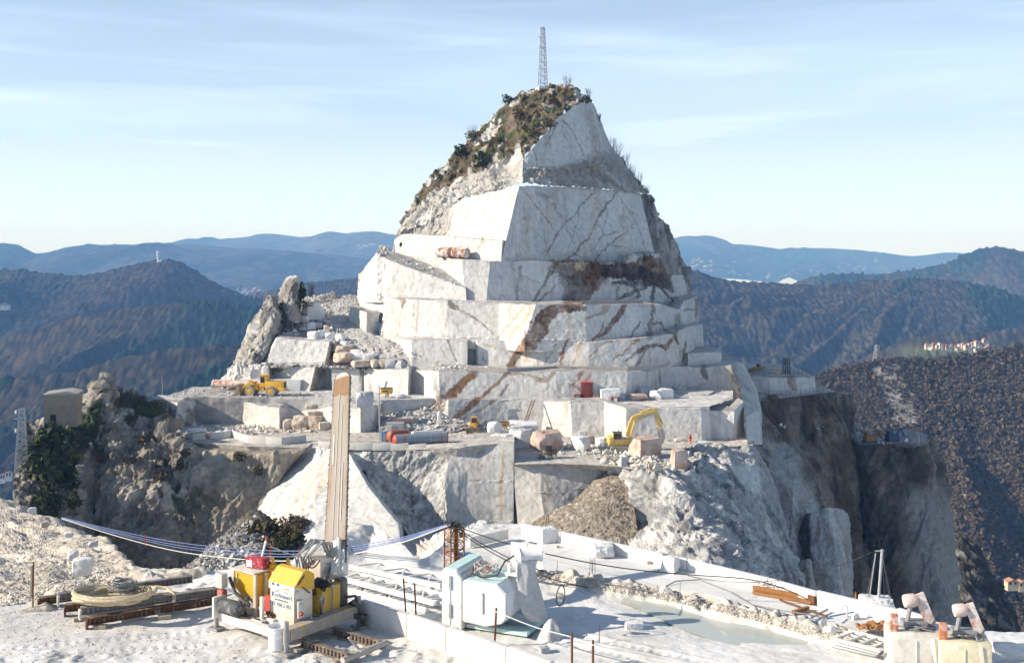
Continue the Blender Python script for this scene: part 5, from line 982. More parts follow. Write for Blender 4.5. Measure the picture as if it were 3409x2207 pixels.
    # control cabinet with the lettering
    b = B(); b.box((1.485, .52, .68), (.70, .46, .82), bev=.008); cab = b.build('control_cabinet', paint_mat('cabinet_cream', (.72, .64, .52), .5, 0, (.55, .45, .33), 4, .5), r)
    b = B(); b.box((1.485, .283, 1.03), (.72, .016, .13)); b.build('white_band', WHITEP, cab)
    b = B(); b.prism([(.275, 1.10), (.50, 1.34), (.62, 1.35), (.78, 1.24), (.78, .94), (.275, 1.09)], (.74, 0, 0), (1.115, 0, 0), (0, 1, 0), (0, 0, 1)); hood = b.build('hood', YEL, cab)
    b = B(); b.bar((1.862, .36, 1.12), (1.862, .52, 1.27), .02, .02); b.bar((1.862, .47, 1.06), (1.862, .66, .9), .02, .02); b.build('hood_handle', DSTEEL, hood)
    b = B(); b.box((1.858, .36, .98), (.01, .1, .05), bev=.004); b.build('name_plate', paint_mat('plate', (.55, .55, .53), .4), cab)
    for u in (1.26, 1.40):
        b = B(); b.prism([(-.035, 0), (.035, 0), (.012, .04), (-.02, .04)], (0, -.01, 0), (u, .274, 1.045), (1, 0, 0), (0, 0, 1)); b.build('vent_grip', DSTEEL, cab)
    text_mesh('lettering', 'Korfmann', .125, INK, cab, (1.46, .286, .86), (1, 0, 0), (0, 0, 1)); text_mesh('lettering', 'www.korfmann.it', .055, INKG, cab, (1.47, .286, .775), (1, 0, 0), (0, 0, 1)); text_mesh('lettering', 'ST 450.2 VH', .105, INK, cab, (1.47, .286, .68), (1, 0, 0), (0, 0, 1)); b = B(); b.box((1.63, .273, 1.02), (.16, .006, .03)); b.build('orange_mark', paint_mat('orange_marks', (.5, .2, .1), .6, 0, (.75, .7, .62), 40, .9), cab)
    b = B(); b.tube([Vector((1.30+.36*t, .286, .915+.05*math.sin(math.pi*t))) for t in [k/10 for k in range(11)]], .006, 6); b.tube([(1.2, .286, .9), (1.225, .286, .86), (1.2, .286, .82)], .009, 6); b.tube([(1.76, .286, .9), (1.745, .286, .86), (1.765, .286, .82)], .009, 6); b.build('emblem_curve', INK, cab)
    b = B(); b.box((1.875, .40, .66), (.07, .15, .34), bev=.02); bx = b.build('control_box', CREAMP, cab)
    b = B(); b.lathe([(0, 0), (.035, 0), (.04, .03), (.035, .05), (0, .052)], (1.91, .38, .58), (1, 0, 0), 12); b.build('stop_button', REDP, bx)
    text_mesh('lettering', 'G', .06, INKG, bx, (1.9125, .4, .76), (0, 1, 0), (0, 0, 1))
    b = B(); b.tube([(1.86, .42, .46), (1.90, .42, .44), (1.91, .45, .41), (1.9, .49, .41), (1.88, .5, .45)], .008, 6); b.build('hook', DSTEEL, cab)
    b = B(); b.lathe([(0, 0), (.16, 0), (.16, .06), (.12, .07), (.12, .1), (0, .1)], (1.02, .34, .62), (0, 1, 0), 18); b.build('hose_reel', paint_mat('red_reel', (.46, .07, .05), .6, 0, (.5, .36, .2), 7, .7), r)
    b = B(); b.bar((1.06, .16, .26), (1.06, .16, .80), .07, .05); b.box((1.02, .12, .3), (.3, .12, .14)); b.build('bracket', CREAMP, r)
    b = B(); b.bar((1.14, .288, .30), (1.842, .288, .30), .01, .01); b.bar((1.14, .288, .96), (1.842, .288, .96), .01, .01); b.bar((1.15, .288, .296), (1.15, .288, .964), .01, .01); b.bar((1.838, .285, .3), (1.838, .745, .3), .01, .01); b.bar((1.838, .289, .29), (1.838, .289, .97), .01, .01); b.build('panel_seam', paint_mat('grimy_seam', (.2, .17, .13), .9), cab)
    b = B()
    for (p, q, w) in (((.05, .345, 1.07), (.6, .345, 1.07), .03), ((.66, .38, 1.07), (.66, .74, 1.07), .03), ((.645, .345, .8), (.645, .345, 1.08), .025), ((.01, .345, .8), (.01, .345, 1.08), .025)): b.bar(p, q, w, w)
    b.build('hopper_rim', YELD, ho)
    for k in range(5):
        q = RS.rand(8); b = B(); b.tube([(1.5+.3*q[0], .95+.2*q[1], .34), (1.9+.1*q[2], .8+.5*q[3], .3+.1*q[4]), (2.0, .5+.5*q[5], .42+.1*q[6]), (1.92, .3+.2*q[7], .36)], .014, 6); b.build('hydraulic_hose', BLACK if k % 2 else HOSE, r)
    b = B(); b.tube([(.7, .2, .3), (.9, .05, .42), (1.2, .1, .34), (1.5, .18, .32)], .018, 6); b.tube([(.1, .3, .36), (.3, .12, .5), (.6, .18, .36)], .016, 6); b.build('hydraulic_hose', BLACK, r)
    b = B(); b.box((.9, .5, .275), (.5, .5, .03)); b.box((.5, .9, .5), (.4, .3, .4), bev=.03); b.box((.95, .85, .45), (.3, .3, .34), bev=.03); b.build('power_pack', paint_mat('dusty_power_pack', (.3, .28, .25), .7, 0, (.55, .51, .45), 6, .8), r)
    # motor housing at the back right
    b = B(); b.box((1.74, 1.17, .66), (.36, .48, .52), bev=.012); yh = b.build('motor_housing', YELD, r)
    b = B(); b.box((1.74, 1.17, .38), (.4, .52, .05)); b.build('housing_foot', CREAMP, yh)
    b = B(); b.box((1.6, .92, .83), (.3, .1, .12)); b.build('recess_plate', DSTEEL, yh)
    b = B(); b.box((1.38, 1.35, 1.14), (.52, .42, .46), bev=.02); gh = b.build('gear_housing', paint_mat('dusty_cream_casting', (.60, .53, .44), .7, 0, (.42, .37, .31), 4, .6), r)
    b = B(); b.lathe([(.13, 0), (.15, 0), (.15, .01), (.13, .01)], (1.642, 1.38, 1.14), (1, 0, 0), 28); 
    for k in range(6): b.lathe([(0, 0), (.012, 0), (.012, .014), (0, .014)], (1.642, 1.38+.17*math.cos(k*1.05), 1.14+.17*math.sin(k*1.05)), (1, 0, 0), 8)
    b.build('bearing_ring', STEEL, gh)
    b = B(); b.lathe([(0, 0), (.13, 0), (.135, .03), (.135, .48), (.1, .52), (0, .52)], (1.72, 1.62, .42), (0, 0, 1), 16); b.box((1.72, 1.6, .36), (.26, .26, .12)); b.build('drive_motor', paint_mat('greasy_grey', (.17, .15, .14), .7, 0, (.34, .3, .27), 6, .7), r)
    b = B(); b.bar((1.95, 1.5, .3), (2.3, 1.76, .22), .14, .1); b.tube([(2.1, 1.55, .55), (2.2, 1.7, .42), (2.24, 1.72, .1)], .05, 8); b.tube([(1.9, 1.55, .6), (2.05, 1.7, .62), (2.15, 1.6, .48)], .03, 8); b.lathe([(0, 0), (.09, 0), (.09, .16), (0, .16)], (2.0, 1.62, .42), (0, 1, .2), 12); b.build('drive_unit', DSTEEL, r)
    b = B(); b.bar((1.92, .85, .2), (1.92, .95, .75), .04, .03); b.bar((2.0, 1.0, .2), (1.96, 1.05, .4), .05, .05); b.bar((1.6, .9, .3), (1.95, 1.5, .28), .1, .1); b.build('under_frame', DSTEEL, r)
    # tools hanging on the side
    for (v, z0_, z1_, ln) in ((.86, .74, .20, 0.07), (1.16, .9, .36, -.03)):
        b = B(); b.bar((1.97, v, z0_), (1.97, v+ln, z1_), .03, .014); b.lathe([(0, 0), (.045, 0), (.045, .016), (0, .016)], (1.962, v, z0_+.02), (1, 0, 0), 10); b.bar((1.97, v+ln-.03, z1_), (1.97, v+ln-.04, z1_-.06), .02, .016); b.bar((1.97, v+ln+.03, z1_), (1.97, v+ln+.035, z1_-.06), .02, .016)
        o = b.build('wrench', STEEL, r)
    # hoses and chains over the gear housing
    b = B()
    for k in range(7):
        p = RS.rand(4); b.tube([(1.05+.06*k, 1.1+.03*k, 1.0), (1.02+.07*k, 1.05, 1.35+.12*p[0]), (1.2+.06*k, 1.2+.1*p[1], 1.62+.12*p[2]), (1.4+.05*k, 1.4, 1.6+.1*p[3]), (1.52+.02*k, 1.5, 1.28)], .017, 7)
    b.build('hose_bundle', HOSE, r)
    for path in (bez((1.0, 1.2, 1.5), (1.02, 1.1, .9), 0, 16, (0, -.05, 0)), bez((1.1, 1.14, 1.36), (1.62, 1.14, 1.38), .18, 16)):
        b = B()
        for k, (p, q) in enumerate(zip(path[:-1], path[1:])): b.bar(p, q, .03 if k % 2 else .012, .012 if k % 2 else .03)
        b.build('chain', RUSTM, r)
    # the bar with its cutting chain, leaning back
    base = V(1114, 1880, 21.95); tip = V(1141, 1243, 24.6); Mi = Matrix.LocRotScale(O, Matrix.Rotation(math.atan2(-0.6, 0.8), 3, 'Z'), None).inverted()
    d = (tip-base); Ln = d.length; zc = d.normalized(); yc = Vector((0.30, 0.95, 0)); yc = (yc-zc*yc.dot(zc)).normalized(); xc = yc.cross(zc)
    Mw = Matrix((xc, yc, zc)).transposed().to_4x4(); Mw.translation = base
    b = B(); n = 18; W0, W1 = .245, .19
    out = [(-W0, 0), (W0, 0)]+[(W1*math.cos(a), Ln-W1*.85+W1*.85*math.sin(a)) for a in [math.pi*k/n for k in range(n+1)]]
    b.prism(out, (0, .05, 0), (0, -.025, 0), (1, 0, 0), (0, 0, 1))
    bar = b.build('saw_bar', BAR, r, smooth=False); bar.matrix_basis = Mi @ Mw
    b = B(); per = []
    for t in np.linspace(0, 1, 62): per.append((W0+(W1-W0)*t+.004, t*(Ln-W1*.85)))
    for k in range(1, 15): a = math.pi*k/15; per.append(((W1+.004)*math.cos(a), Ln-W1*.85+(W1*.85+.004)*math.sin(a)))
    for t in np.linspace(1, 0, 62): per.append((-(W0+(W1-W0)*t)-.004, t*(Ln-W1*.85)))
    for k in range(len(per)-1):
        a, c = per[k], per[k+1]; b.bar((a[0], 0, a[1]), (c[0], 0, c[1]), .024, .034 if k % 2 else .05, up=(0, 1, 0))
        if k % 2:
            ox, oz = (c[1]-a[1]), -(c[0]-a[0]); l = math.hypot(ox, oz); b.box((a[0]+ox/l*.018, (-.014, 0, .014)[k % 3], a[1]+oz/l*.018), (.03, .022, .028))
    ch = b.build('cutting_chain', DSTEEL, bar, smooth=False)
    b = B(); b.bar((-.06, -.031, .3), (-.035, -.031, 3.9), .009, .009); b.bar((.06, -.031, .3), (.05, -.031, 3.6), .009, .009); b.bar((.115, -.031, .9), (.112, -.031, 2.2), .014, .012); b.bar((-.13, -.031, 2.2), (-.125, -.031, 2.9), .03, .01); b.build('wear_strip', paint_mat('bright_strip', (.5, .47, .44), .5), bar)
    b = B(); b.box((0, .02, .02), (.5, .2, .5), bev=.03); b.box((.06, -.1, .1), (.1, .1, .7)); b.tube([(.14, -.1, -.1), (.14, -.1, .5)], .05, 10); b.build('bar_mount', CREAMP, bar)
    # slotted rails it travels on, planks under the wheels
    t = thing('rail_track', 'short slotted steel track on planks under the yellow chain saw', 'track', G(1110, 2160, ZB), math.atan2(-0.6, 0.8))
    for (v, n_) in ((0.0, 'slotted_rail'), (.82, 'slotted_rail')):
        b = B(); rail(b, (-.5, -.35+v, .05), (.75, -.35+v, .05)); b.build(n_, paint_mat('grey_brown_rail', (.2, .15, .12), .7, .1, (.48, .43, .36), 5, .8), t)
    for u in (-.42, .55):
        b = B(); b.bar((u, -.55, .03), (u, .85, .03), .12, .06); b.build('sleeper', WOODM, t)
    b = B(); b.tube([(.75, -.5, .1), (.78, .6, .12)], .06, 10); b.tube([(.72, -.02, .14), (.6, -.2, .4)], .025, 8); b.box((.76, .0, .12), (.12, .2, .1)); b.build('axle', paint_mat('dusty_axle', (.46, .42, .37), .8), t)
    return r
saw_machine()
def saw_extras():
    g = 'things left on the chain saw machine'
    # things resting on the machine
    b = B(); b.box((0, 0, .11), (.46, .26, .22), bev=.06); rb = b.build('folded_blanket', REDM, None, loc=V(858, 1897, 21.97), rotz=-.45); rb.location.z = ZB-.01+1.14; tag(rb, 'dark red patterned bundle lying on top of the yellow hopper', 'bundle')
    b = B(); b.box((-.1, -.135, .1), (.14, .01, .13)); b.build('white_tag', WHITEP, rb)
    p0, p1 = V(872, 1852, 21.85), V(888, 1790, 21.9)
    b = B(); b.tube([p0, p0.lerp(p1, .85)], .022, 8); q = b.build('marking_pole', WHITEP, None); tag(q, 'slanting white pole with a red tip above the red bundle', 'pole')
    b = B(); b.tube([p0.lerp(p1, .85), p1], .0235, 8); b.tube([p1+Vector((.06, .02, -.08)), p1+Vector((.07, .02, -.36))], .012, 6); b.build('red_tip', REDP, q)
    c = V(1068, 1985, 21.15)
    J = Joined(); n = 22; u = np.linspace(-.24, .24, n); X, Y_ = np.meshgrid(u, u*.7); q3 = np.stack([X, Y_, 0*X], -1); Z = .05-.32*np.clip(np.abs(X)-.08, 0, 1)-.4*np.clip(-Y_-.02, 0, 1)+facets(q3*7, 3)*.05+fbm(q3*9, 3, 5)*.05
    J.add(np.stack([X, Y_, Z], -1), gfaces(n, n), np.zeros((n*n, 3))); o = J.build('plastic_sheet', BLACK); o.location = (c.x-.03, c.y+.3, ZB+.96); o.rotation_euler = (0, 0, -.6); tag(o, 'crumpled black plastic sheet thrown over the yellow motor housing', 'plastic sheet')
    # bucket and bits in front
    B0 = G(924, 2161, ZB); b = B(); b.lathe([(0, 0), (.155, 0), (.16, .01), (.185, .40), (.195, .40), (.195, .43), (.185, .43), (.172, .425), (.15, .04), (0, .035)], (0, 0, 0), (0, 0, 1), 28); bu = b.build('bucket', PLASTW, None, loc=B0); bu.location.z = ground_h(B0.x, B0.y)-.005; tag(bu, 'white plastic bucket standing in front of the yellow chain saw', 'bucket')
    b = B(); b.lathe([(.187, .33), (.192, .33), (.192, .345), (.187, .345)], (0, 0, 0), (0, 0, 1), 28); b.tube([(.19*math.cos(a), -.19*math.sin(a)-.01, .37-.12*math.sin(a)) for a in [math.pi*k/12 for k in range(13)]], .006, 6); b.build('rim_and_handle', PLASTW, bu)
    Bc = G(898, 2135, ZB); b = B(); b.box((0, 0, .2), (.34, .3, .38), bev=.01); cr = b.build('crate', WHITED, None, loc=(Bc.x, Bc.y+.3, ZB), rotz=-.64); tag(cr, 'dusty white crate behind the bucket, heaped with rusty scraps', 'crate')
    b = B()
    for k in range(26): b.box((RS.uniform(-.14, .14), RS.uniform(-.12, .12), .40+RS.uniform(0, .09)), (RS.uniform(.04, .12), .03, .03), Matrix.Rotation(RS.uniform(0, 3), 3, Vector(RS.rand(3)-.5).normalized()))
    b.build('scraps', RUSTM, cr)
    for k, (x, y, lab) in enumerate(((1014, 2094, 'clear water bottle beside the control cabinet of the chain saw'), (1037, 2094, 'bottle lying half hidden under the yellow motor housing'))):
        pb = V(x, y, 21.0-.0*k); b = B(); b.lathe([(0, 0), (.035, 0), (.036, .12), (.03, .15), (.013, .18), (.013, .21), (0, .21)], (0, 0, 0), (0, 0, 1), 12); o = b.build('water_bottle', paint_mat('clear_plastic', (.55, .62, .66), .15), None, loc=(pb.x, pb.y, ZB+.26)); tag(o, lab, 'bottle')
saw_extras()
# ------------------------------------------------------------------ stacked slotted beams with hose coils
def beam_pile():
    mats = [paint_mat('rust_brown_girder', (.16, .085, .05), .75, .1, (.42, .37, .31), 4, .8, lo=.5, hi=.62), paint_mat('grey_girder', (.27, .25, .23), .7, .1, (.12, .08, .06), 4, .8)]
    spec = [((290, 2080), (755, 2003), .06, .0, 0, 'lowest brown girder at the front of the stack of slotted beams'), ((268, 2045), (748, 1975), .22, .0, 1, 'upper front girder of the beam stack, pale dust on its top'),
            ((218, 2035), (735, 1975), .06, .30, 0, 'girder lying behind the front pair in the beam stack'), ((195, 1998), (640, 1936), .18, .55, 1, 'rear slotted grey girder of the beam stack, black holes showing'), ((130, 2012), (400, 1975), .06, .7, 0, 'short reddish girder sticking out left of the beam stack')]
    for (a, c, z, off, m, lab) in spec:
        A, C = G(a[0], a[1], ZB+z), G(c[0], c[1], ZB+z); d = (C-A); o_ = A.copy()
        t = thing('steel_girder', lab, 'girder', o_, 0, 'slotted girders stacked on the bench')
        b = B(); rail(b, (0, 0, 0), (d.x, d.y, 0), .13, .15, .016); b.build('girder_body', mats[m], t)
        b = B(); e = d.normalized(); b.bar(-e*.03, e*.012, .15, .2); b.build('end_plate', CREAMP if m else RUSTM, t)
    for k, (x, y, lab) in enumerate(((330, 2092, 'grey wooden block under the left end of the beam stack'), (545, 2060, 'dark wooden block under the right end of the beam stack'), (262, 2062, 'pale block propping the front beams near the hose coil'))):
        p = G(x, y, ZB); b = B(); b.box((0, 0, .035), (.26, .14, .08), bev=.008); tag(b.build('wooden_block', WOODM, None, loc=(p.x, p.y+.06, ground_h(p.x, p.y)), rotz=.3*k), lab, 'block', 'wooden blocks under the beams')
    # beige hose coil
    c = G(372, 2000, ZB+.4); b = B()
    for k in range(9):
        r1, r2 = .55+.06*RS.rand()+.05*k*.5, .30+.04*RS.rand()+.02*k; ph = RS.uniform(-.3, .3); dx, dy, dz = RS.uniform(-.08, .12), RS.uniform(-.05, .05), .03*k
        b.tube([(dx+r1*math.cos(a+ph)+.03*math.sin(3*a), dy+r2*math.sin(a+ph), dz*.5+.04*math.sin(2*a+k)+.06) for a in [2*math.pi*j/36*.97 for j in range(37)]], .036, 8)
    b.tube([(.5, .25, .1), (.75, .42, .16), (1.0, .40, .14), (1.2, .2, .06), (1.25, .0, .0)], .036, 8)
    o = b.build('hose_coil', BEIGEH, None, loc=c); tag(o, 'thick beige hose coiled loosely on the stack of girders', 'hose')
    c = G(412, 1955, ZB+.62); b = B()
    for k in range(20):
        R1, R2 = RS.uniform(.14, .3), RS.uniform(.1, .2); ax = Matrix.Rotation(RS.uniform(-.7, .7), 3, 'X') @ Matrix.Rotation(RS.uniform(-.6, .6), 3, 'Y'); cx, cyy, cz = RS.uniform(-.08, .08), RS.uniform(-.05, .05), RS.uniform(-.04, .1)
        b.tube([ax @ Vector((R1*math.cos(a), R2*math.sin(a), 0))+Vector((cx, cyy, cz)) for a in [2*math.pi*j/20 for j in range(21)]], .011, 6)
    o = b.build('cable_coil', HOSE, None, loc=c); tag(o, 'tangled coil of thin grey cable on top of the beige hose', 'cable')
    # white plate and board on top
    p = G(580, 1985, ZB+.2); b = B(); b.lathe([(0, 0), (.17, 0), (.18, .02), (0, .022)], (0, 0, 0), (0, 0, 1), 20); tag(b.build('white_disc', WHITEP, None, loc=p), 'round white lid lying among the stacked girders', 'lid')
    p = G(615, 1968, ZB+.22); b = B(); b.box((0, 0, 0), (.5, .12, .02), Matrix.Rotation(-.5, 3, 'Z')); tag(b.build('loose_board', WHITED, None, loc=p), 'pale board lying across the girders right of the hose', 'board')
beam_pile()
# ------------------------------------------------------------------ rusty rods, kerbs of sawn slab, cables
def rod(x, y0, y1, lab, r=.014, lean=0.0, wood=None):
    p = G(x, y0, ZB); h = (y0-y1)/F*p.y; zz = ground_h(p.x, p.y)
    b = B(); b.tube([(0, 0, -.05), (lean*h*.5, 0, h*.5), (lean*h, 0, h)], r, 8); o = b.build('iron_rod', RUSTM, None, loc=(p.x, p.y, zz)); tag(o, lab, 'rod', 'rusty iron rods stuck in the quarry ground')
    if wood: b = B(); b.bar((-.035, .0, h*.25), (-.02, 0, h*.92), .035, .03); b.build('wooden_batten', WOODM, o)
    return o
rod(109, 2030, 1872, 'rusty rod with a wooden batten beside the gravel bank', .016, .02, True)
rod(1352, 2052, 1925, 'left one of two rusty rods left of the white machine', .017, -.07)
rod(1386, 2062, 1938, 'right one of two rusty rods left of the white machine', .017, -.05)
rod(1646, 2147, 2019, 'rusty rod in front of the white machine nose', .02, .05)
rod(1904, 2212, 2103, 'thick rusty rod at the lower edge, left of a pair', .022, 0)
rod(1974, 2212, 2126, 'thick rusty rod at the lower edge, right of a pair', .022, 0)
rod(1995, 2135, 2075, 'thin grey rod on the white dust before the pond', .008, 0)
def slab_wall(name, line, h, t, mat, lab, cat, group, z=ZB, n=5, gap=.012, topj=.03):
    "a low kerb of marble slabs on edge; each slab a piece of its own in the wall"
    pts = [Vector(p) for p in line]; r = thing(name, lab, cat, (pts[0].x, pts[0].y, z), 0, group)
    segs = []; 
    for a, c in zip(pts[:-1], pts[1:]):
        m = max(1, int(round((c-a).length/n)))
        for k in range(m): segs.append((a.lerp(c, k/m), a.lerp(c, (k+1)/m)))
    for a, c in segs:
        d = (c-a).normalized(); hh = h*(1+RS.uniform(-topj, topj)); b = B(); zz = 0
        b.bar(a+d*gap-pts[0]+Vector((0, 0, hh/2-.06)), c-d*gap-pts[0]+Vector((0, 0, hh/2-.06)), t, hh, up=(0, 0, 1)) if False else None
        s = Vector((0, 0, 1)).cross(d)
        M = Matrix((d, s, Vector((0, 0, 1)))).transposed(); mid = (a+c)/2-pts[0]; mid.z = hh/2-.05
        b.box(mid, ((c-a).length-2*gap, t, hh+.1), M, bev=.008); b.build('slab', mat, r)
    return r
gk = 'kerbs of sawn marble slabs'
DUSTYSLAB = paint_mat('dusty_marble_slab', (.74, .70, .65), .85, 0, (.60, .55, .5), 2.2, .5, .2)
slab_wall('kerb_wall', [G(1205, 2072, ZB).to_tuple(), G(1360, 2124, ZB).to_tuple(), G(1490, 2168, ZB).to_tuple(), G(1690, 2238, ZB).to_tuple(), G(1840, 2290, ZB).to_tuple()], .46, .12, DUSTYSLAB, 'low kerb of pale slabs on edge between the chain saw and the white machine', 'kerb', gk, n=1.1)
kr = [G(1737, 1778, ZB+.16), G(2010, 1838, ZB+.16), G(2290, 1900, ZB+.16), G(2560, 1966, ZB+.16), G(2720, 2012, ZB+.16), G(2990, 2078, ZB+.12), G(3110, 2116, ZB+.1)]
slab_wall('kerb_wall', [k.to_tuple() for k in kr], .30, .09, MARB, 'long straight white kerb along the far edge of the terrace', 'kerb', gk, z=ZB+.14, n=1.6, topj=.01)
slab_wall('kerb_wall', [G(1560, 1808, ZB+.1).to_tuple(), G(1690, 1780, ZB+.1).to_tuple()], .16, .1, DUSTYSLAB, 'short kerb of slabs at the back left corner of the terrace', 'kerb', gk, z=ZB+.1, n=.9)
# ------------------------------------------------------------------ the white covered machine
def white_machine():
    # footprint: front-left face from (1465,2092) to (1540,2100); the nose points right
    O = G(1470, 2086, ZB); a = Vector((.80, -.36, 0)).normalized(); r = thing('cutting_machine', 'large white boxy cutting machine with mint top, grey canvas apron and a drum', 'machine', O, math.atan2(a.y, a.x))
    # local: u along the front edge towards the camera right, v away
    W = lambda x, y, Y: (Matrix.LocRotScale(O, Matrix.Rotation(math.atan2(a.y, a.x), 3, 'Z'), None).inverted() @ V(x, y, Y))
    b = B(); b.prism([(0, 0), (.40, 0), (.40, 1.02), (.34, 1.14), (.06, 1.16), (0, 1.1)], (0, 1.15, 0), (0, 0, .02), (1, 0, 0), (0, 0, 1), bev=.02); hull = b.build('rear_housing', WHITEP, r)
    b = B(); b.prism([(.03, 0), (.36, 0), (.33, .04), (.06, .04)], (0, 1.1, 0), (0, .02, 1.145), (1, 0, 0), (0, 0, 1), bev=.012); b.build('mint_top', MINT, hull)
    b = B(); b.prism([(.42, .0), (.50, .0), (.50, 1.0), (.44, 1.06), (.42, 1.06)], (0, 1.22, 0), (-.02, -.05, .02), (1, 0, 0), (0, 0, 1), bev=.015); b.build('door_frame', WHITED, hull)
    for z in (.22, .78): b = B(); b.bar((.20, -.012, z), (.20, -.012, z+.26), .05, .03); b.build('hinge', GALV, hull)
    b = B(); b.bar((.20, -.004, .05), (.20, -.004, .95), .006, .01); b.bar((-.002, .4, .1), (-.002, .4, .9), .01, .006); b.build('door_seam', STEEL, hull)
    # nose: a box with chamfered corners pushed out to the right
    b = B(); b.prism([(.49, .16), (.49, .97), (1.24, .97), (1.44, .80), (1.44, .34), (1.34, .22), (1.0, .12)], (0, 1.08, 0), (0, -.06, .03), (1, 0, 0), (0, 0, 1), bev=.02)
    nose = b.build('nose_housing', WHITEP, r)
    b = B(); b.box((.88, .48, 1.004), (.7, 1.0, .012)); b.build('mint_lid', MINT, nose)
    b = B(); b.bar((.92, -.075, .42), (.92, -.075, .82), .05, .02); b.build('handle', WHITED, nose)
    b = B(); b.prism([(.5, .03), (1.8, .03), (1.8, .10), (.5, .10)], (0, .9, 0), (0, .1, 0), (1, 0, 0), (0, 0, 1)); b.build('base_plate', MINT, r)
    b = B(); b.box((1.35, .55, .3), (.7, .3, .12), Matrix.Rotation(.15, 3, 'Y')); b.box((1.0, .55, .16), (1.2, .2, .1)); b.build('under_beam', paint_mat('blue_grey_beam', (.36, .44, .5), .6, 0, (.6, .6, .58), 3, .6), r)
    # drum on a bracket, upright plate, wheel and apron
    d0, d1 = W(1728, 1850, 21.75), W(1800, 1842, 21.85); ax = (d1-d0); Ld = ax.length
    b = B(); b.lathe([(0, -.01), (.15, -.01), (.16, 0), (.15, .02), (.14, .03), (.14, Ld-.04), (.155, Ld-.02), (.155, Ld+.01), (0, Ld+.02)], d0, ax.normalized(), 26); dr = b.build('drum', WHITED, r)
    b = B(); m = (d0+d1)/2; b.box((d0.x-.02, d0.y, (d0.z+1.0)/2-.05), (.06, .06, d0.z-.95)); b.box((d0.x+.02, d0.y+.1, (d0.z+1.0)/2-.05), (.05, .08, d0.z-.9)); b.box((d0.x-.08, d0.y, 1.06), (.36, .2, .05)); b.box((d0.x-.2, d0.y, 1.16), (.05, .12, .2)); b.build('drum_bracket', WHITEP, r)
    p = W(1720, 1838, 22.2); b = B(); b.box((p.x, p.y+.12, p.z-.08), (.36, .03, .5), Matrix.Rotation(.0, 3, 'Y')); b.build('upright_plate', WHITED, r)
    wq = W(1868, 1982, 21.2); b = B(); ring = [(wq.x+.02*math.cos(t)-.01, wq.y+.17*math.cos(t), wq.z+.19*math.sin(t)) for t in [2*math.pi*k/28 for k in range(29)]]; b.tube(ring, .011, 8)
    wh = b.build('flywheel', BLACK, r)
    b = B(); b.lathe([(0, 0), (.05, 0), (.06, .05), (.04, .12), (0, .12)], wq+Vector((-.08, 0, 0)), (1, 0, 0), 12); b.tube([wq+Vector((-.3, 0, 0)), wq], .02, 8); b.box(wq+Vector((-.02, .02, -.07)), (.09, .07, .08)); b.build('hub', STEEL, wh)
    # canvas apron hanging from the drum and over the wheel
    def cloth(rows, nm, seed, amp=.035):
        n, mm = 26, 30; A = np.array([[tuple(W(*q)) for q in rw] for rw in rows]); u = np.linspace(0, A.shape[1]-1, n); v = np.linspace(0, A.shape[0]-1, mm); Q = bil(A, u, v, True)
        N = gnormals(Q+np.array([0, 50, 0])); Q = Q+N*(fbm(Q*np.array([5, 5, 1.5]), 3, seed)*amp)[..., None]
        me = mesh_np(nm, Q.reshape(-1, 3), gfaces(mm, n), None, True); o = link(nm, me, GREYCLOTH, r); sm = o.modifiers.new('thick', 'SOLIDIFY'); sm.thickness = .012; return o
    cloth([[(1722, 1868, 21.62), (1755, 1866, 21.66), (1790, 1862, 21.72)], [(1722, 1930, 21.5), (1760, 1940, 21.5), (1782, 1900, 21.7)], [(1735, 2030, 21.4), (1785, 2035, 21.35), (1806, 1975, 21.6)], [(1770, 2070, 21.4), (1808, 2070, 21.35), (1822, 2050, 21.5)]], 'canvas_apron', 3)
    cloth([[(1818, 2066, 21.3), (1835, 2058, 21.25), (1852, 2062, 21.3)], [(1795, 2110, 21.2), (1825, 2110, 21.1), (1862, 2095, 21.2)], [(1772, 2160, 21.1), (1815, 2165, 20.95), (1866, 2120, 21.15)], [(1758, 2188, 20.95), (1800, 2192, 20.8), (1826, 2185, 20.9)]], 'canvas_apron', 5)
    # hose tangle on top
    b = B()
    for k in range(5):
        c0 = Vector((.62+.12*RS.rand(), .45+.2*RS.rand(), 1.07)); R1, R2 = RS.uniform(.16, .3), RS.uniform(.12, .24)
        b.tube([c0+Vector((R1*math.cos(t), R2*math.sin(t), .06+.08*math.sin(2*t+k))) for t in [2*math.pi*j/24*.95 for j in range(25)]], .013, 6)
    b.build('hose_tangle', paint_mat('pale_hose', (.52, .46, .42), .6), r)
    b = B(); b.tube([(.55, .3, 1.2), (.62, .15, 1.08), (.9, .1, 1.06), (1.15, .15, 1.12), (1.22, .35, 1.35), (d0.x-.1, d0.y-.02, d0.z)], .016, 7); b.build('black_cable', BLACK, r)
    b = B()
    for k in range(8): q = RS.rand(6); b.tube([(.68+.2*q[0], .3+.2*q[1], 1.1), (.72+.15*q[2], .35+.2*q[3], 1.18), (.7+.25*q[4], .25+.2*q[5], 1.12)], .022, 6)
    b.build('pink_rope', paint_mat('pinkish_rope', (.56, .36, .3), .8), r)
    return r
white_machine()
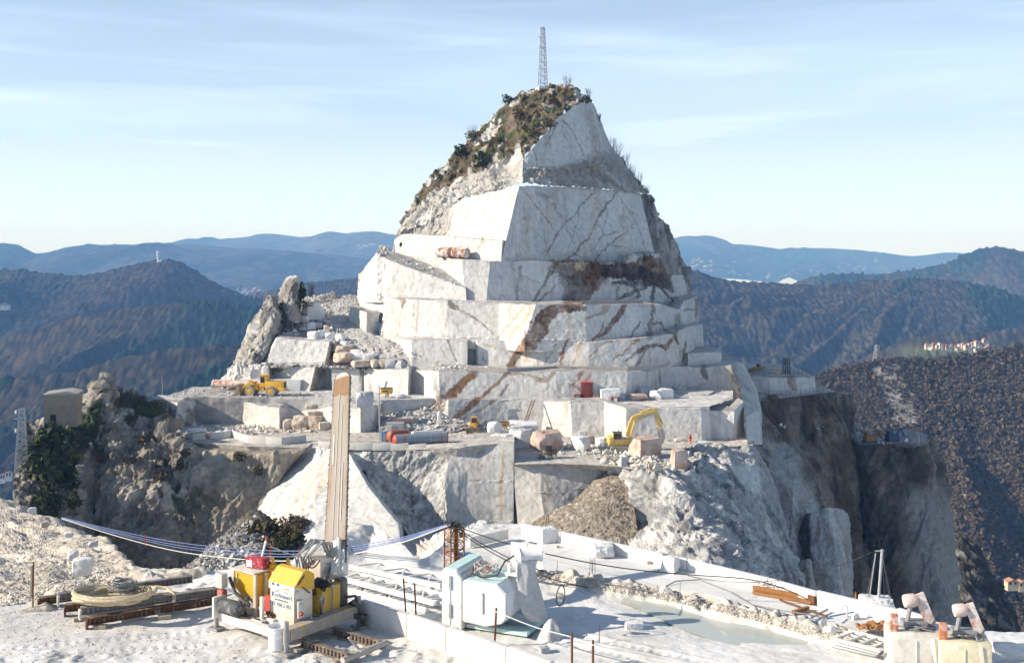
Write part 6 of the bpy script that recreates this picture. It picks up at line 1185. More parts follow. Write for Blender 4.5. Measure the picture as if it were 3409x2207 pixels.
# ------------------------------------------------------------------ lattice tower, cables and other foreground gear
def lattice(b, h, w0, w1, n, leg=.05, brace=.03, diag=True):
    for k in range(n):
        z0_, z1_ = h*k/n, h*(k+1)/n; a, c = (w0+(w1-w0)*k/n)/2, (w0+(w1-w0)*(k+1)/n)/2
        co = [(-1, -1), (1, -1), (1, 1), (-1, 1)]
        for i in range(4):
            p, q = co[i], co[(i+1) % 4]
            b.bar((p[0]*a, p[1]*a, z0_), (p[0]*c, p[1]*c, z1_), leg); b.bar((p[0]*c, p[1]*c, z1_), (q[0]*c, q[1]*c, z1_), brace)
            if diag:
                if k % 2: p, q = q, p
                b.bar((p[0]*a, p[1]*a, z0_), (q[0]*c, q[1]*c, z1_), brace)
def foreground_gear():
    p = G(1512, 1948, ZB); h = (1948-1738)/F*p.y
    t = thing('lattice_pylon', 'short rust-brown lattice pylon carrying the cables, blue hose coil at its foot', 'pylon', (p.x, p.y, ZB-.1), .5)
    b = B(); lattice(b, h, .34, .32, 9, .03, .011); b.build('lattice', RUSTL, t)
    b = B(); b.bar((.02, -.02, 0), (.02, -.02, h*1.02), .06, .06); b.build('centre_post', RUSTM, t)
    b = B()
    for k in range(10): q = RS.rand(6)-.5; b.tube([(q[0]*.5, q[1]*.4, h), (q[2]*.6, q[3]*.5, h+.12), (q[4]*.5, q[5]*.5, h-.1)], .012, 6)
    b.box((.2, 0, h-.2), (.12, .1, .1)); b.box((-.05, .02, h+.06), (.16, .1, .12)); b.build('cable_head', DSTEEL, t)
    b = B(); b.bar((-.2, .0, h*.62), (.28, .05, h*.62), .03); b.build('red_bracket', REDP, t)
    c = G(1555, 1892, ZB+.12); b = B()
    for k in range(7): b.tube([(.28*math.cos(a)*(1-.02*k), .26*math.sin(a), .04*k+.05*math.sin(a)) for a in [2*math.pi*j/24 for j in range(25)]], .024, 7)
    o = b.build('hose_coil', paint_mat('blue_grey_hose', (.24, .34, .44), .5, 0, (.5, .54, .56), 6, .7), None, loc=c); tag(o, 'coil of blue-grey hose beside the rusty lattice pylon', 'hose')
    b = B(); b.box((-.12, .2, .16), (.4, .2, .3), bev=.02); b.build('blue_cover', BLUEP, o)
    # bundle of blue pipes and a rope across the gap
    top = Vector((p.x, p.y, ZB-.1+h))
    ctl = [(205, 1722, 46), (400, 1768, 41), (600, 1806, 36.5), (850, 1830, 32), (1060, 1830, 28.5), (1300, 1797, 25.5), (1500, 1742, 23.6)]
    def spline(pts, n=10):
        A = np.array([[P(*q) for q in pts]]); u = np.linspace(0, len(pts)-1, n*(len(pts)-1)+1); return [Vector(q) for q in bil(np.repeat(A, 2, 0), u, np.array([0.0]), True)[0]]
    for k, (dy, mid, m, lab, rr) in enumerate(((0, 0, BLUEC, 'topmost blue cable crossing the gap to the rusty pylon', .012), (4, 9, BLUEC, 'second blue cable crossing the gap to the rusty pylon', .0115), (6, 17, BLUEC, 'lowest blue cable crossing the gap to the rusty pylon', .0115), (10, 30, paint_mat('pale_rope', (.6, .58, .55), .8), 'pale sagging rope hanging lowest below the blue cables', .015))):
        b = B(); b.tube(spline([(x, y+dy*.4+mid*math.sin(math.pi*i/6), Y) for i, (x, y, Y) in enumerate(ctl)]), rr, 6); tag(b.build('cable', m, None), lab, 'cable', 'cables across the gap')
    b = B(); q = V(485, 1790, 39); b.bar(q+Vector((0, 0, .1)), q+Vector((0, 0, -.3)), .04); tag(b.build('red_marker', REDP, None), 'small red marker tied to the blue cables', 'marker')
    b = B(); b.tube(bez(V(900, 1818, 21.9), V(1030, 1862, 22.3), .02, 8), .012, 6); tag(b.build('rope', paint_mat('white_rope', (.72, .71, .68), .8), None), 'twisted white rope running from the pole to the chain saw', 'rope')
    # cables right of the pylon
    for k, (x, y, Y, s, lab) in enumerate(((1810, 1837, 24.5, .05, 'dark cable from the pylon down to the drum'), (1900, 1925, 25, .15, 'dark cable from the pylon to the berm, upper one'), (1960, 1955, 24, .2, 'dark cable from the pylon to the berm, lower one'))):
        b = B(); b.tube(bez(top+Vector((.1, 0, -.05*k)), V(x, y, Y), s, 16), .011, 6); tag(b.build('cable', BLACK, None), lab, 'cable', 'cables right of the pylon')
    b = B(); b.tube(spline([(1815, 1842, 22.2), (1960, 1872, 22.8), (2110, 1895, 22.8), (2290, 1912, 22.8), (2480, 1926, 22.6), (2600, 1955, 22.4), (2690, 1995, 22.3)]), .012, 6); tag(b.build('cable', BLACK, None), 'long dark cable sweeping from the drum across the white terrace', 'cable')
    gp = []
    for x, y in ((1880, 1925), (1960, 1932), (2060, 1948), (2180, 1958), (2250, 1935), (2330, 1930), (2420, 1965), (2500, 2010), (2600, 2040), (2690, 2060), (2760, 2062)): g = G(x, y, ZB+.2); gp.append(Vector((g.x, g.y, max(ground_h(g.x, g.y), ZB)+.05)))
    b = B(); b.tube(gp, .013, 6); tag(b.build('cable', HOSE, None), 'grey cable lying along the rubble berm by the pond', 'cable')
    b = B(); b.tube(spline([(1648, 2034, 20.7), (1780, 2086, 20.2), (1904, 2120, 19.8), (1974, 2146, 19.6), (2090, 2182, 19.3), (2210, 2218, 19)]), .011, 6); tag(b.build('rope', paint_mat('frayed_white_rope', (.7, .69, .66), .9), None), 'frayed white rope strung between rusty rods at the lower edge', 'rope')
    # stack of white lattice frames
    for k, (A, C, z, lab) in enumerate((((1130, 1955), (1420, 2032), .05, 'lowest white steel truss in the flat stack left of the white machine'), ((1140, 1925), (1450, 2008), .2, 'middle white steel truss in the flat stack left of the white machine'), ((1165, 1885), (1468, 1950), .34, 'topmost white lattice truss in the stack, diagonals showing'))):
        a, c = G(*A, ZB+z), G(*C, ZB+z); d = c-a; s = Vector((0, 0, 1)).cross(d).normalized()*(.62 if k == 2 else .5)
        t = thing('truss_section', lab, 'truss', a, 0, 'white steel trusses stacked flat')
        b = B(); b.bar((0, 0, 0), d, .07, .10); b.bar(s, d+s, .07, .10); b.build('side_rail', WHITEP if k < 2 else WHITED, t)
        b = B(); n = 7
        for j in range(n):
            q0, q1 = d*(j/n), d*((j+1)/n); b.bar(q0+(s if j % 2 else Vector()), q1+(Vector() if j % 2 else s), .035, .03); 
            if k < 2: b.bar(q0, q0+s, .04, .05)
        b.build('lattice_bar', WHITED, t)
    # marble blocks on the terrace and small stones
    for (x, y, w, d_, h_, rz, lab, m) in ((1822, 1810, .42, .4, .40, .35, 'white cubic block near the far kerb, rusty rods on top', MARB), (2008, 1862, .46, .4, .36, .1, 'rough white block in the middle of the terrace', MARB), (2232, 1912, .34, .3, .42, -.6, 'white wedge-shaped block at the right of the terrace', MARB), (2160, 1884, .13, .13, .1, .2, 'small square brown stone on the terrace', MARBT), (1855, 1830, .1, .08, .09, .5, 'small beige stone on the terrace in front of the white block', MARBT), (2256, 2020, .24, .2, .2, .7, 'white boulder with a brown side at the edge of the pond', MARBT), (1925, 2035, .22, .2, .1, .3, 'small white stone lying on the dust left of the pond', MARB), (2110, 2068, .36, .3, .16, .1, 'low white heap on the dust in front of the pond', MARB), (1885, 1800, .2, .2, .1, .3, 'grey half-buried stone beside the far kerb', MARBG), (1810, 2150, .2, .16, .14, .5, 'grey stone under the canvas apron', MARBG)):
        g = G(x, y, ZB+.1); z = ground_h(g.x, g.y); o = rock_obj('marble_block', m, (w, d_, h_), int(x), boxy=.75); o.location = (g.x, g.y, z-.03); o.rotation_euler = (0, 0, rz); tag(o, lab, 'block', 'blocks and stones on the white terrace')
    for (x, y0, h_, lab) in ((1818, 1786, .16, 'pair of thin rusty rods standing on the white cubic block'), (1962, 1918, .42, 'left grey rod of the pair at the berm'), (1972, 1910, .4, 'right grey rod of the pair at the berm'), (1853, 1905, .3, 'thin rod standing alone left of the berm'), (2262, 1975, .34, 'grey rods at the right end of the berm'), (2185, 1970, .3, 'rod leaning over the berm'), (1885, 1802, .24, 'thin rod in front of the far kerb'), (2065, 1845, .26, 'twin thin rods near the far kerb'), (2158, 1870, .24, 'thin rod right of the twin rods near the kerb')):
        g = G(x, y0, ZB+.16); z = ground_h(g.x, g.y); b = B(); b.tube([(0, 0, -.05), (.02, 0, h_)], .008, 6)
        if 'pair' in lab or 'twin' in lab: b.tube([(.06, 0, -.05), (.06, .02, h_*.9)], .008, 6)
        o = b.build('iron_rod', RUSTM if x in (1818, 1885, 2065, 2158) else STEEL, None, loc=(g.x, g.y, z if x != 1818 else z+.40)); tag(o, lab, 'rod', 'thin rods on the terrace')
    # rusty gutter on the kerb
    a, c = G(2510, 1968, ZB+.2), G(2705, 2002, ZB+.2); b = B(); b.bar(a, c, .2, .05); b.bar(a+Vector((0, .1, .05)), c+Vector((0, .1, .05)), .03, .1); o = b.build('rusty_chute', RUSTL, None); tag(o, 'long rusty steel chute lying against the far kerb', 'chute')
    b = B(); q = c+Vector((.05, 0, .06)); b.box(q, (.22, .2, .16), Matrix.Rotation(.4, 3, 'Z')); b.build('chute_box', RUSTM, o)
    b = B()
    for k in range(9): u = a.lerp(c, .1+.09*k); b.bar(u+Vector((0, .16, .1)), u+Vector((.12, .3, .22)), .008)
    b.bar(a+Vector((0, .2, .14)), c+Vector((0, .2, .14)), .01); b.build('wire_cage', RUSTM, o)
    for k, (x0, y0_, x1, y1, lab) in enumerate(((2596, 1996, 2752, 2050, 'thin rusty bar lying on the terrace, upper one'), (2640, 2038, 2690, 2022, 'short yellow-brown bar with a black middle on the terrace'), (2700, 2055, 2755, 2028, 'grey bar lying askew near the right machines'))):
        b = B(); a, c = G(x0, y0_, ZB+.22), G(x1, y1, ZB+.22); b.bar(a, c, .03 if k != 1 else .07); tag(b.build('loose_bar', (RUSTM, RUSTL, STEEL)[k], None), lab, 'bar', 'loose bars on the terrace')
    # pole with guy wires in a block
    g = G(2922, 2060, ZB+.05); o = rock_obj('marble_block', MARB, (.62, .5, .5), 77, boxy=.9); o.location = (g.x, g.y, ZB); tag(o, 'square white block holding the tall pole at the far kerb', 'block')
    tp = g+Vector((.05, 0, .2)); H = (2010-1828)/F*g.y+.1; t = thing('mast_pole', 'thin galvanised pole with guy wires standing in a white block', 'pole', tp)
    b = B(); b.tube([(-.04, 0, .1), (.04, 0, H)], .03, 10); b.build('pole', GALV, t); b = B(); b.bar((.04-.14, 0, H-.03), (.08, 0, H-.03), .025); b.tube([(-.24, .0, .1), (-.09, 0, H-.08)], .012, 6); b.build('cross_arm', GALV, t)
    b = B()
    for x in (-.3, -.26, .1, .2, .24): b.tube([(x, .0, .1), (.03 if x > 0 else -.09, 0, H-.05)], .004, 4)
    b.build('guy_wire', STEEL, t)
    b = B(); b.tube(bez(tp+Vector((-.1, 0, H-.03)), V(2290, 1915, 24.6), .35, 24), .007, 5); tag(b.build('cable', BLACK, None), 'thin cable running from the guyed pole to the left', 'cable')
    # the two machines at the lower right edge
    def pit_machine(x, y, s, rz, lab, full):
        g = G(x, y, ZB); r = thing('pit_machine', lab, 'machine', (g.x, g.y, ZB-.02), rz)
        b = B(); b.box((0, 0, .36*s), (.86*s, .62*s, .72*s), bev=.05*s); bd = b.build('body', CREAMP if full else paint_mat('cream_shed', (.7, .62, .44), .5, 0, (.8, .76, .66), 3, .6), r)
        b = B(); b.bar((-.02*s, -.318*s, .1*s), (-.02*s, -.318*s, .6*s), .012*s); b.bar((.30*s, -.32*s, .05*s), (.24*s, -.32*s, .66*s), .045*s, .03*s); b.box((.445*s, .0, .5*s), (.03*s, .2*s, .26*s)); b.build('door_panel', WHITEP if full else CREAMP, bd)
        b = B(); b.box((-.36*s, -.2*s, .80*s), (.13*s, .1*s, .40*s), bev=.01*s); b.build('orange_post', paint_mat('orange_paint', (.50, .16, .07), .7, 0, (.72, .62, .55), 8, .85 if full else .45, lo=.46, hi=.6), r)
        b = B(); c0 = Vector((-.06*s, .05*s, 1.14*s)); b.lathe([(0, 0), (.10*s, 0), (.115*s, .03*s), (.115*s, .17*s), (.09*s, .22*s), (0, .22*s)], c0+Vector((-.08*s, 0, 0)), (1, .1, .15), 18); mt = b.build('motor', paint_mat('dusty_pink_casting', (.66, .5, .45), .7, 0, (.76, .7, .66), 5, .7), r)
        b = B(); b.bar(c0+Vector((.16*s, 0, .14*s)), c0+Vector((.36*s, 0, -.36*s)), .17*s, .07*s, up=(0, 1, 0)); bc = b.build('belt_cover', paint_mat('dusty_red_cover', (.50, .26, .19), .6, 0, (.68, .62, .57), 5, .95, lo=.38, hi=.52), r)
        text_mesh('lettering', 'D', .1*s, INKG, bc, c0+Vector((.24*s, -.09*s, -.05*s)), (1, 0, -.1), (-.3, 0, 1))
        b = B(); b.box((.02*s, .05*s, .78*s), (.4*s, .3*s, .1*s), bev=.02*s); b.tube([(-.1*s, 0, .8*s), (-.04*s, .02*s, 1.1*s)], .04*s, 8); b.tube([(.28*s, .05*s, .74*s), (.34*s, .05*s, .86*s)], .05*s, 8); b.build('mount', STEEL, r)
        b = B()
        for k in range(8): q = RS.rand(6); b.tube([(-.3*s+.6*s*q[0], -.25*s+.3*s*q[1], .74*s), (-.1*s+.3*s*q[2], -.2*s, .80*s), (.1*s+.3*s*q[3], -.22*s+.3*s*q[4], .74*s), (.25*s, -.325*s, .5*s*q[5])], .012*s, 6)
        b.build('hose_tangle', HOSE, r); return r
    pit_machine(3040, 2225, 1.05, -.12, 'cream machine with a faded red post and dusty motor at the lower right', True)
    pit_machine(3205, 2250, 1.0, -.2, 'yellowish machine with a bright orange post in the lower right corner', False)
    # frames stacked in front of them
    for k in range(4):
        z = .06+.085*k; a, c = G(2745+10*k, 2125+8*(3-k), ZB+z), G(2912+6*k, 2165+6*(3-k), ZB+z); d = c-a; s = Vector((0, 0, 1)).cross(d).normalized()*.6
        t = thing('truss_section', ('lowest', 'second', 'third', 'topmost')[k]+' pale truss of the small stack beside the cream machine', 'truss', a, 0, 'pale trusses stacked at the right')
        b = B(); b.bar((0, 0, 0), d, .05, .06); b.bar(s, d+s, .05, .06); b.build('side_rail', CREAMP if k % 2 else WHITED, t)
        b = B(); [b.bar(d*(j/4), d*(j/4)+s+d*.12, .03, .025) for j in range(4)]; b.build('lattice_bar', WHITED, t)
    g = G(2905, 2090, ZB+.25); J = Joined(); n = 16; u = np.linspace(-.3, .3, n); X, Y_ = np.meshgrid(u, u*.5); q3 = np.stack([X, Y_, 0*X], -1); J.add(np.stack([X, Y_, .08-.5*X*X-1.0*Y_*Y_+facets(q3*8, 5)*.04+fbm(q3*8, 3, 4)*.06], -1), gfaces(n, n), np.zeros((n*n, 3))); o = J.build('rusty_sheet', RUSTL); o.location = g; tag(o, 'crumpled orange-brown sheet among the frames at the right', 'sheet')
    g = G(2868, 2040, ZB+.15); b = B(); b.box((0, 0, .08), (.34, .16, .16), Matrix.Rotation(-.15, 3, 'Z')); o = b.build('blue_box', BLUEP, None, loc=g); tag(o, 'bright blue box in shadow at the foot of the kerb', 'box')
    for (x, y, lab) in ((2740, 2095, 'round white disc on a thin stand, the left of two'), (2774, 2120, 'round white disc low beside the pale frames')):
        g = G(x, y, ZB+.1); b = B(); b.lathe([(0, 0), (.07, 0), (.075, .02), (0, .022)], (0, 0, .14), (.3, -1, .1), 18); o = b.build('disc_stand', WHITEP, None, loc=g); tag(o, lab, 'disc stand', 'white discs by the pond'); b = B(); b.tube([(0, 0, -.3), (0, 0, .1)], .008, 6); b.tube([(.04, 0, -.3), (.03, 0, .1)], .008, 6); b.box((0, 0, -.3), (.16, .1, .03)); b.build('stand', REDP, o)
    b = B(); b.tube([G(2760, 2052, ZB+.3), V(2850, 2035, 22.2), V(2950, 2046, 21.8), V(3030, 2072, 21.5), V(3160, 2098, 21.3), V(3300, 2125, 21), V(3420, 2160, 20.5)], .016, 6); tag(b.build('cable', paint_mat('blue_hose', (.1, .25, .5), .5), None), 'blue hose strung along the right end of the terrace', 'cable')
    g = G(2835, 2070, ZB+.1); b = B(); b.lathe([(.06, 0), (.09, 0), (.09, .05), (.06, .05)], (.06, 0, .1), (.6, -1, 0), 18); b.tube([(-.1, 0, 0), (-.08, 0, .3), (-.14, .0, .36), (-.25, 0, .2)], .02, 7); b.box((-.02, 0, .06), (.2, .1, .08)); tag(b.build('small_winch', WHITED, None, loc=g), 'small white wheeled winch in front of the block with the pole', 'winch')
    g = G(3370, 2160, ZB+.1); o = rock_obj('marble_block', MARB, (1.0, .7, .35), 99, boxy=.8); o.location = (g.x, g.y, ZB); tag(o, 'broad white block at the right edge of the terrace', 'block')
    for x, y, lab in ((2848, 2005, 'rusty rod on the far kerb left of the pole block'), (3250, 2130, 'rusty post beside the right machine')): g = G(x, y, ZB+.1); b = B(); b.tube([(0, 0, 0), (.01, 0, .22)], .02, 8); tag(b.build('iron_rod', RUSTL, None, loc=g), lab, 'rod')
foreground_gear()
# ------------------------------------------------------------------ machines and gear on the benches
def at(x, y, z): return G(x, y, z)
ZL, ZR, Z1 = z0L, z0, -30.0
def wheel(parent, c, r, w, axis=(0, 1, 0), tm=None, rm=None):
    b = B(); ax = Vector(axis).normalized(); b.lathe([(r*.55, -w*.45), (r*.92, -w*.5), (r, -w*.32), (r, w*.32), (r*.92, w*.5), (r*.55, w*.45)], c, ax, 20); t = b.build('tyre', tm or paint_mat('dusty_tyre', (.33, .32, .31), .95), parent)
    b = B(); b.lathe([(0, -w*.56), (r*.2, -w*.56), (r*.3, -w*.50), (r*.56, -w*.53), (r*.56, w*.53), (r*.3, w*.50), (r*.2, w*.56), (0, w*.56)], c, ax, 16); b.build('rim', rm or YEL, t); return t
ORNG = paint_mat('dusty_orange_yellow', (.62, .33, .04), .55, 0, (.5, .36, .2), 2, .7)
TYRE = paint_mat('dusty_tyre', (.30, .29, .28), .95)
def wheel_loader(name, label, loc, rotz, s, ym, group='wheel loaders in the quarry'):
    "front of the loader towards -x"
    r = thing(name, label, 'wheel loader', loc, rotz, group)
    R = 1.02*s; wb = 2.2*s; tr = 1.25*s
    for x in (-wb, wb):
        for y in (-tr, tr): wheel(r, (x, y, R), R, .75*s, tm=TYRE, rm=ym)
    b = B(); b.box((2.9*s, 0, 2.25*s), (3.9*s, 1.9*s, 1.55*s), bev=.12*s); b.box((4.4*s, 0, 1.45*s), (1.3*s, 2.2*s, .6*s), bev=.1*s); b.box((2.2*s, 0, 1.35*s), (2.0*s, 1.4*s, .8*s)); e = b.build('engine_body', ym, r)
    b = B(); b.box((4.88*s, 0, 2.25*s), (.06*s, 1.5*s, 1.2*s)); b.build('grille', BLACK, e)
    for x, y in ((1.7, .3), (2.2, .3)): b = B(); b.tube([(x*s, y*s, 3.0*s), (x*s, y*s, 3.7*s)], .09*s, 8); b.build('exhaust', BLACK, e)
    b = B(); b.box((.55*s, 0, 3.3*s), (1.5*s, 1.7*s, 1.7*s), bev=.1*s); b.box((.6*s, 0, 2.2*s), (1.7*s, 1.8*s, .7*s)); c = b.build('cab', ym, r)
    b = B(); b.box((-.22*s, 0, 3.35*s), (.06*s, 1.4*s, 1.2*s)); 
    for y in (-.86, .86): b.box((.3*s, y*s, 3.35*s), (.85*s, .03*s, 1.15*s))
    b.build('window', GLASS, c)
    b = B(); b.box((.5*s, 0, 4.2*s), (1.7*s, 1.9*s, .14*s), bev=.05*s); b.build('cab_roof', ym, c)
    b = B(); b.box((-1.9*s, 0, 1.8*s), (2.2*s, 1.3*s, 1.4*s), bev=.1*s); b.box((-2.3*s, 0, 2.5*s), (1.2*s, 1.1*s, .8*s), Matrix.Rotation(.3, 3, 'Y')); b.box((-.1*s, 0, 1.4*s), (1.2*s, .9*s, .9*s)); b.build('front_frame', ym, r)
    b = B()
    for y in (-.75, .75): b.bar((-1.6*s, y*s, 2.6*s), (-3.6*s, y*s, 2.0*s), .3*s, .5*s); b.bar((-3.6*s, y*s, 2.0*s), (-4.4*s, y*s, .9*s), .3*s, .45*s); b.bar((-1.8*s, y*s*.6, 2.0*s), (-3.4*s, y*s*.6, 1.5*s), .16*s)
    b.build('lift_arm', ym, r)
    b = B(); pr = [(-4.3, .1), (-5.9, .05), (-5.6, .25), (-4.75, .45), (-4.55, 1.4), (-5.0, 2.1), (-4.7, 2.15), (-4.2, 1.5)]
    b.prism([(p[0]*s, p[1]*s) for p in pr], (0, 3.3*s, 0), (0, -1.65*s, 0)); 
    for y in (-1.6, 1.6): b.prism([(-4.3*s, .1*s), (-5.7*s, .1*s), (-4.95*s, 2.0*s), (-4.3*s, 1.5*s)], (0, .1*s, 0), (0, y*s-.05*s, 0))
    for k in range(7): b.bar((-4.98*s, (-1.5+.5*k)*s, 2.05*s), (-5.3*s, (-1.5+.5*k)*s, 2.3*s), .12*s)
    b.build('bucket', paint_mat('worn_bucket', (.3, .24, .16), .8, .1, (.5, .47, .43), 2, .7), r)
    return r
k1 = .0634
p = at(870, 1318, Z1)
wheel_loader('wheel_loader', 'big yellow wheel loader in profile on the upper left bench, bucket to the left', (p.x, p.y+1, Z1), -.12, 1.02, YEL)
p = at(1575, 1456, ZL+.3)
wheel_loader('wheel_loader', 'wheel loader seen from the front with its bucket lowered, beside the grey tank', (p.x, p.y+5.5, ZL+.3), 1.50, .72, ORNG)
p = at(2532, 1240, -27.9)
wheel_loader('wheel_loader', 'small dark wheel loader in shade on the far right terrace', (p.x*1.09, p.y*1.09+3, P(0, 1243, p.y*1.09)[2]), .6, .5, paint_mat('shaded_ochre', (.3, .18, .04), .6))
def excavator():
    p = at(2072, 1505, z0); s = 1.0
    r = thing('excavator', 'yellow tracked excavator with raised arm bent over the big pink block', 'excavator', (p.x, p.y+2, z0), .10)
    EY = paint_mat('pale_yellow_paint', (.70, .48, .12), .5, 0, (.55, .42, .24), 1.5, .6)
    for y in (-1.3, 1.3):
        b = B(); b.prism([(-2.3, 0.3), (-1.9, 0), (1.9, 0), (2.3, .3), (2.3, .75), (1.9, 1.0), (-1.9, 1.0), (-2.3, .75)], (0, .6, 0), (0, y-.3, 0), bev=.06); b.build('track', paint_mat('dusty_track', (.42, .38, .33), .95, 0, (.25, .22, .19), 2, .6), r)
    b = B(); b.box((-.3, 0, 1.75), (4.4, 2.7, 1.1), bev=.1); b.box((-1.9, 0, 2.0), (1.3, 2.8, 1.4), bev=.12); b.lathe([(0, 0), (1.0, 0), (1.0, .4), (0, .4)], (0, 0, .9), (0, 0, 1), 20); h = b.build('upper_body', EY, r)
    b = B(); b.box((-.6, .5, 2.55), (1.6, 1.4, .3)); b.tube([(-.5, .3, 2.6), (-.5, .3, 3.9)], .07, 8); b.build('engine_cover', BLACK, h)
    b = B(); b.box((-1.0, -.85, 2.75), (1.7, 1.05, 1.6), bev=.1); c = b.build('cab', EY, r)
    b = B(); b.box((-1.0, -1.39, 2.85), (1.4, .03, 1.1)); b.box((-.13, -.85, 2.8), (.03, .85, 1.2)); b.build('window', GLASS, c); b = B(); b.box((-1.0, -.85, 3.58), (1.75, 1.1, .08), bev=.03); b.build('cab_roof', BLACK, c)
    # arm traced from its joints (x along the machine, z up)
    def pz(x, y): return ((x-2072)/F*p.y, -(y-1505)/F*p.y)
    A0, A1, A2, A3, A4, A5 = pz(2090, 1448), pz(2104, 1400), pz(2122, 1392), pz(2185, 1375), pz(2208, 1428), pz(2202, 1440)
    b = B(); 
    b.prism([pz(2086, 1455), pz(2098, 1412), pz(2108, 1392), pz(2122, 1386), pz(2182, 1372), pz(2184, 1384), pz(2128, 1403), pz(2116, 1412), pz(2102, 1455)], (0, .75, 0), (0, -.35, 0), bev=.05); bo = b.build('boom', EY, r)
    b = B(); 
    for y in (-.5, .5): b.tube([(pz(2100, 1462)[0], y, pz(2100, 1462)[1]), (pz(2116, 1405)[0], y, pz(2116, 1405)[1])], .14, 8)
    b.tube([(pz(2135, 1385)[0], 0, pz(2135, 1385)[1]+.35), (pz(2178, 1368)[0], 0, pz(2178, 1368)[1]+.25)], .16, 8); b.build('hydraulic_ram', EY, bo)
    text_mesh('lettering', 'KOMATSU', .62, INKG, bo, (pz(2153, 1391)[0], -.362, pz(2153, 1391)[1]), (1, 0, .26), (-.26, 0, 1))
    b = B(); b.prism([pz(2179, 1370), pz(2186, 1364), pz(2194, 1368), pz(2212, 1430), pz(2200, 1434), pz(2186, 1392)], (0, .55, 0), (0, -.27, 0), bev=.04); b.tube([(pz(2192, 1372)[0], .1, pz(2192, 1372)[1]), (pz(2206, 1420)[0]+.5, .1, pz(2206, 1420)[1])], .13, 8); b.build('stick', EY, r)
    b = B(); b.prism([pz(2196, 1434), pz(2212, 1430), pz(2220, 1462), pz(2212, 1482), pz(2196, 1492), pz(2205, 1470), pz(2202, 1450)], (0, 1.5, 0), (0, -.75, 0), bev=.05); b.build('bucket', paint_mat('worn_steel_bucket', (.44, .4, .36), .6, .2), r)
excavator()
def skid_steer():
    p = at(1830, 1528, z0); s = .85; r = thing('skid_steer', 'small dark skid steer loader on the shaded floor before the tilted boulder', 'skid steer', (p.x, p.y+.8, z0), .2)
    BR = paint_mat('brown_black_paint', (.16, .10, .05), .6, 0, (.4, .35, .28), 3, .6)
    b = B(); b.box((.1, 0, .85), (2.3, 1.1, .8), bev=.08); b.box((.9, 0, 1.3), (.9, 1.0, .6), bev=.08); b.build('body', BR, r)
    for x in (-.65, .75):
        for y in (-.75, .75): wheel(r, (x, y, .42), .42, .32, tm=TYRE, rm=CREAMP)
    b = B()
    for x in (-.65, .3):
        for y in (-.5, .5): b.bar((x, y, 1.2), (x*.9, y, 2.15), .09)
    b.box((-.17, 0, 2.2), (1.2, 1.15, .12)); c = b.build('cab_frame', BLACK, r); b = B(); b.box((-.17, 0, 1.7), (.8, .9, .7)); b.build('window', GLASS, c); b = B(); b.box((.2, .2, 2.31), (.14, .14, .12)); b.build('beacon', paint_mat('orange_lamp', (.7, .2, .03), .4), c)
    b = B(); b.bar((1.0, -.62, 1.4), (-1.1, -.62, .9), .12, .16); b.bar((1.0, .62, 1.4), (-1.1, .62, .9), .12, .16); b.bar((-1.1, -.62, .9), (-1.5, -.62, .3), .12); b.bar((-1.1, .62, .9), (-1.5, .62, .3), .12); b.prism([(-1.5, .1), (-2.1, .08), (-2.05, .2), (-1.7, .25), (-1.6, .65), (-1.45, .65)], (0, 1.7, 0), (0, -.85, 0)); b.build('bucket_arm', BR, r)
skid_steer()
# ---------------- tanks, containers, compressors
def tank(label, a, c, rad, m, group=None, bands=None, domes=None, saddle=None, name='steel_tank'):
    a, c = Vector(a), Vector(c); ax = (c-a); L = ax.length; ax.normalize(); r = thing(name, label, 'tank', a, 0, group)
    b = B(); b.lathe([(rad, 0), (rad, L)], (0, 0, 0), ax, 26); b.build('shell', m, r)
    for s, h in ((-1, 0), (1, L)):
        b = B(); b.lathe([(rad*.999, 0), (rad*.9, rad*.18*1), (rad*.6, rad*.36), (0, rad*.44)], ax*h, ax*s, 22); b.build('end_dome', domes or m, r)
    if bands:
        for t, bm_, w in bands: b = B(); b.lathe([(rad*.9, 0), (rad*1.015, 0), (rad*1.015, w), (rad*.9, w)], ax*(L*t), ax, 26); b.build('band', bm_, r)
    if saddle:
        for t in (.2, .8): b = B(); b.box(ax*(L*t)+Vector((0, 0, -rad*.8)), (rad*.6, rad*1.6, rad*.7)); b.build('saddle', saddle, r)
    return r
Yt = dep(1486, ZL)
tank('long grey tank with red domed ends and rust bands beside the kerb', V(1316, 1466, 199), V(1484, 1457, 202), 1.06, paint_mat('blue_grey_tank', (.22, .26, .30), .5, .1, (.34, .32, .3), 1.2, .6), None, [(.15, RUSTL, .35), (.35, GALV, .1), (.68, GALV, .1), (.88, RUSTL, .25)], REDP, STEEL)
tank('short rusty red tank behind the left end of the grey tank', V(1300, 1452, 204), V(1352, 1448, 207), 1.05, paint_mat('red_brown_tank', (.38, .1, .05), .6, 0, (.25, .08, .05), 1.5, .7), None, None, None, STEEL)
tank('white tank lying behind the long grey tank', V(1374, 1444, 206), V(1474, 1438, 209), .5, WHITEP, None, None, None, STEEL)
tank('rust-streaked tank lying on the high narrow bench', V(1460, 841, 266.5), V(1555, 843, 262.5), 1.28, paint_mat('white_and_rust', (.62, .58, .53), .7, 0, (.27, .10, .045), .9, 1.0, lo=.47, hi=.56), None, [(.42, RUSTM, .9), (.62, RUSTL, .25)], None, RUSTM)
tank('long cream pipe tank with red streaks behind the big wheel loader', V(712, 1276, 243), V(905, 1282, 240), .86, paint_mat('cream_and_red_streaks', (.66, .56, .48), .6, 0, (.42, .12, .07), .8, .9, lo=.52, hi=.6), None, [(.02, RUSTL, .15)], None, RUSTM)
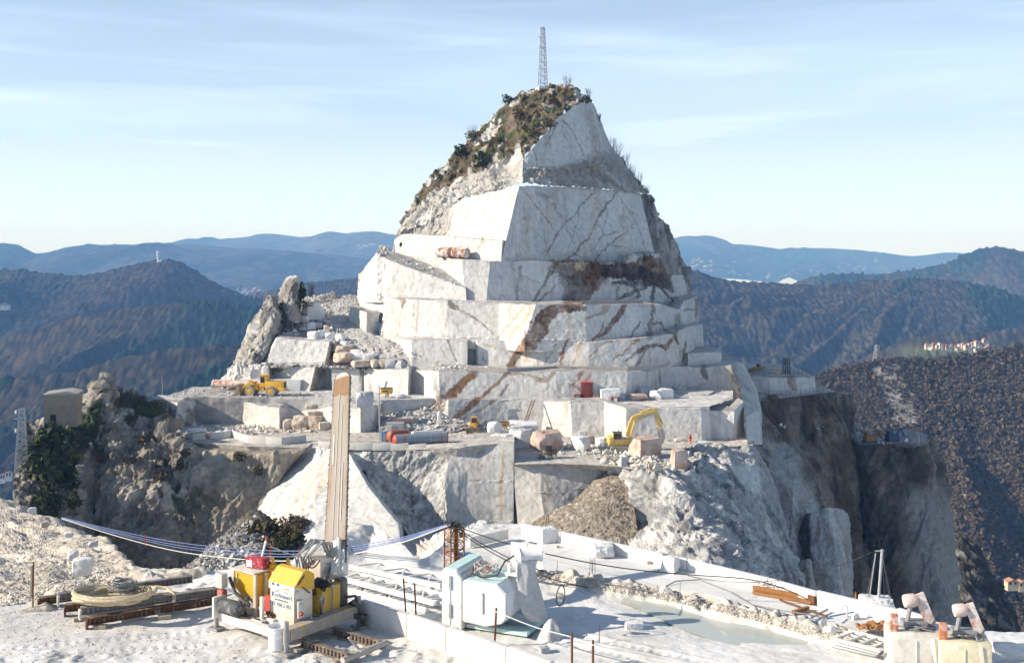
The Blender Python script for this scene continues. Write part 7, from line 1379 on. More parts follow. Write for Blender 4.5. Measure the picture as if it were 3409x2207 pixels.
def boxes(name, label, cat, x, y, z, sz, mat, rz=0, group=None, lid=None, door=None, dy=0):
    p = at(x, y, z); r = thing(name, label, cat, (p.x, p.y+dy+sz[1]/2, z), rz, group); b = B(); b.box((0, 0, sz[2]/2), sz, bev=.04); bd = b.build('body', mat, r)
    if lid: b = B(); b.box((0, 0, sz[2]+.05), (sz[0]*1.03, sz[1]*1.03, .1)); b.build('roof', lid, r)
    if door: b = B(); b.box((0, -sz[1]/2-.01, sz[2]*.45), (sz[0]*.4, .03, sz[2]*.8)); b.build('door', door, bd)
    return r
boxes('container', 'pale grey container with white left end behind the red tank', 'container', 1302, 1466, ZL, (3.4, 2.2, 2.2), paint_mat('grey_container', (.5, .5, .5), .6), .1, None, GALV, STEEL, 6)
boxes('pump_box', 'small blue box on legs left of the red tank', 'box', 1278, 1474, ZL, (1.2, 1.0, 1.9), BLUEP, 0, None, None, STEEL, 1)
boxes('flat_trailer', 'long white low trailer behind the big wheel loader', 'trailer', 890, 1306, Z1, (13.5, 2.2, 2.3), WHITEP, -.1, None, WHITED, GALV, 3)
boxes('tool_cabin', 'tall dark red cabin against the wall of the middle bench', 'cabin', 1954, 1333, z1, (2.4, 2.0, 3.6), paint_mat('dark_red_cabin', (.17, .032, .022), .6, 0, (.26, .07, .05), 1.2, .6), 0, None, REDP, paint_mat('red_door', (.22, .045, .03), .6))
boxes('tool_box', 'low dark red box left of the tall red cabin', 'box', 1925, 1333, z1, (1.8, 1.5, 1.2), paint_mat('dark_red_box', (.2, .05, .035), .6), 0, None, None, STEEL)
boxes('tool_box', 'grey-brown box right of the tall red cabin', 'box', 1985, 1334, z1, (1.3, 1.2, 1.1), paint_mat('brown_grey_box', (.22, .17, .16), .7), 0, None, None, REDP)
boxes('tool_box', 'dark red box in front of the white block on the middle bench', 'box', 2048, 1336, z1, (1.7, 1.0, .95), paint_mat('dark_red_box', (.2, .06, .05), .6), 0, None, None, WHITEP, -1)
def compressor(label, x, y, z, s, rz):
    p = at(x, y, z); r = thing('compressor', label, 'compressor', (p.x, p.y+1, z), rz, 'yellow compressors on wheels'); b = B(); b.box((0, 0, 1.35*s), (2.5*s, 1.3*s, 1.1*s), bev=.08*s); bd = b.build('housing', YEL, r)
    b = B(); b.box((1.27*s, 0, 1.35*s), (.06, 1.1*s, .9*s)); b.box((-.2*s, -.66*s, 1.35*s), (1.2*s, .03, .3*s)); b.build('grille', BLACK, bd); b = B(); b.box((0, 0, 1.95*s), (2.6*s, 1.4*s, .12*s)); b.build('lid', DSTEEL, bd)
    for yy in (-.7, .7): wheel(r, (.1*s, yy*s, .4*s), .4*s, .25*s, tm=TYRE, rm=CREAMP)
    b = B(); b.bar((-1.2*s, 0, .8*s), (-2.2*s, 0, .5*s), .12*s); b.build('tow_bar', STEEL, r)
compressor('yellow compressor on wheels standing before the second bench wall', 1285, 1324, Z1, .98, .05)
compressor('yellow compressor on wheels half hidden behind white blocks', 1680, 1432, ZL+.3, .75, .1)
compressor('low brownish trailer on the far right terrace', 2592, 1246, -28.2, .5, 0)
# ---------------- people
def person(label, x, y, z, h, rz, pose):
    p = at(x, y, z); sk = bpy.data.meshes.new('person'); bm = bmesh.new(); s = h/1.75
    J = {'pelvis': (0, 0, .95), 'spine': (0, 0, 1.2), 'chest': (0, .0, 1.4), 'neck': (0, .0, 1.52), 'head': (0, -.01, 1.66), 'sl': (-.19, 0, 1.43), 'sr': (.19, 0, 1.43), 'el': (-.27, .02, 1.15), 'er': (.27, .02, 1.15), 'wl': (-.25, -.12, .93), 'wr': (.25, -.12, .93), 'hl': (-.24, -.15, .85), 'hr': (.24, -.15, .85), 'hipl': (-.1, 0, .92), 'hipr': (.1, 0, .92), 'kl': (-.11, -.03, .5), 'kr': (.13, .02, .5), 'al': (-.11, 0, .09), 'ar': (.15, .05, .09), 'tl': (-.12, -.17, .04), 'tr': (.16, -.12, .04)}
    J.update(pose); R = dict(pelvis=.15, spine=.14, chest=.16, neck=.06, head=.11, sl=.075, sr=.075, el=.055, er=.055, wl=.04, wr=.04, hl=.045, hr=.045, hipl=.11, hipr=.11, kl=.075, kr=.075, al=.055, ar=.055, tl=.045, tr=.045)
    vs = {k: bm.verts.new(Vector(v)*s) for k, v in J.items()}
    for a, c in (('pelvis', 'spine'), ('spine', 'chest'), ('chest', 'neck'), ('neck', 'head'), ('chest', 'sl'), ('chest', 'sr'), ('sl', 'el'), ('sr', 'er'), ('el', 'wl'), ('er', 'wr'), ('wl', 'hl'), ('wr', 'hr'), ('pelvis', 'hipl'), ('pelvis', 'hipr'), ('hipl', 'kl'), ('hipr', 'kr'), ('kl', 'al'), ('kr', 'ar'), ('al', 'tl'), ('ar', 'tr')): bm.edges.new((vs[a], vs[c]))
    names = list(J); bm.to_mesh(sk); bm.free(); o = link('person', sk, None, None)
    o.modifiers.new('skin', 'SKIN'); sv = sk.skin_vertices[0].data
    for i, n in enumerate(names): sv[i].radius = (R[n]*s, R[n]*s)
    sv[0].use_root = True; sub = o.modifiers.new('sub', 'SUBSURF'); sub.levels = 1; sub.render_levels = 1
    bpy.context.view_layer.update(); me = bpy.data.meshes.new_from_object(o.evaluated_get(bpy.context.evaluated_depsgraph_get())); o.modifiers.clear(); o.data = me
    me.materials.clear(); me.materials.append(paint_mat('orange_red_overalls', (.66, .085, .03), .8, 0, (.5, .1, .06), 5, .5)); me.materials.append(paint_mat('skin', (.45, .28, .2), .6)); me.materials.append(BLACK)
    for f in me.polygons:
        zc = f.center.z/s; f.material_index = 1 if zc > 1.53 or (abs(f.center.x) > .2*s and zc < .93 and zc > .78) else (2 if zc < .1 else 0); f.use_smooth = True
    o.location = (p.x, p.y, z); o.rotation_euler = (0, 0, rz); tag(o, label, 'person', 'workers in orange-red overalls')
    b = B(); b.lathe([(.13*s, 0), (.135*s, .03*s), (.11*s, .1*s), (0, .14*s)], Vector(J['head'])*s+Vector((0, 0, .01)), (0, 0, 1), 14); b.build('helmet', REDP, o); return o
person('person in orange-red overalls standing alone on the bright floor right of the excavator', 2298, 1478, z0, 1.9, .5, {})
person('person in red overalls half hidden by rubble at the foot of the grey wall', 1855, 1458, z0, 1.9, -1.0, {'el': (-.3, -.1, 1.2), 'wl': (-.15, -.3, 1.15), 'hl': (-.08, -.36, 1.15)})
# ---------------- ladders, poles, fences
def ladder(label, a, c, w, n, m):
    a, c = Vector(a), Vector(c); r = thing('ladder', label, 'ladder', a, 0, 'ladders leaning on bench walls'); d = c-a; s = Vector((1, .2, 0)).normalized()*w/2
    for q in (-1, 1): b = B(); b.bar(s*q, d+s*q, .12); b.build('rail', m, r)
    for k in range(n): b = B(); b.bar(-s+d*((k+.5)/n), s+d*((k+.5)/n), .07); b.build('rung', m, r)
ladder('tall dark ladder left of the red cabin, reaching the bench above', V(1907, 1330, 223), V(1888, 1214, 231), .7, 18, STEEL)
ladder('rusty ladder leaning on the lowest wall of the middle bench', V(1750, 1404, 222), V(1776, 1330, 225), .6, 14, RUSTM)
def pole(label, x, y0_, y1, Y, r_, m, cross=False):
    a, c = V(x, y0_, Y), V(x-2, y1, Y); b = B(); b.tube([(0, 0, 0), c-a], r_, 8); o = b.build('pole', m, None, loc=a); tag(o, label, 'pole', 'poles on the benches')
    if cross: b = B(); b.bar((c-a)+Vector((-.8, 0, -.3)), (c-a)+Vector((.9, 0, -.7)), .12); b.box((c-a)+Vector((.1, 0, -.8)), (.3, .2, 1.2)); b.build('cross_arm', DSTEEL, o)
pole('dark electricity pole against the second bench wall', 1209, 1306, 1232, 236, .22, DSTEEL, True)
pole('thin tall grey pole standing at the front left of the tank yard', 1264, 1474, 1282, 203, .12, GALV)
pole('thin antenna pole at the left tip of the upper bench', 541, 1326, 1255, 233, .06, GALV)
pole('thin whip antenna at the left end of the high bench', 1262, 842, 780, 270, .04, STEEL)
def fence(label, pts, h, n, m, mesh=False, plank=None):
    "posts and two rails along a bench edge"
    pts = [Vector(q) for q in pts]; r = thing('railing', label, 'railing', pts[0], 0, 'railings along the quarry benches'); o_ = pts[0]
    L = sum((c-a).length for a, c in zip(pts[:-1], pts[1:])); acc = []
    for a, c in zip(pts[:-1], pts[1:]):
        k = max(1, int(n*(c-a).length/L)); acc += [a.lerp(c, j/k) for j in range(k)]
    acc.append(pts[-1])
    for q in acc: b = B(); b.bar(q-o_, q-o_+Vector((0, 0, h)), .07); b.build('post', m, r)
    b = B()
    for z in (.5, 1.0): [b.bar(a-o_+Vector((0, 0, h*z)), c-o_+Vector((0, 0, h*z)), .045) for a, c in zip(acc[:-1], acc[1:])]
    b.build('rail', m, r)
    if plank: b = B(); [b.bar(a-o_+Vector((0, -.05, h*.42)), c-o_+Vector((0, -.05, h*.42)), .05, h*.72, up=(0, 0, 1)) if False else b.box((a+c)/2-o_+Vector((0, -.05, h*.42)), ((c-a).length*.97, .05, h*.72), Matrix.Rotation(math.atan2((c-a).y, (c-a).x), 3, 'Z')) for a, c in zip(acc[:-1], acc[1:])]; b.build('plank_panel', plank, r)
PLK = paint_mat('weathered_planks', (.34, .31, .28), .9, 0, (.46, .43, .39), 1.5, .6)
fence('plank railing along the second bench, above the red cabin', [G(1560, 1236, z2), G(1690, 1240, z2), G(1850, 1233, z2), G(2090, 1236, z2), G(2188, 1230, z2), G(2230, 1216, z2)], 1.15, 34, STEEL, plank=PLK)
fence('plank railing along the dark upper right bench', [V(1935, 1014, 244), V(2050, 1013, 246), V(2140, 1012, 250)], 1.15, 14, STEEL, plank=PLK)
fence('thin railing on the third bench under the brown band', [G(1800, 1136, z3), G(1960, 1134, z3), G(2140, 1124, z3), G(2240, 1107, z3)], 1.1, 22, STEEL)
fence('thin railing on the high bench below the great shaded face', [V(1745, 868, 257), V(1900, 870, 262), V(2040, 875, 268)], 1.2, 18, STEEL)
fence('dark railing at the right corner of the middle bench', [V(2390, 1361, 213), V(2456, 1328, 228)], 1.1, 10, DSTEEL)
fence('railing along the edge of the far right terrace', [V(2584, 1320, 262), V(2680, 1310, 268), V(2782, 1302, 277)], 1.1, 14, DSTEEL)
fence('railing on the upper far right terrace', [V(2490, 1248, 279), V(2600, 1250, 277), V(2700, 1252, 280)], 1.2, 14, DSTEEL)
fence('stepped railing at the right shoulder of the mountain', [V(2285, 1088, 253), V(2338, 1077, 277)], 1.4, 8, STEEL)
fence('railing on the right shoulder above the brown corner', [V(2262, 1000, 264), V(2320, 984, 294)], 1.4, 8, STEEL)
def mid_kerb(label, pts, h, n, m): return slab_wall('kerb_wall', [tuple(q) for q in pts], h, .3, m, label, 'kerb', gk, z=pts[0][2], n=n, topj=.06)
mid_kerb('curved kerb of upright slabs round the tank yard', [G(1060, 1488, -35.4), G(1180, 1494, -35.3), G(1300, 1494, -35.2), G(1420, 1484, -34.6), G(1545, 1476, -34), G(1640, 1466, -33.6)], 1.15, 3, CONC)
mid_kerb('lit kerb of slabs at the left loading edge, curving', [G(772, 1454, ZL), G(830, 1474, ZL), G(940, 1480, ZL), G(1018, 1468, ZL)], 1.3, 3, CONC)
mid_kerb('straight low kerb below the pink and white blocks at the left', [G(640, 1466, ZL), G(765, 1456, ZL)], 1.2, 3.5, CONC)
# ---------------- the hut on the crag, lattice masts
def hut():
    p = V(146, 1424, 190); s = 190/F; w, hgt, dp = 104*s, 106*s, 5.0
    r = thing('concrete_hut', 'derelict two-storey concrete hut with a dark doorway on the left crag', 'hut', (p.x, p.y, p.z), .2); HC = paint_mat('stained_render', (.24, .205, .16), .9, 0, (.13, .11, .09), .8, .7, .3)
    b = B(); b.box((w/2, dp/2, hgt*.26), (w, dp, hgt*.52)); b.box((w/2, dp/2, hgt*.77), (w*1.01, dp*1.01, hgt*.5)); b.box((w/2, dp/2, hgt*.52), (w*1.05, dp*1.05, .2)); wl = b.build('wall', HC, r)
    b = B(); b.prism([(-.15, hgt*1.02), (w+.15, hgt*1.02), (w+.15, hgt*1.05), (w*.7, hgt*1.13), (-.15, hgt*1.05)], (0, dp+.4, 0), (0, -.2, 0)); b.build('roof', paint_mat('dirty_roof', (.36, .34, .3), .9), r)
    b = B(); b.box((w*.28, -.02, hgt*.21), (.95, .1, 2.1)); d = b.build('doorway', paint_mat('dark_doorway', (.02, .018, .016), .9), r); b = B(); b.box((w*.28-.54, -.05, hgt*.21), (.12, .12, 2.2)); b.box((w*.28+.54, -.05, hgt*.21), (.12, .12, 2.2)); b.box((w*.28, -.05, hgt*.21+1.12), (1.2, .12, .12)); b.build('door_frame', HC, d)
    b = B(); b.box((w*.6, -.03, hgt*.64), (.1, .06, .8)); b.build('red_pipe', REDP, r)
    b = B(); b.tube([(w*.7, dp*.5, hgt*1.2), (w*1.3, dp*.5, hgt*1.18)], .05, 6); b.build('roof_rod', DSTEEL, r)
hut()
def mast(name, label, x, yb, yt, Y, w0, w1, n, m, group, base=None, extras=True, leg=.16, brace=.09):
    p = V(x, yb, Y); h = (yb-yt)/F*Y; r = thing(name, label, 'mast', p, .3, group); b = B(); lattice(b, h, w0, w1, n, leg, brace); b.build('lattice', m, r)
    if extras:
        b = B(); 
        for z, l in ((.98, 1.0), (.84, 1.3), (.68, 1.3)): b.bar((-l, 0, h*z), (l*.6, 0, h*z), .14)
        b.build('cross_arm', m, r); b = B(); [b.lathe([(0, 0), (.16, 0), (.16, .5), (0, .5)], (-.95, 0, h*z-.6), (0, 0, 1), 8) for z in (.98, .68)]; b.build('insulator', WHITEP, r)
    if base: b = B(); b.box((0, 0, -.6), base, bev=.1); b.build('concrete_base', CONC, r)
mast('lattice_mast', 'grey lattice mast left of the concrete hut', 73, 1565, 1360, 185, 2.0, .8, 14, GALV, 'lattice masts')
mast('lattice_mast', 'tall thin lattice mast on the summit of the quarried mountain', 1807, 300, 92, 291, 2.1, .75, 18, GALV, 'lattice masts', (3.2, 3.0, 2.6), True, .14, .08)
mast('lattice_mast', 'pylon with wide arms on the spur before the village', 2920, 1205, 1148, 1000, 6, 2.0, 7, STEEL, 'lattice masts', None, False, .5, .3)
mast('lattice_mast', 'dark mast with a platform on the far right terrace', 2618, 1246, 1192, 280, 1.4, 1.2, 5, DSTEEL, 'lattice masts', None, False, .16, .1)
def hill_mast():
    p = V(525, 872, 2690); r = thing('relay_tower', 'white relay tower with round platforms on the wooded hilltop', 'tower', p); u = 2690/F
    b = B(); b.tube([(0, 0, -4), (0, 0, 34*u)], 1.6, 10); b.build('shaft', WHITEP, r)
    for z in (20, 28, 33): b = B(); b.lathe([(0, 0), (5*u, 0), (5*u, 2.4*u), (0, 2.4*u)], (0, 0, z*u), (0, 0, 1), 16); b.build('platform', WHITEP, r)
    b = B(); b.box((8*u, 0, 3*u), (10*u, 5*u, 8*u)); b.build('equipment_house', WHITED, r)
hill_mast()
# ---------------- village and far buildings
def house(label, x, y, Y, w, d, h, wm, rm, rz, group):
    p = V(x, y, Y); r = thing('village_house', label, 'house', p, rz, group); b = B(); b.box((0, 0, h/2-2), (w, d, h+4)); wl = b.build('wall', wm, r)
    b = B(); b.prism([(-w/2-.6, h), (w/2+.6, h), (0, h+w*.26)], (0, d+1.2, 0), (0, -d/2-.6, 0)); b.build('roof', rm, r)
    b = B(); [b.box((w*fx, -d/2-.05, h*fz), (1.2, .15, 1.6)) for fx in (-.25, .25) for fz in (.35, .75)]; b.build('window', GLASS, wl)
ROOF = paint_mat('terracotta_roof', (.42, .22, .15), .8, 0, (.34, .2, .15), .3, .5); WALLS = [paint_mat('ochre_render', (.62, .5, .34), .9), paint_mat('white_render', (.72, .7, .66), .9), paint_mat('pink_render', (.6, .42, .34), .9)]
vh = [(3085, 1148), (3096, 1150), (3108, 1146), (3120, 1152), (3128, 1145), (3138, 1149), (3150, 1151), (3162, 1155), (3170, 1148), (3182, 1153), (3194, 1149), (3206, 1146), (3214, 1150), (3226, 1146), (3238, 1141), (3250, 1138), (3262, 1142), (3278, 1132), (3286, 1136), (3248, 1160), (3282, 1158), (3276, 1162)]
cn = ['ochre', 'white', 'pink']
for k, (x, y) in enumerate(vh):
    wd = 3.2+1.6*RS.rand(); big = k in (15, 17, 20)
    y += 6; house(('larger ' if big else 'small ')+cn[k % 3]+' red-roofed house in the hillside village'+((', uppermost at the right' if k == 17 else ', middle of upper row' if k == 15 else ', lowest at the right') if big else ''), x, y, 1500+RS.uniform(0, 20), wd*(1.5 if big else 1), 4, 2.6+.9*RS.rand(), WALLS[k % 3], ROOF, RS.uniform(-.5, .5), 'houses of the hillside village')
for k, (x, y, w, lab) in enumerate(((3366, 1940, 8, 'long red-roofed shed at the right edge below the brown slope'), (3400, 1944, 6, 'second red-roofed shed at the right edge, cut by the frame'))): house(lab, x, y, 640, w*.8, 4, 1.2, WALLS[0], ROOF, .1, 'sheds at the right edge')
for x, y, Y, w, lab in ((14, 1026, 2400, 22, 'long white building among the trees at the left edge'), (30, 1584, 900, 4.5, 'small red-roofed house low at the left edge'), (10, 1592, 900, 4, 'pale small house low at the left edge')): house(lab, x, y, Y, w, w*.8, 6 if Y > 1000 else 2.6, WALLS[1], ROOF, .2, 'lone houses at the left')
# ---------------- far shelf machines
def far_machine(label, x, y, m, s, Y=277):
    p = V(x, y, Y); r = thing('far_machine', label, 'machine', p, .3, 'machines on the far right shelf'); b = B(); b.box((0, 0, 1.2*s), (3.6*s, 2.2*s, 1.6*s), bev=.1); b.box((-.8*s, 0, 2.5*s), (1.4*s, 1.5*s, 1.3*s), bev=.1); b.build('body', m, r); b = B(); b.box((0, 0, .3*s), (4*s, 2.4*s, .6*s)); b.build('tracks', BLACK, r); b = B(); b.bar((1.2*s, 0, 1.6*s), (3*s, 0, 3.6*s), .4*s); b.bar((3*s, 0, 3.6*s), (4.4*s, 0, 1.0*s), .3*s); b.build('arm', m, r)
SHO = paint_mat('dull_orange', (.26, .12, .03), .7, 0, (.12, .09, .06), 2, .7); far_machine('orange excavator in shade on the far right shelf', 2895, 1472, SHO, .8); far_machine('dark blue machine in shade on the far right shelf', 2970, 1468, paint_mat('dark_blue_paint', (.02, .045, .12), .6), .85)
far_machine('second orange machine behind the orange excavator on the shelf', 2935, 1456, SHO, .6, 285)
# ------------------------------------------------------------------ blocks and boulders on the benches
def boulder(x, yb, w, h, z, mat, lab, rz=None, boxy=.7, tilt=0, group='marble blocks and boulders on the benches', name='marble_block', depth=None, Y=None):
    "a stone that is w x h pixels large, its foot at (x, yb)"
    p = at(x, yb, z) if Y is None else V(x, yb, Y); k = p.y/F; o = rock_obj(name, mat, (w*k, (depth or w*.8)*k, h*k), int(x*7+yb), boxy, 3, .09)
    o.location = (p.x, p.y+.3*w*k, p.z-.06*h*k); o.rotation_euler = (0, tilt, RS.uniform(-.6, .6) if rz is None else rz); return tag(o, lab, 'boulder' if name == 'boulder' else 'block', group)
PINKM = paint_mat('pink_brown_marble', (.58, .44, .36), .85, 0, (.30, .17, .11), .5, .75, .5, lo=.46, hi=.62)
BL = [(2150, 1526, 88, 74, z0, PINKM, 'largest cube-shaped block, pink and brown, in front of the excavator', .5, .88), (1818, 1502, 94, 72, z0, PINKM, 'tilted pinkish boulder with a pointed top behind the skid steer', .5, .55), (1932, 1501, 58, 50, z0, MARB, 'white block with a brown right side between tilted boulder and excavator', -.6, .75),
      (1748, 1496, 90, 70, z0, MARBG, 'big grey block under the ledge left of the tilted boulder', .2, .9), (1742, 1430, 96, 26, ZL+.2, MARB, 'pale ledge block on top of the grey block', .1, .8),
      (2262, 1560, 52, 70, z0, PINKM, 'upright brown stone at the right rim of the floor', .3, .55), (1346, 1434, 82, 44, ZL, PINKM, 'white-rimmed block with a rust-coloured face behind the container', -.2, .92), (1402, 1432, 30, 24, ZL, MARB, 'white stone leaning right of the rust-faced block', .5, .5), (1408, 1416, 26, 28, ZL, MARB, 'rounded pale stone behind the leaning white stone', .2, .4), (1440, 1436, 28, 22, ZL, PINKM, 'beige stone left of the tall obelisk', .4, .4), (1448, 1430, 10, 30, ZL, paint_mat('green_drum', (.1, .2, .16), .6), 'small green drum beside the obelisk', 0, .8),
      (1462, 1436, 14, 74, ZL, MARB, 'slender upright obelisk of grey stone behind the grey tank', 0, .7), (1647, 1448, 48, 46, ZL+.3, MARB, 'tall white block with two humps right of the front-facing loader', .2, .55), (1625, 1412, 40, 20, Z1-5.2, MARB, 'white stone lying behind the front-facing loader', .3, .6), (1600, 1400, 24, 18, Z1-5, MARBG, 'grey stone behind the cab of the front-facing loader', .3, .6), (1688, 1468, 40, 24, ZL+.3, MARB, 'white slab tipped over at the corner of the pillar', .7, .6), (1656, 1464, 36, 20, ZL+.3, MARB, 'broken white slab in front of the two-humped block', -.4, .6), (1710, 1456, 30, 32, ZL+.3, MARB, 'pointed white stone at the corner of the pillar', .1, .4),
      (2032, 1336, 64, 44, z1, MARB, 'white block right of the red cabin on the middle bench', 0, .93), (2128, 1333, 56, 21, z1, PINKM, 'flat tan block lying on the middle bench', .1, .8), (2150, 1322, 50, 36, z1, MARBG, 'grey slab tilted against another on the middle bench', .3, .6), (2185, 1330, 40, 32, z1, MARB, 'wedge-shaped slab on the middle bench', -.3, .5), (2218, 1328, 50, 36, z1, MARB, 'pale angular block at the right of the middle bench blocks', .2, .65),
      (1213, 1350, 56, 48, Z1, MARBG, 'grey sawn block on the edge behind the saw bar', .15, .9), (1336, 1326, 32, 14, Z1, MARBG, 'dark grey boulder right of the yellow compressor', .1, .4),
      (958, 1428, 36, 34, ZL, MARBT, 'leftmost beige boulder of the four before the outer corner', .3, .5), (996, 1428, 56, 48, ZL, MARBT, 'large beige boulder, second of the four before the outer corner', .1, .6), (1042, 1428, 50, 46, ZL, MARBT, 'square beige boulder, third of the four before the outer corner', -.2, .75), (1078, 1431, 36, 28, ZL, MARBT, 'beige boulder next to the saw bar', .3, .7), (1046, 1386, 52, 18, ZL+2.3, MARBT, 'flat slab lying on top of the square beige boulder', .2, .6), (1036, 1362, 40, 16, Z1-1, MARBT, 'long flat tan stone on the slope above the four boulders', .1, .5),
      (648, 1460, 62, 36, ZL, MARB, 'white shaded block at the left edge of the loading floor', .3, .6), (678, 1462, 46, 26, ZL, PINKM, 'pink-faced block in front of the white shaded block', -.1, .9), (727, 1458, 40, 24, ZL, MARB, 'white broken block right of the pink-faced block', .4, .5), (755, 1456, 22, 28, ZL, MARB, 'small upright white slab at the left kerb', .2, .85),
      (1395, 1400, 150, 66, ZL, MARBG, 'great grey slab leaning on the gravel ramp', .25, .35), (1300, 1372, 60, 44, ZL+2, MARBG, 'bluish grey boulder left of the great leaning slab', .5, .4), (2075, 1552, 30, 34, z0, MARBG, 'grey angular stone among the rubble before the excavator', .5, .6), (1962, 1478, 34, 30, z0, PINKM, 'tan stone behind the white block with a brown side', .4, .5), (2010, 1490, 50, 38, z0, MARB, 'heap of white broken stone left of the excavator cab', .3, .3), (1945, 1455, 38, 24, z0, MARB, 'pale block at the foot of the grey wall', .1, .85), (2020, 1440, 60, 34, z0+.3, MARBG, 'grey fallen stones in the inner corner of the lowest wall', .3, .35), (2262, 1470, 34, 12, z0, MARB, 'low white slab left of the standing worker', .2, .6), (2340, 1480, 40, 10, z0, MARB, 'low white slab at the foot of the bright corner wall', .2, .6)]
for q in BL: boulder(q[0], q[1], q[2], q[3], q[4], q[5], q[6], q[7], q[8])
# the heap along the gravel road: depth grows with height in the picture
HB = [(1140, 1205, 58, 34, MARBT, 'large tan boulder at the bottom left of the road heap'), (1142, 1180, 66, 32, MARBT, 'long tan boulder on top of the bottom left pair'), (1190, 1198, 50, 36, MARB, 'white boulder right of the long tan one'), (1226, 1205, 34, 30, MARB, 'rounded white boulder in the middle of the road heap'), (1200, 1220, 62, 22, MARBT, 'flat tan boulder at the very bottom of the road heap'), (1248, 1222, 26, 28, MARBT, 'beige boulder right of the flat tan one'), (1274, 1222, 26, 28, MARBT, 'beige pointed boulder beside its beige neighbour'), (1300, 1226, 34, 32, MARBG, 'grey boulder left of the darkest one in the road heap'), (1330, 1228, 34, 30, MARBG, 'darkest grey boulder at the right end of the road heap'), (1145, 1160, 30, 26, MARB, 'white boulder beside the brown edge of the lit block'), (1258, 1190, 34, 22, MARBG, 'grey stone behind the rounded white boulder'), (1284, 1186, 18, 22, MARBT, 'small orange-tan stone on the road heap'), (1325, 1208, 30, 16, MARBT, 'tan stone near the right end of the road heap'),
      (1040, 1130, 40, 30, MARB, 'white square boulder on the bank above the lit block'), (1074, 1126, 32, 30, MARB, 'white boulder right of the square one above the lit block'), (1132, 1136, 28, 28, MARB, 'white boulder at the right end above the lit block'), (1098, 1130, 34, 24, MARB, 'pale boulder in the row above the lit block'), (1085, 1104, 18, 22, MARBT, 'upright cream stone on the gravel bank'), (1035, 1095, 30, 24, MARB, 'pale boulder high on the gravel bank'), (1006, 1072, 40, 22, MARB, 'flat pale boulder beside the needle rocks'), (1040, 1062, 68, 62, MARB, 'big pale slab tilted on the shoulder of the gravel road'), (1058, 1090, 26, 18, MARBG, 'grey stone on the gravel bank')]
for x, y, w, h, m, lab in HB:
    Y = np.interp(y, [1060, 1130, 1180, 1228], [268, 251, 246, 238.5]); boulder(x, y, w, h, 0, m, lab, None, .6, 0, 'boulders along the gravel road', 'boulder', Y=Y)
# row of stones at the foot of the left wall
for k in range(46):
    x = 585+k*7.2+RS.uniform(-3, 3); y = 1432+RS.uniform(-10, 12); w = RS.uniform(6, 15); boulder(x, y, w, w*.8, ZL, MARB if k % 3 else MARBT, 'small pale stone in the long row of stones at the foot of the left wall', None, .4, 0, 'row of stones at the foot of the left wall', 'boulder')
for k, (x, y, w, h, m, lab) in enumerate(((268, 1912, 62, 56, MARB, 'big white boulder at the foot of the gravel bank'), (238, 1862, 34, 32, MARB, 'white boulder just above the biggest one on the gravel bank'), (226, 1788, 28, 18, MARB, 'flat white stone near the left of the gravel bank'), (146, 1755, 26, 20, MARBT, 'beige stone high on the gravel bank'), (104, 1708, 26, 20, MARB, 'white stone at the top left rim of the gravel bank'), (306, 1820, 30, 18, MARBG, 'grey slab stone near the rim of the gravel bank'), (432, 1935, 26, 34, MARB, 'upright white stone behind the hose coil'), (475, 1945, 44, 52, MARB, 'tall white stone behind the beam stack'), (520, 1940, 50, 40, MARBG, 'grey broken stone behind the beam stack'), (562, 1930, 34, 26, MARB, 'white stone at the right end of the stones behind the beams'), (410, 1905, 20, 22, MARBT, 'beige stone on the small heap behind the hose'))):
    Y = np.interp(y, [1700, 1790, 1862, 1912, 1945], [54, 42, 33, 29.5, 26.2]); boulder(x, y, w, h, 0, m, lab, None, .55, 0, 'boulders on the gravel bank', 'boulder', Y=Y)
# ------------------------------------------------------------------ loose rubble: too many to count
def rubble(name, pts, sizes, cols, mat, seed):
    "small angular stones at the given points, one mesh"
    rs = np.random.RandomState(seed); n = len(pts)
    base = np.array([(1, 0, 0), (-1, 0, 0), (0, 1, 0), (0, -1, 0), (0, 0, 1), (0, 0, -1), (.6, .6, .6), (-.6, .6, -.5), (-.6, -.6, .6), (.6, -.6, -.5)]); 
    base = base[:6]; f = np.array([(0, 2, 4), (2, 1, 4), (1, 3, 4), (3, 0, 4), (2, 0, 5), (1, 2, 5), (3, 1, 5), (0, 3, 5)])
    sc = rs.uniform(.55, 1.25, (n, 6, 1))*sizes[:, None, None]; v = base[None]*sc+rs.normal(0, .22, (n, 6, 3))*sizes[:, None, None]
    a = rs.uniform(0, 6.28, n); ca, sa = np.cos(a)[:, None], np.sin(a)[:, None]; v = np.stack([v[..., 0]*ca-v[..., 1]*sa, v[..., 0]*sa+v[..., 1]*ca, v[..., 2]*.75], -1)+np.asarray(pts)[:, None, :]
    F_ = (f[None]+np.arange(n)[:, None, None]*6).reshape(-1, 3); C = np.repeat(cols, 6, 0)
    o = link(name, mesh_np(name, v.reshape(-1, 3), F_, C), mat); o['kind'] = 'stuff'; return o
def scatter_poly(rs, poly, n):
    poly = np.array(poly, float); x0, y0_ = poly.min(0); x1, y1 = poly.max(0); out = np.zeros((0, 2))
    while len(out) < n:
        q = rs.uniform((x0, y0_), (x1, y1), (n*2, 2)); out = np.vstack([out, q[inside(q[:, 0], q[:, 1], poly)]])
    return out[:n]
bpy.context.view_layer.update()
_dg = bpy.context.evaluated_depsgraph_get()
from mathutils.bvhtree import BVHTree
def bvh_of(*obs):
    V_, P_ = [], []
    for o in obs:
        k = len(V_); V_ += [v.co.copy() for v in o.data.vertices]; P_ += [tuple(i+k for i in p.vertices) for p in o.data.polygons]
    return BVHTree.FromPolygons(V_, P_)
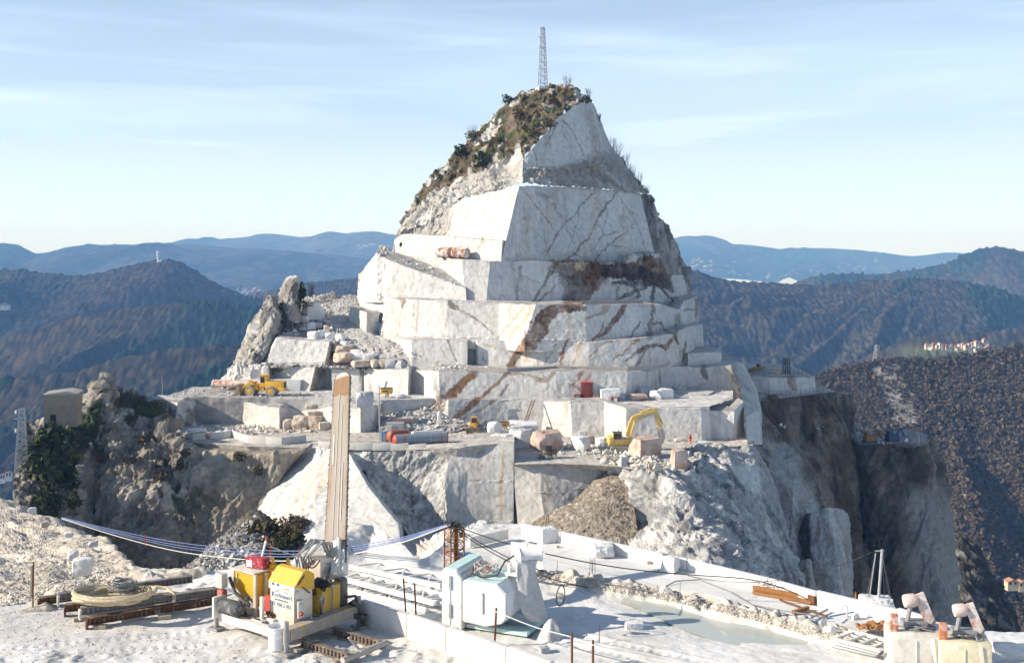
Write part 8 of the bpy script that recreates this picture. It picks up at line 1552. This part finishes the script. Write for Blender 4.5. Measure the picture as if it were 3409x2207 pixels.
BV = bvh_of(bpy.data.objects['mountain'], clo, cls_, bpy.data.objects['quarry_ground'], bpy.data.objects['gravel_bank'])
def drop(x, y):
    h = BV.ray_cast(Vector((0, 0, 0)), V(x, y, 1.0)); return h[0], h[1]
def rubble_at(name, poly, n, smin, smax, cols, seed, zmin=-.2, power=2.5, ymin=140):
    rs = np.random.RandomState(seed); q = scatter_poly(rs, poly, n); P_, S_, C_ = [], [], []
    for x, y in q:
        h, nn = drop(x, y)
        if h is None or abs(nn.z) < zmin or h.y < ymin: continue
        s = smin+(smax-smin)*rs.rand()**power; P_.append(tuple(h+Vector((0, 0, s*.3)))); S_.append(s); C_.append(np.array(cols[rs.randint(len(cols))])*rs.uniform(.75, 1.15))
    if P_: rubble(name, P_, np.array(S_), np.array(C_), M_GROUND, seed)
WC = [(.72, .71, .69), (.62, .58, .52), (.5, .48, .46)]; TC = [(.62, .54, .44), (.7, .66, .6), (.5, .43, .35)]
rubble_at('rubble', [(1010, 1050), (1090, 1010), (1105, 1080), (1180, 1150), (1330, 1222), (1140, 1200), (1100, 1130), (930, 1115)], 800, .12, .8, WC, 1, .25)
rubble_at('rubble', [(1195, 1040), (1235, 1090), (1300, 1122), (1420, 1195), (1560, 1226), (1490, 1226), (1300, 1150)], 350, .1, .5, WC, 21, .25)
rubble_at('rubble', [(1270, 1330), (1480, 1330), (1620, 1410), (1500, 1440), (1280, 1435)], 700, .1, .6, WC, 2, .25)
rubble_at('rubble', [(560, 1290), (900, 1300), (1250, 1325), (1090, 1350), (930, 1345), (560, 1322)], 600, .08, .45, WC, 3, .5)
rubble_at('rubble', [(1970, 1502), (2110, 1515), (2200, 1530), (2262, 1572), (2190, 1570), (2000, 1540)], 520, .15, 1.0, WC+TC, 4, .4)
rubble_at('rubble', [(580, 1415), (900, 1418), (1100, 1425), (1100, 1440), (600, 1455)], 500, .1, .55, TC, 5, .4)
rubble_at('rubble', [(1710, 1478), (1900, 1470), (2010, 1462), (2090, 1480), (1960, 1520), (1720, 1500)], 250, .1, .5, WC, 6, .4)
rubble_at('rubble', [(2040, 1580), (2120, 1790), (1990, 1850), (1780, 1745)], 260, .06, .4, [(.36, .3, .23), (.5, .46, .4), (.3, .25, .19)], 7, power=4)
rubble_at('rubble', [(640, 1880), (850, 1715), (960, 1790), (900, 1880), (640, 1920)], 900, .08, .5, [(.42, .4, .37), (.6, .58, .55), (.3, .28, .25)], 8, ymin=85)
rubble_at('rubble', [(0, 1672), (180, 1745), (385, 1850), (450, 1925), (300, 1975), (0, 2020)], 5200, .008, .05, TC+[(.76, .74, .7)], 9, power=3.5, ymin=0)
rubble_at('rubble', [(1800, 1905), (2100, 1945), (2330, 1990), (2580, 2050), (2780, 2110), (2740, 2130), (2500, 2060), (2200, 1995), (1960, 1955), (1800, 1930)], 5000, .006, .03, TC, 10, power=3, ymin=0)
rubble_at('rubble', [(0, 2030), (250, 2020), (520, 2100), (900, 2180), (1450, 2190), (1400, 2207), (0, 2207)], 1300, .005, .025, [(.74, .71, .66), (.66, .6, .52)], 11, power=3, ymin=0)
rubble_at('rubble', [(1260, 1185), (1640, 1225), (1640, 1238), (1300, 1230)], 200, .1, .5, WC, 12, .4)
rubble_at('rubble', [(2230, 1284), (2330, 1280), (2330, 1296), (2240, 1298)], 120, .2, .9, TC, 13, .4)
rubble_at('rubble', [(1300, 866), (1370, 850), (1550, 955), (1500, 945)], 160, .1, .4, WC, 14, .3)
rubble_at('rubble', [(2540, 1420), (2700, 1400), (2860, 1480), (3040, 1478), (3060, 1460), (2870, 1440)], 120, .2, .8, WC, 15, .4)
# ------------------------------------------------------------------ plants
LEAF = {}
def leafmat(n, a, c):
    m, nt, b = nodes(n); N, L = nt.nodes, nt.links; oi = N.new('ShaderNodeAttribute'); oi.attribute_name = 'col'; L.new(oi.outputs['Color'], b.inputs['Base Color']); b.inputs['Roughness'].default_value = .8; b.inputs['Specular IOR Level'].default_value = .2; return m
M_LEAF = leafmat('foliage', 0, 0)
BARK = paint_mat('bark', (.12, .09, .07), .95, 0, (.2, .17, .14), 3, .6)
def leaves(n, size, rad, seed, cols, clump=7, hollow=.35):
    "leaf-sized faces in clumps through a crown's volume"
    rs = np.random.RandomState(seed); k = max(1, n//clump); c = rs.normal(size=(k, 3)); c /= np.linalg.norm(c, axis=1, keepdims=True); c *= (hollow+(1-hollow)*rs.rand(k, 1)**.6); c *= np.array(rad)*(1+.25*rs.normal(size=(k, 1))*.6)
    ctr = np.repeat(c, clump, 0)+rs.normal(size=(k*clump, 3))*np.array(rad)*.13; m = len(ctr)
    a = rs.normal(size=(m, 3)); a /= np.linalg.norm(a, axis=1, keepdims=True); b_ = np.cross(a, rs.normal(size=(m, 3))); b_ /= np.linalg.norm(b_, axis=1, keepdims=True); s = size*rs.uniform(.6, 1.4, (m, 1))
    v = np.stack([ctr+a*s, ctr+b_*s*.6, ctr-a*s, ctr-b_*s*.6], 1).reshape(-1, 3); f = np.arange(m*4).reshape(-1, 4); col = np.array(cols)[rs.randint(len(cols), size=k)]*rs.uniform(.7, 1.3, (k, 1)); return v, f, np.repeat(np.repeat(col, clump, 0), 4, 0)
GR = [(.035, .05, .018), (.05, .065, .022), (.028, .04, .016), (.07, .075, .03)]; BRW = [(.13, .085, .05), (.10, .07, .045), (.16, .11, .07)]; OLV = [(.09, .08, .035), (.06, .065, .025), (.12, .09, .045)]
def shrub(x, yb, w, h, lab, cols=GR, n=420, group='evergreen shrubs on the rocks', Y=None, name='shrub', cat='shrub', dz=0):
    if Y is None:
        hp, _ = drop(x, yb)
        if hp is None: return
        p = hp; Y = p.y
    else: p = V(x, yb, Y)
    k = Y/F; H = h*k; W = w*k; r = thing(name, lab, cat, (p.x, p.y-.2*W+dz, p.z-.1*H), 0, group)
    v, f, c = leaves(n, max(.10*min(W, H), .12), (W/2, W/2, H*.5), int(x*3+yb), cols); v[:, 2] += H*.55; me = mesh_np('crown', v, f, c); link('crown', me, M_LEAF, r)
    b = B(); b.tube([(0, 0, -.2), (.05*W, 0, H*.3), (.0, .0, H*.7)], .05*W, 6, .02*W); b.build('trunk', BARK, r); return r
def bare(x, yb, w, h, lab, Y=None, seed=0, group='bare winter bushes on the mountain', n=16, col=None):
    if Y is None:
        hp, _ = drop(x, yb)
        if hp is None: return
        p = hp
    else: p = V(x, yb, Y)
    k = p.y/F; H, W = h*k, w*k; rs = np.random.RandomState(seed+int(x)); b = B()
    for i in range(n):
        a = Vector((rs.uniform(-.25, .25)*W, rs.uniform(-.2, .2)*W, -.3)); t = Vector((rs.uniform(-.5, .5)*W, rs.uniform(-.3, .3)*W, H*rs.uniform(.6, 1.05))); m = a.lerp(t, .5)+Vector((rs.uniform(-.1, .1)*W, 0, 0)); b.tube([a, m, t], .022*H**.5+.03, 4, .015, False)
        for j in range(4): s = m.lerp(t, rs.rand()); b.tube([s, s+Vector((rs.uniform(-.25, .25)*W, rs.uniform(-.2, .2)*W, H*rs.uniform(.12, .35)))], .022, 3, .01, False)
    o = b.build('bare_bush', col or BARK, None, loc=p); return tag(o, lab, 'bush', group)
for x, y, w, h, lab, c in ((1690, 346, 40, 30, 'dark green shrub on the skyline left of the summit mast', GR), (1533, 522, 44, 44, 'dark green bush on the left skyline of the grassy crown', GR), (1605, 562, 60, 60, 'largest green bush low on the grassy crown', GR), (1830, 428, 44, 32, 'green bush at the edge of the peak face', OLV), (1575, 470, 50, 34, 'olive bush beside the pale skyline rocks', OLV), (1664, 480, 40, 30, 'olive bush in the middle of the grassy crown', OLV), (1610, 535, 30, 30, 'small green bush on the lower grassy crown', GR), (1460, 595, 24, 20, 'small bush low on the left skyline of the crown', OLV), (1390, 680, 14, 24, 'dark bush clinging to the left cliff', GR), (1725, 390, 40, 34, 'grey-brown shrub beside the white rocks near the summit', BRW), (1770, 455, 40, 28, 'olive bush on the right of the grassy crown', OLV), (1700, 520, 40, 24, 'small olive bush above the pale rough band', OLV), (1334, 822, 8, 16, 'tiny dark bush at the left foot of the mountain', GR)):
    shrub(x, y, w, h, lab, c, 300)
for k, (x, y, w, h, lab) in enumerate(((1575, 465, 40, 46, 'bare bush rising on the left skyline of the crown'), (1515, 482, 24, 30, 'small bare bush above the dark green skyline bush'), (1890, 296, 34, 44, 'bare bush on the summit right of the mast'), (1935, 312, 34, 42, 'bare bush right of the summit rocks'), (1960, 330, 26, 36, 'low bare bush on the right shoulder of the summit'), (1995, 405, 14, 26, 'thin bare bush on the steep right skyline'))): bare(x, y, w, h, lab, None, k)
for k, (x, y) in enumerate(((2040, 508), (2062, 530), (2085, 558), (2108, 590), (2128, 615), (2150, 650), (2172, 690))): bare(x-6, y+8, 40, 62-4*k, 'bare winter bush in the row down the right skyline of the peak', 299, k+20, 'bare bushes down the right skyline', 20)
for k, (x, y, w, h, lab, c) in enumerate(((2195, 720, 30, 22, 'dark scrub on the right flank skyline', OLV), (2235, 765, 24, 18, 'lower dark scrub on the right flank skyline', OLV))): shrub(x, y, w, h, lab, c, 200)
shrub(192, 1600, 130, 180, 'large dark evergreen tree growing below the concrete hut', GR, 3200, 'evergreens on the left crag', Y=184, name='evergreen_tree', cat='tree')
shrub(165, 1710, 82, 90, 'green bush low on the left crag under the big tree', GR, 1400, 'evergreens on the left crag', Y=177)
shrub(252, 1690, 44, 56, 'bright green bush right of the low left bush', [(.06, .085, .025), (.05, .07, .02)], 700, 'evergreens on the left crag', Y=180)
shrub(110, 1560, 60, 36, 'olive scrub at the foot of the lattice mast', OLV, 500, 'evergreens on the left crag', Y=183)
shrub(1002, 998, 34, 58, 'dark evergreen beside the taller needle rock', GR, 800, 'evergreens on the left crag', Y=264)
shrub(1012, 1022, 60, 24, 'olive scrub at the foot of the needle rock', OLV, 500, 'evergreens on the left crag', Y=262)
bare(1035, 985, 26, 42, 'bare bush beside the evergreen at the needle rock', 266, 3)
for k, (x, y, w, h, c) in enumerate(((470, 1335, 50, 22, BRW), (430, 1400, 60, 30, OLV), (480, 1470, 60, 34, OLV), (340, 1535, 60, 28, BRW), (430, 1545, 60, 26, BRW), (540, 1600, 50, 44, BRW), (620, 1520, 36, 30, OLV), (800, 1530, 44, 30, OLV), (860, 1580, 32, 36, OLV), (600, 1560, 28, 36, OLV))):
    shrub(x, y, w, h, ('brown' if c is BRW else 'olive')+' scrub clinging to the ledges of the left crag', c, 420, 'scrub on the left crag')
for k, (x, y, w, h, c, lab) in enumerate(((890, 1790, 110, 70, OLV, 'olive scrub on top of the rubble mound'), (960, 1830, 100, 80, OLV, 'dark scrub on the right side of the rubble mound'), (930, 1860, 90, 60, GR, 'green scrub low on the rubble mound'), (985, 1760, 90, 50, BRW, 'pale brown scrub behind the rubble mound'))): shrub(x, y, w, h, c=None, lab=lab, cols=c, n=900, group='scrub on the rubble mound') if False else shrub(x, y, w, h, lab, c, 900, 'scrub on the rubble mound')
# woods of the slope to the right, and dark pines along ridges: seen as one mass
def woodland():
    pt, o = NEAR_SLOPE; rs = np.random.RandomState(5); R, C = pt.shape[:2]; Vs, Fs, Cs, n = [], [], [], 0
    x, y = px(pt)
    bv = bvh_of(o); occ = BV
    for k in range(15000):
        sx, sy = rs.uniform(2690, 3440), rs.uniform(1150, 2120); h = bv.ray_cast(Vector((0, 0, 0)), V(sx, sy, 1.0))[0]
        if h is None or (occ.ray_cast(Vector((0, 0, 0)), V(sx, sy, 1.0))[0] is not None): continue
        xc = 2935+(sy-1215)*.40
        if abs(sx-xc) < 45 and 1205 < sy < 1415 and rs.rand() < .7: continue
        p = np.array(h[:]); pine = fbm(np.array([[p*.012]]), 3, 5)[0, 0] > .45
        s = rs.uniform(1.5, 3.2); cols = [(.06, .07, .042), (.05, .062, .035)] if pine else [(.155, .118, .08), (.135, .103, .07), (.17, .12, .072), (.12, .098, .07)]
        v, f, c = leaves(14, s*.45, (s*.8, s*.8, s*(1.1 if pine else .8)), k, [np.array(cc)*.85 for cc in cols], 7, .3); v += p+np.array([0, 0, s*.5]); Vs.append(v); Fs.append(f+n); Cs.append(c); n += len(v)
    o = link('woodland', mesh_np('woodland', np.concatenate(Vs), np.concatenate(Fs), np.concatenate(Cs)), M_LEAF); o['kind'] = 'stuff'
woodland()
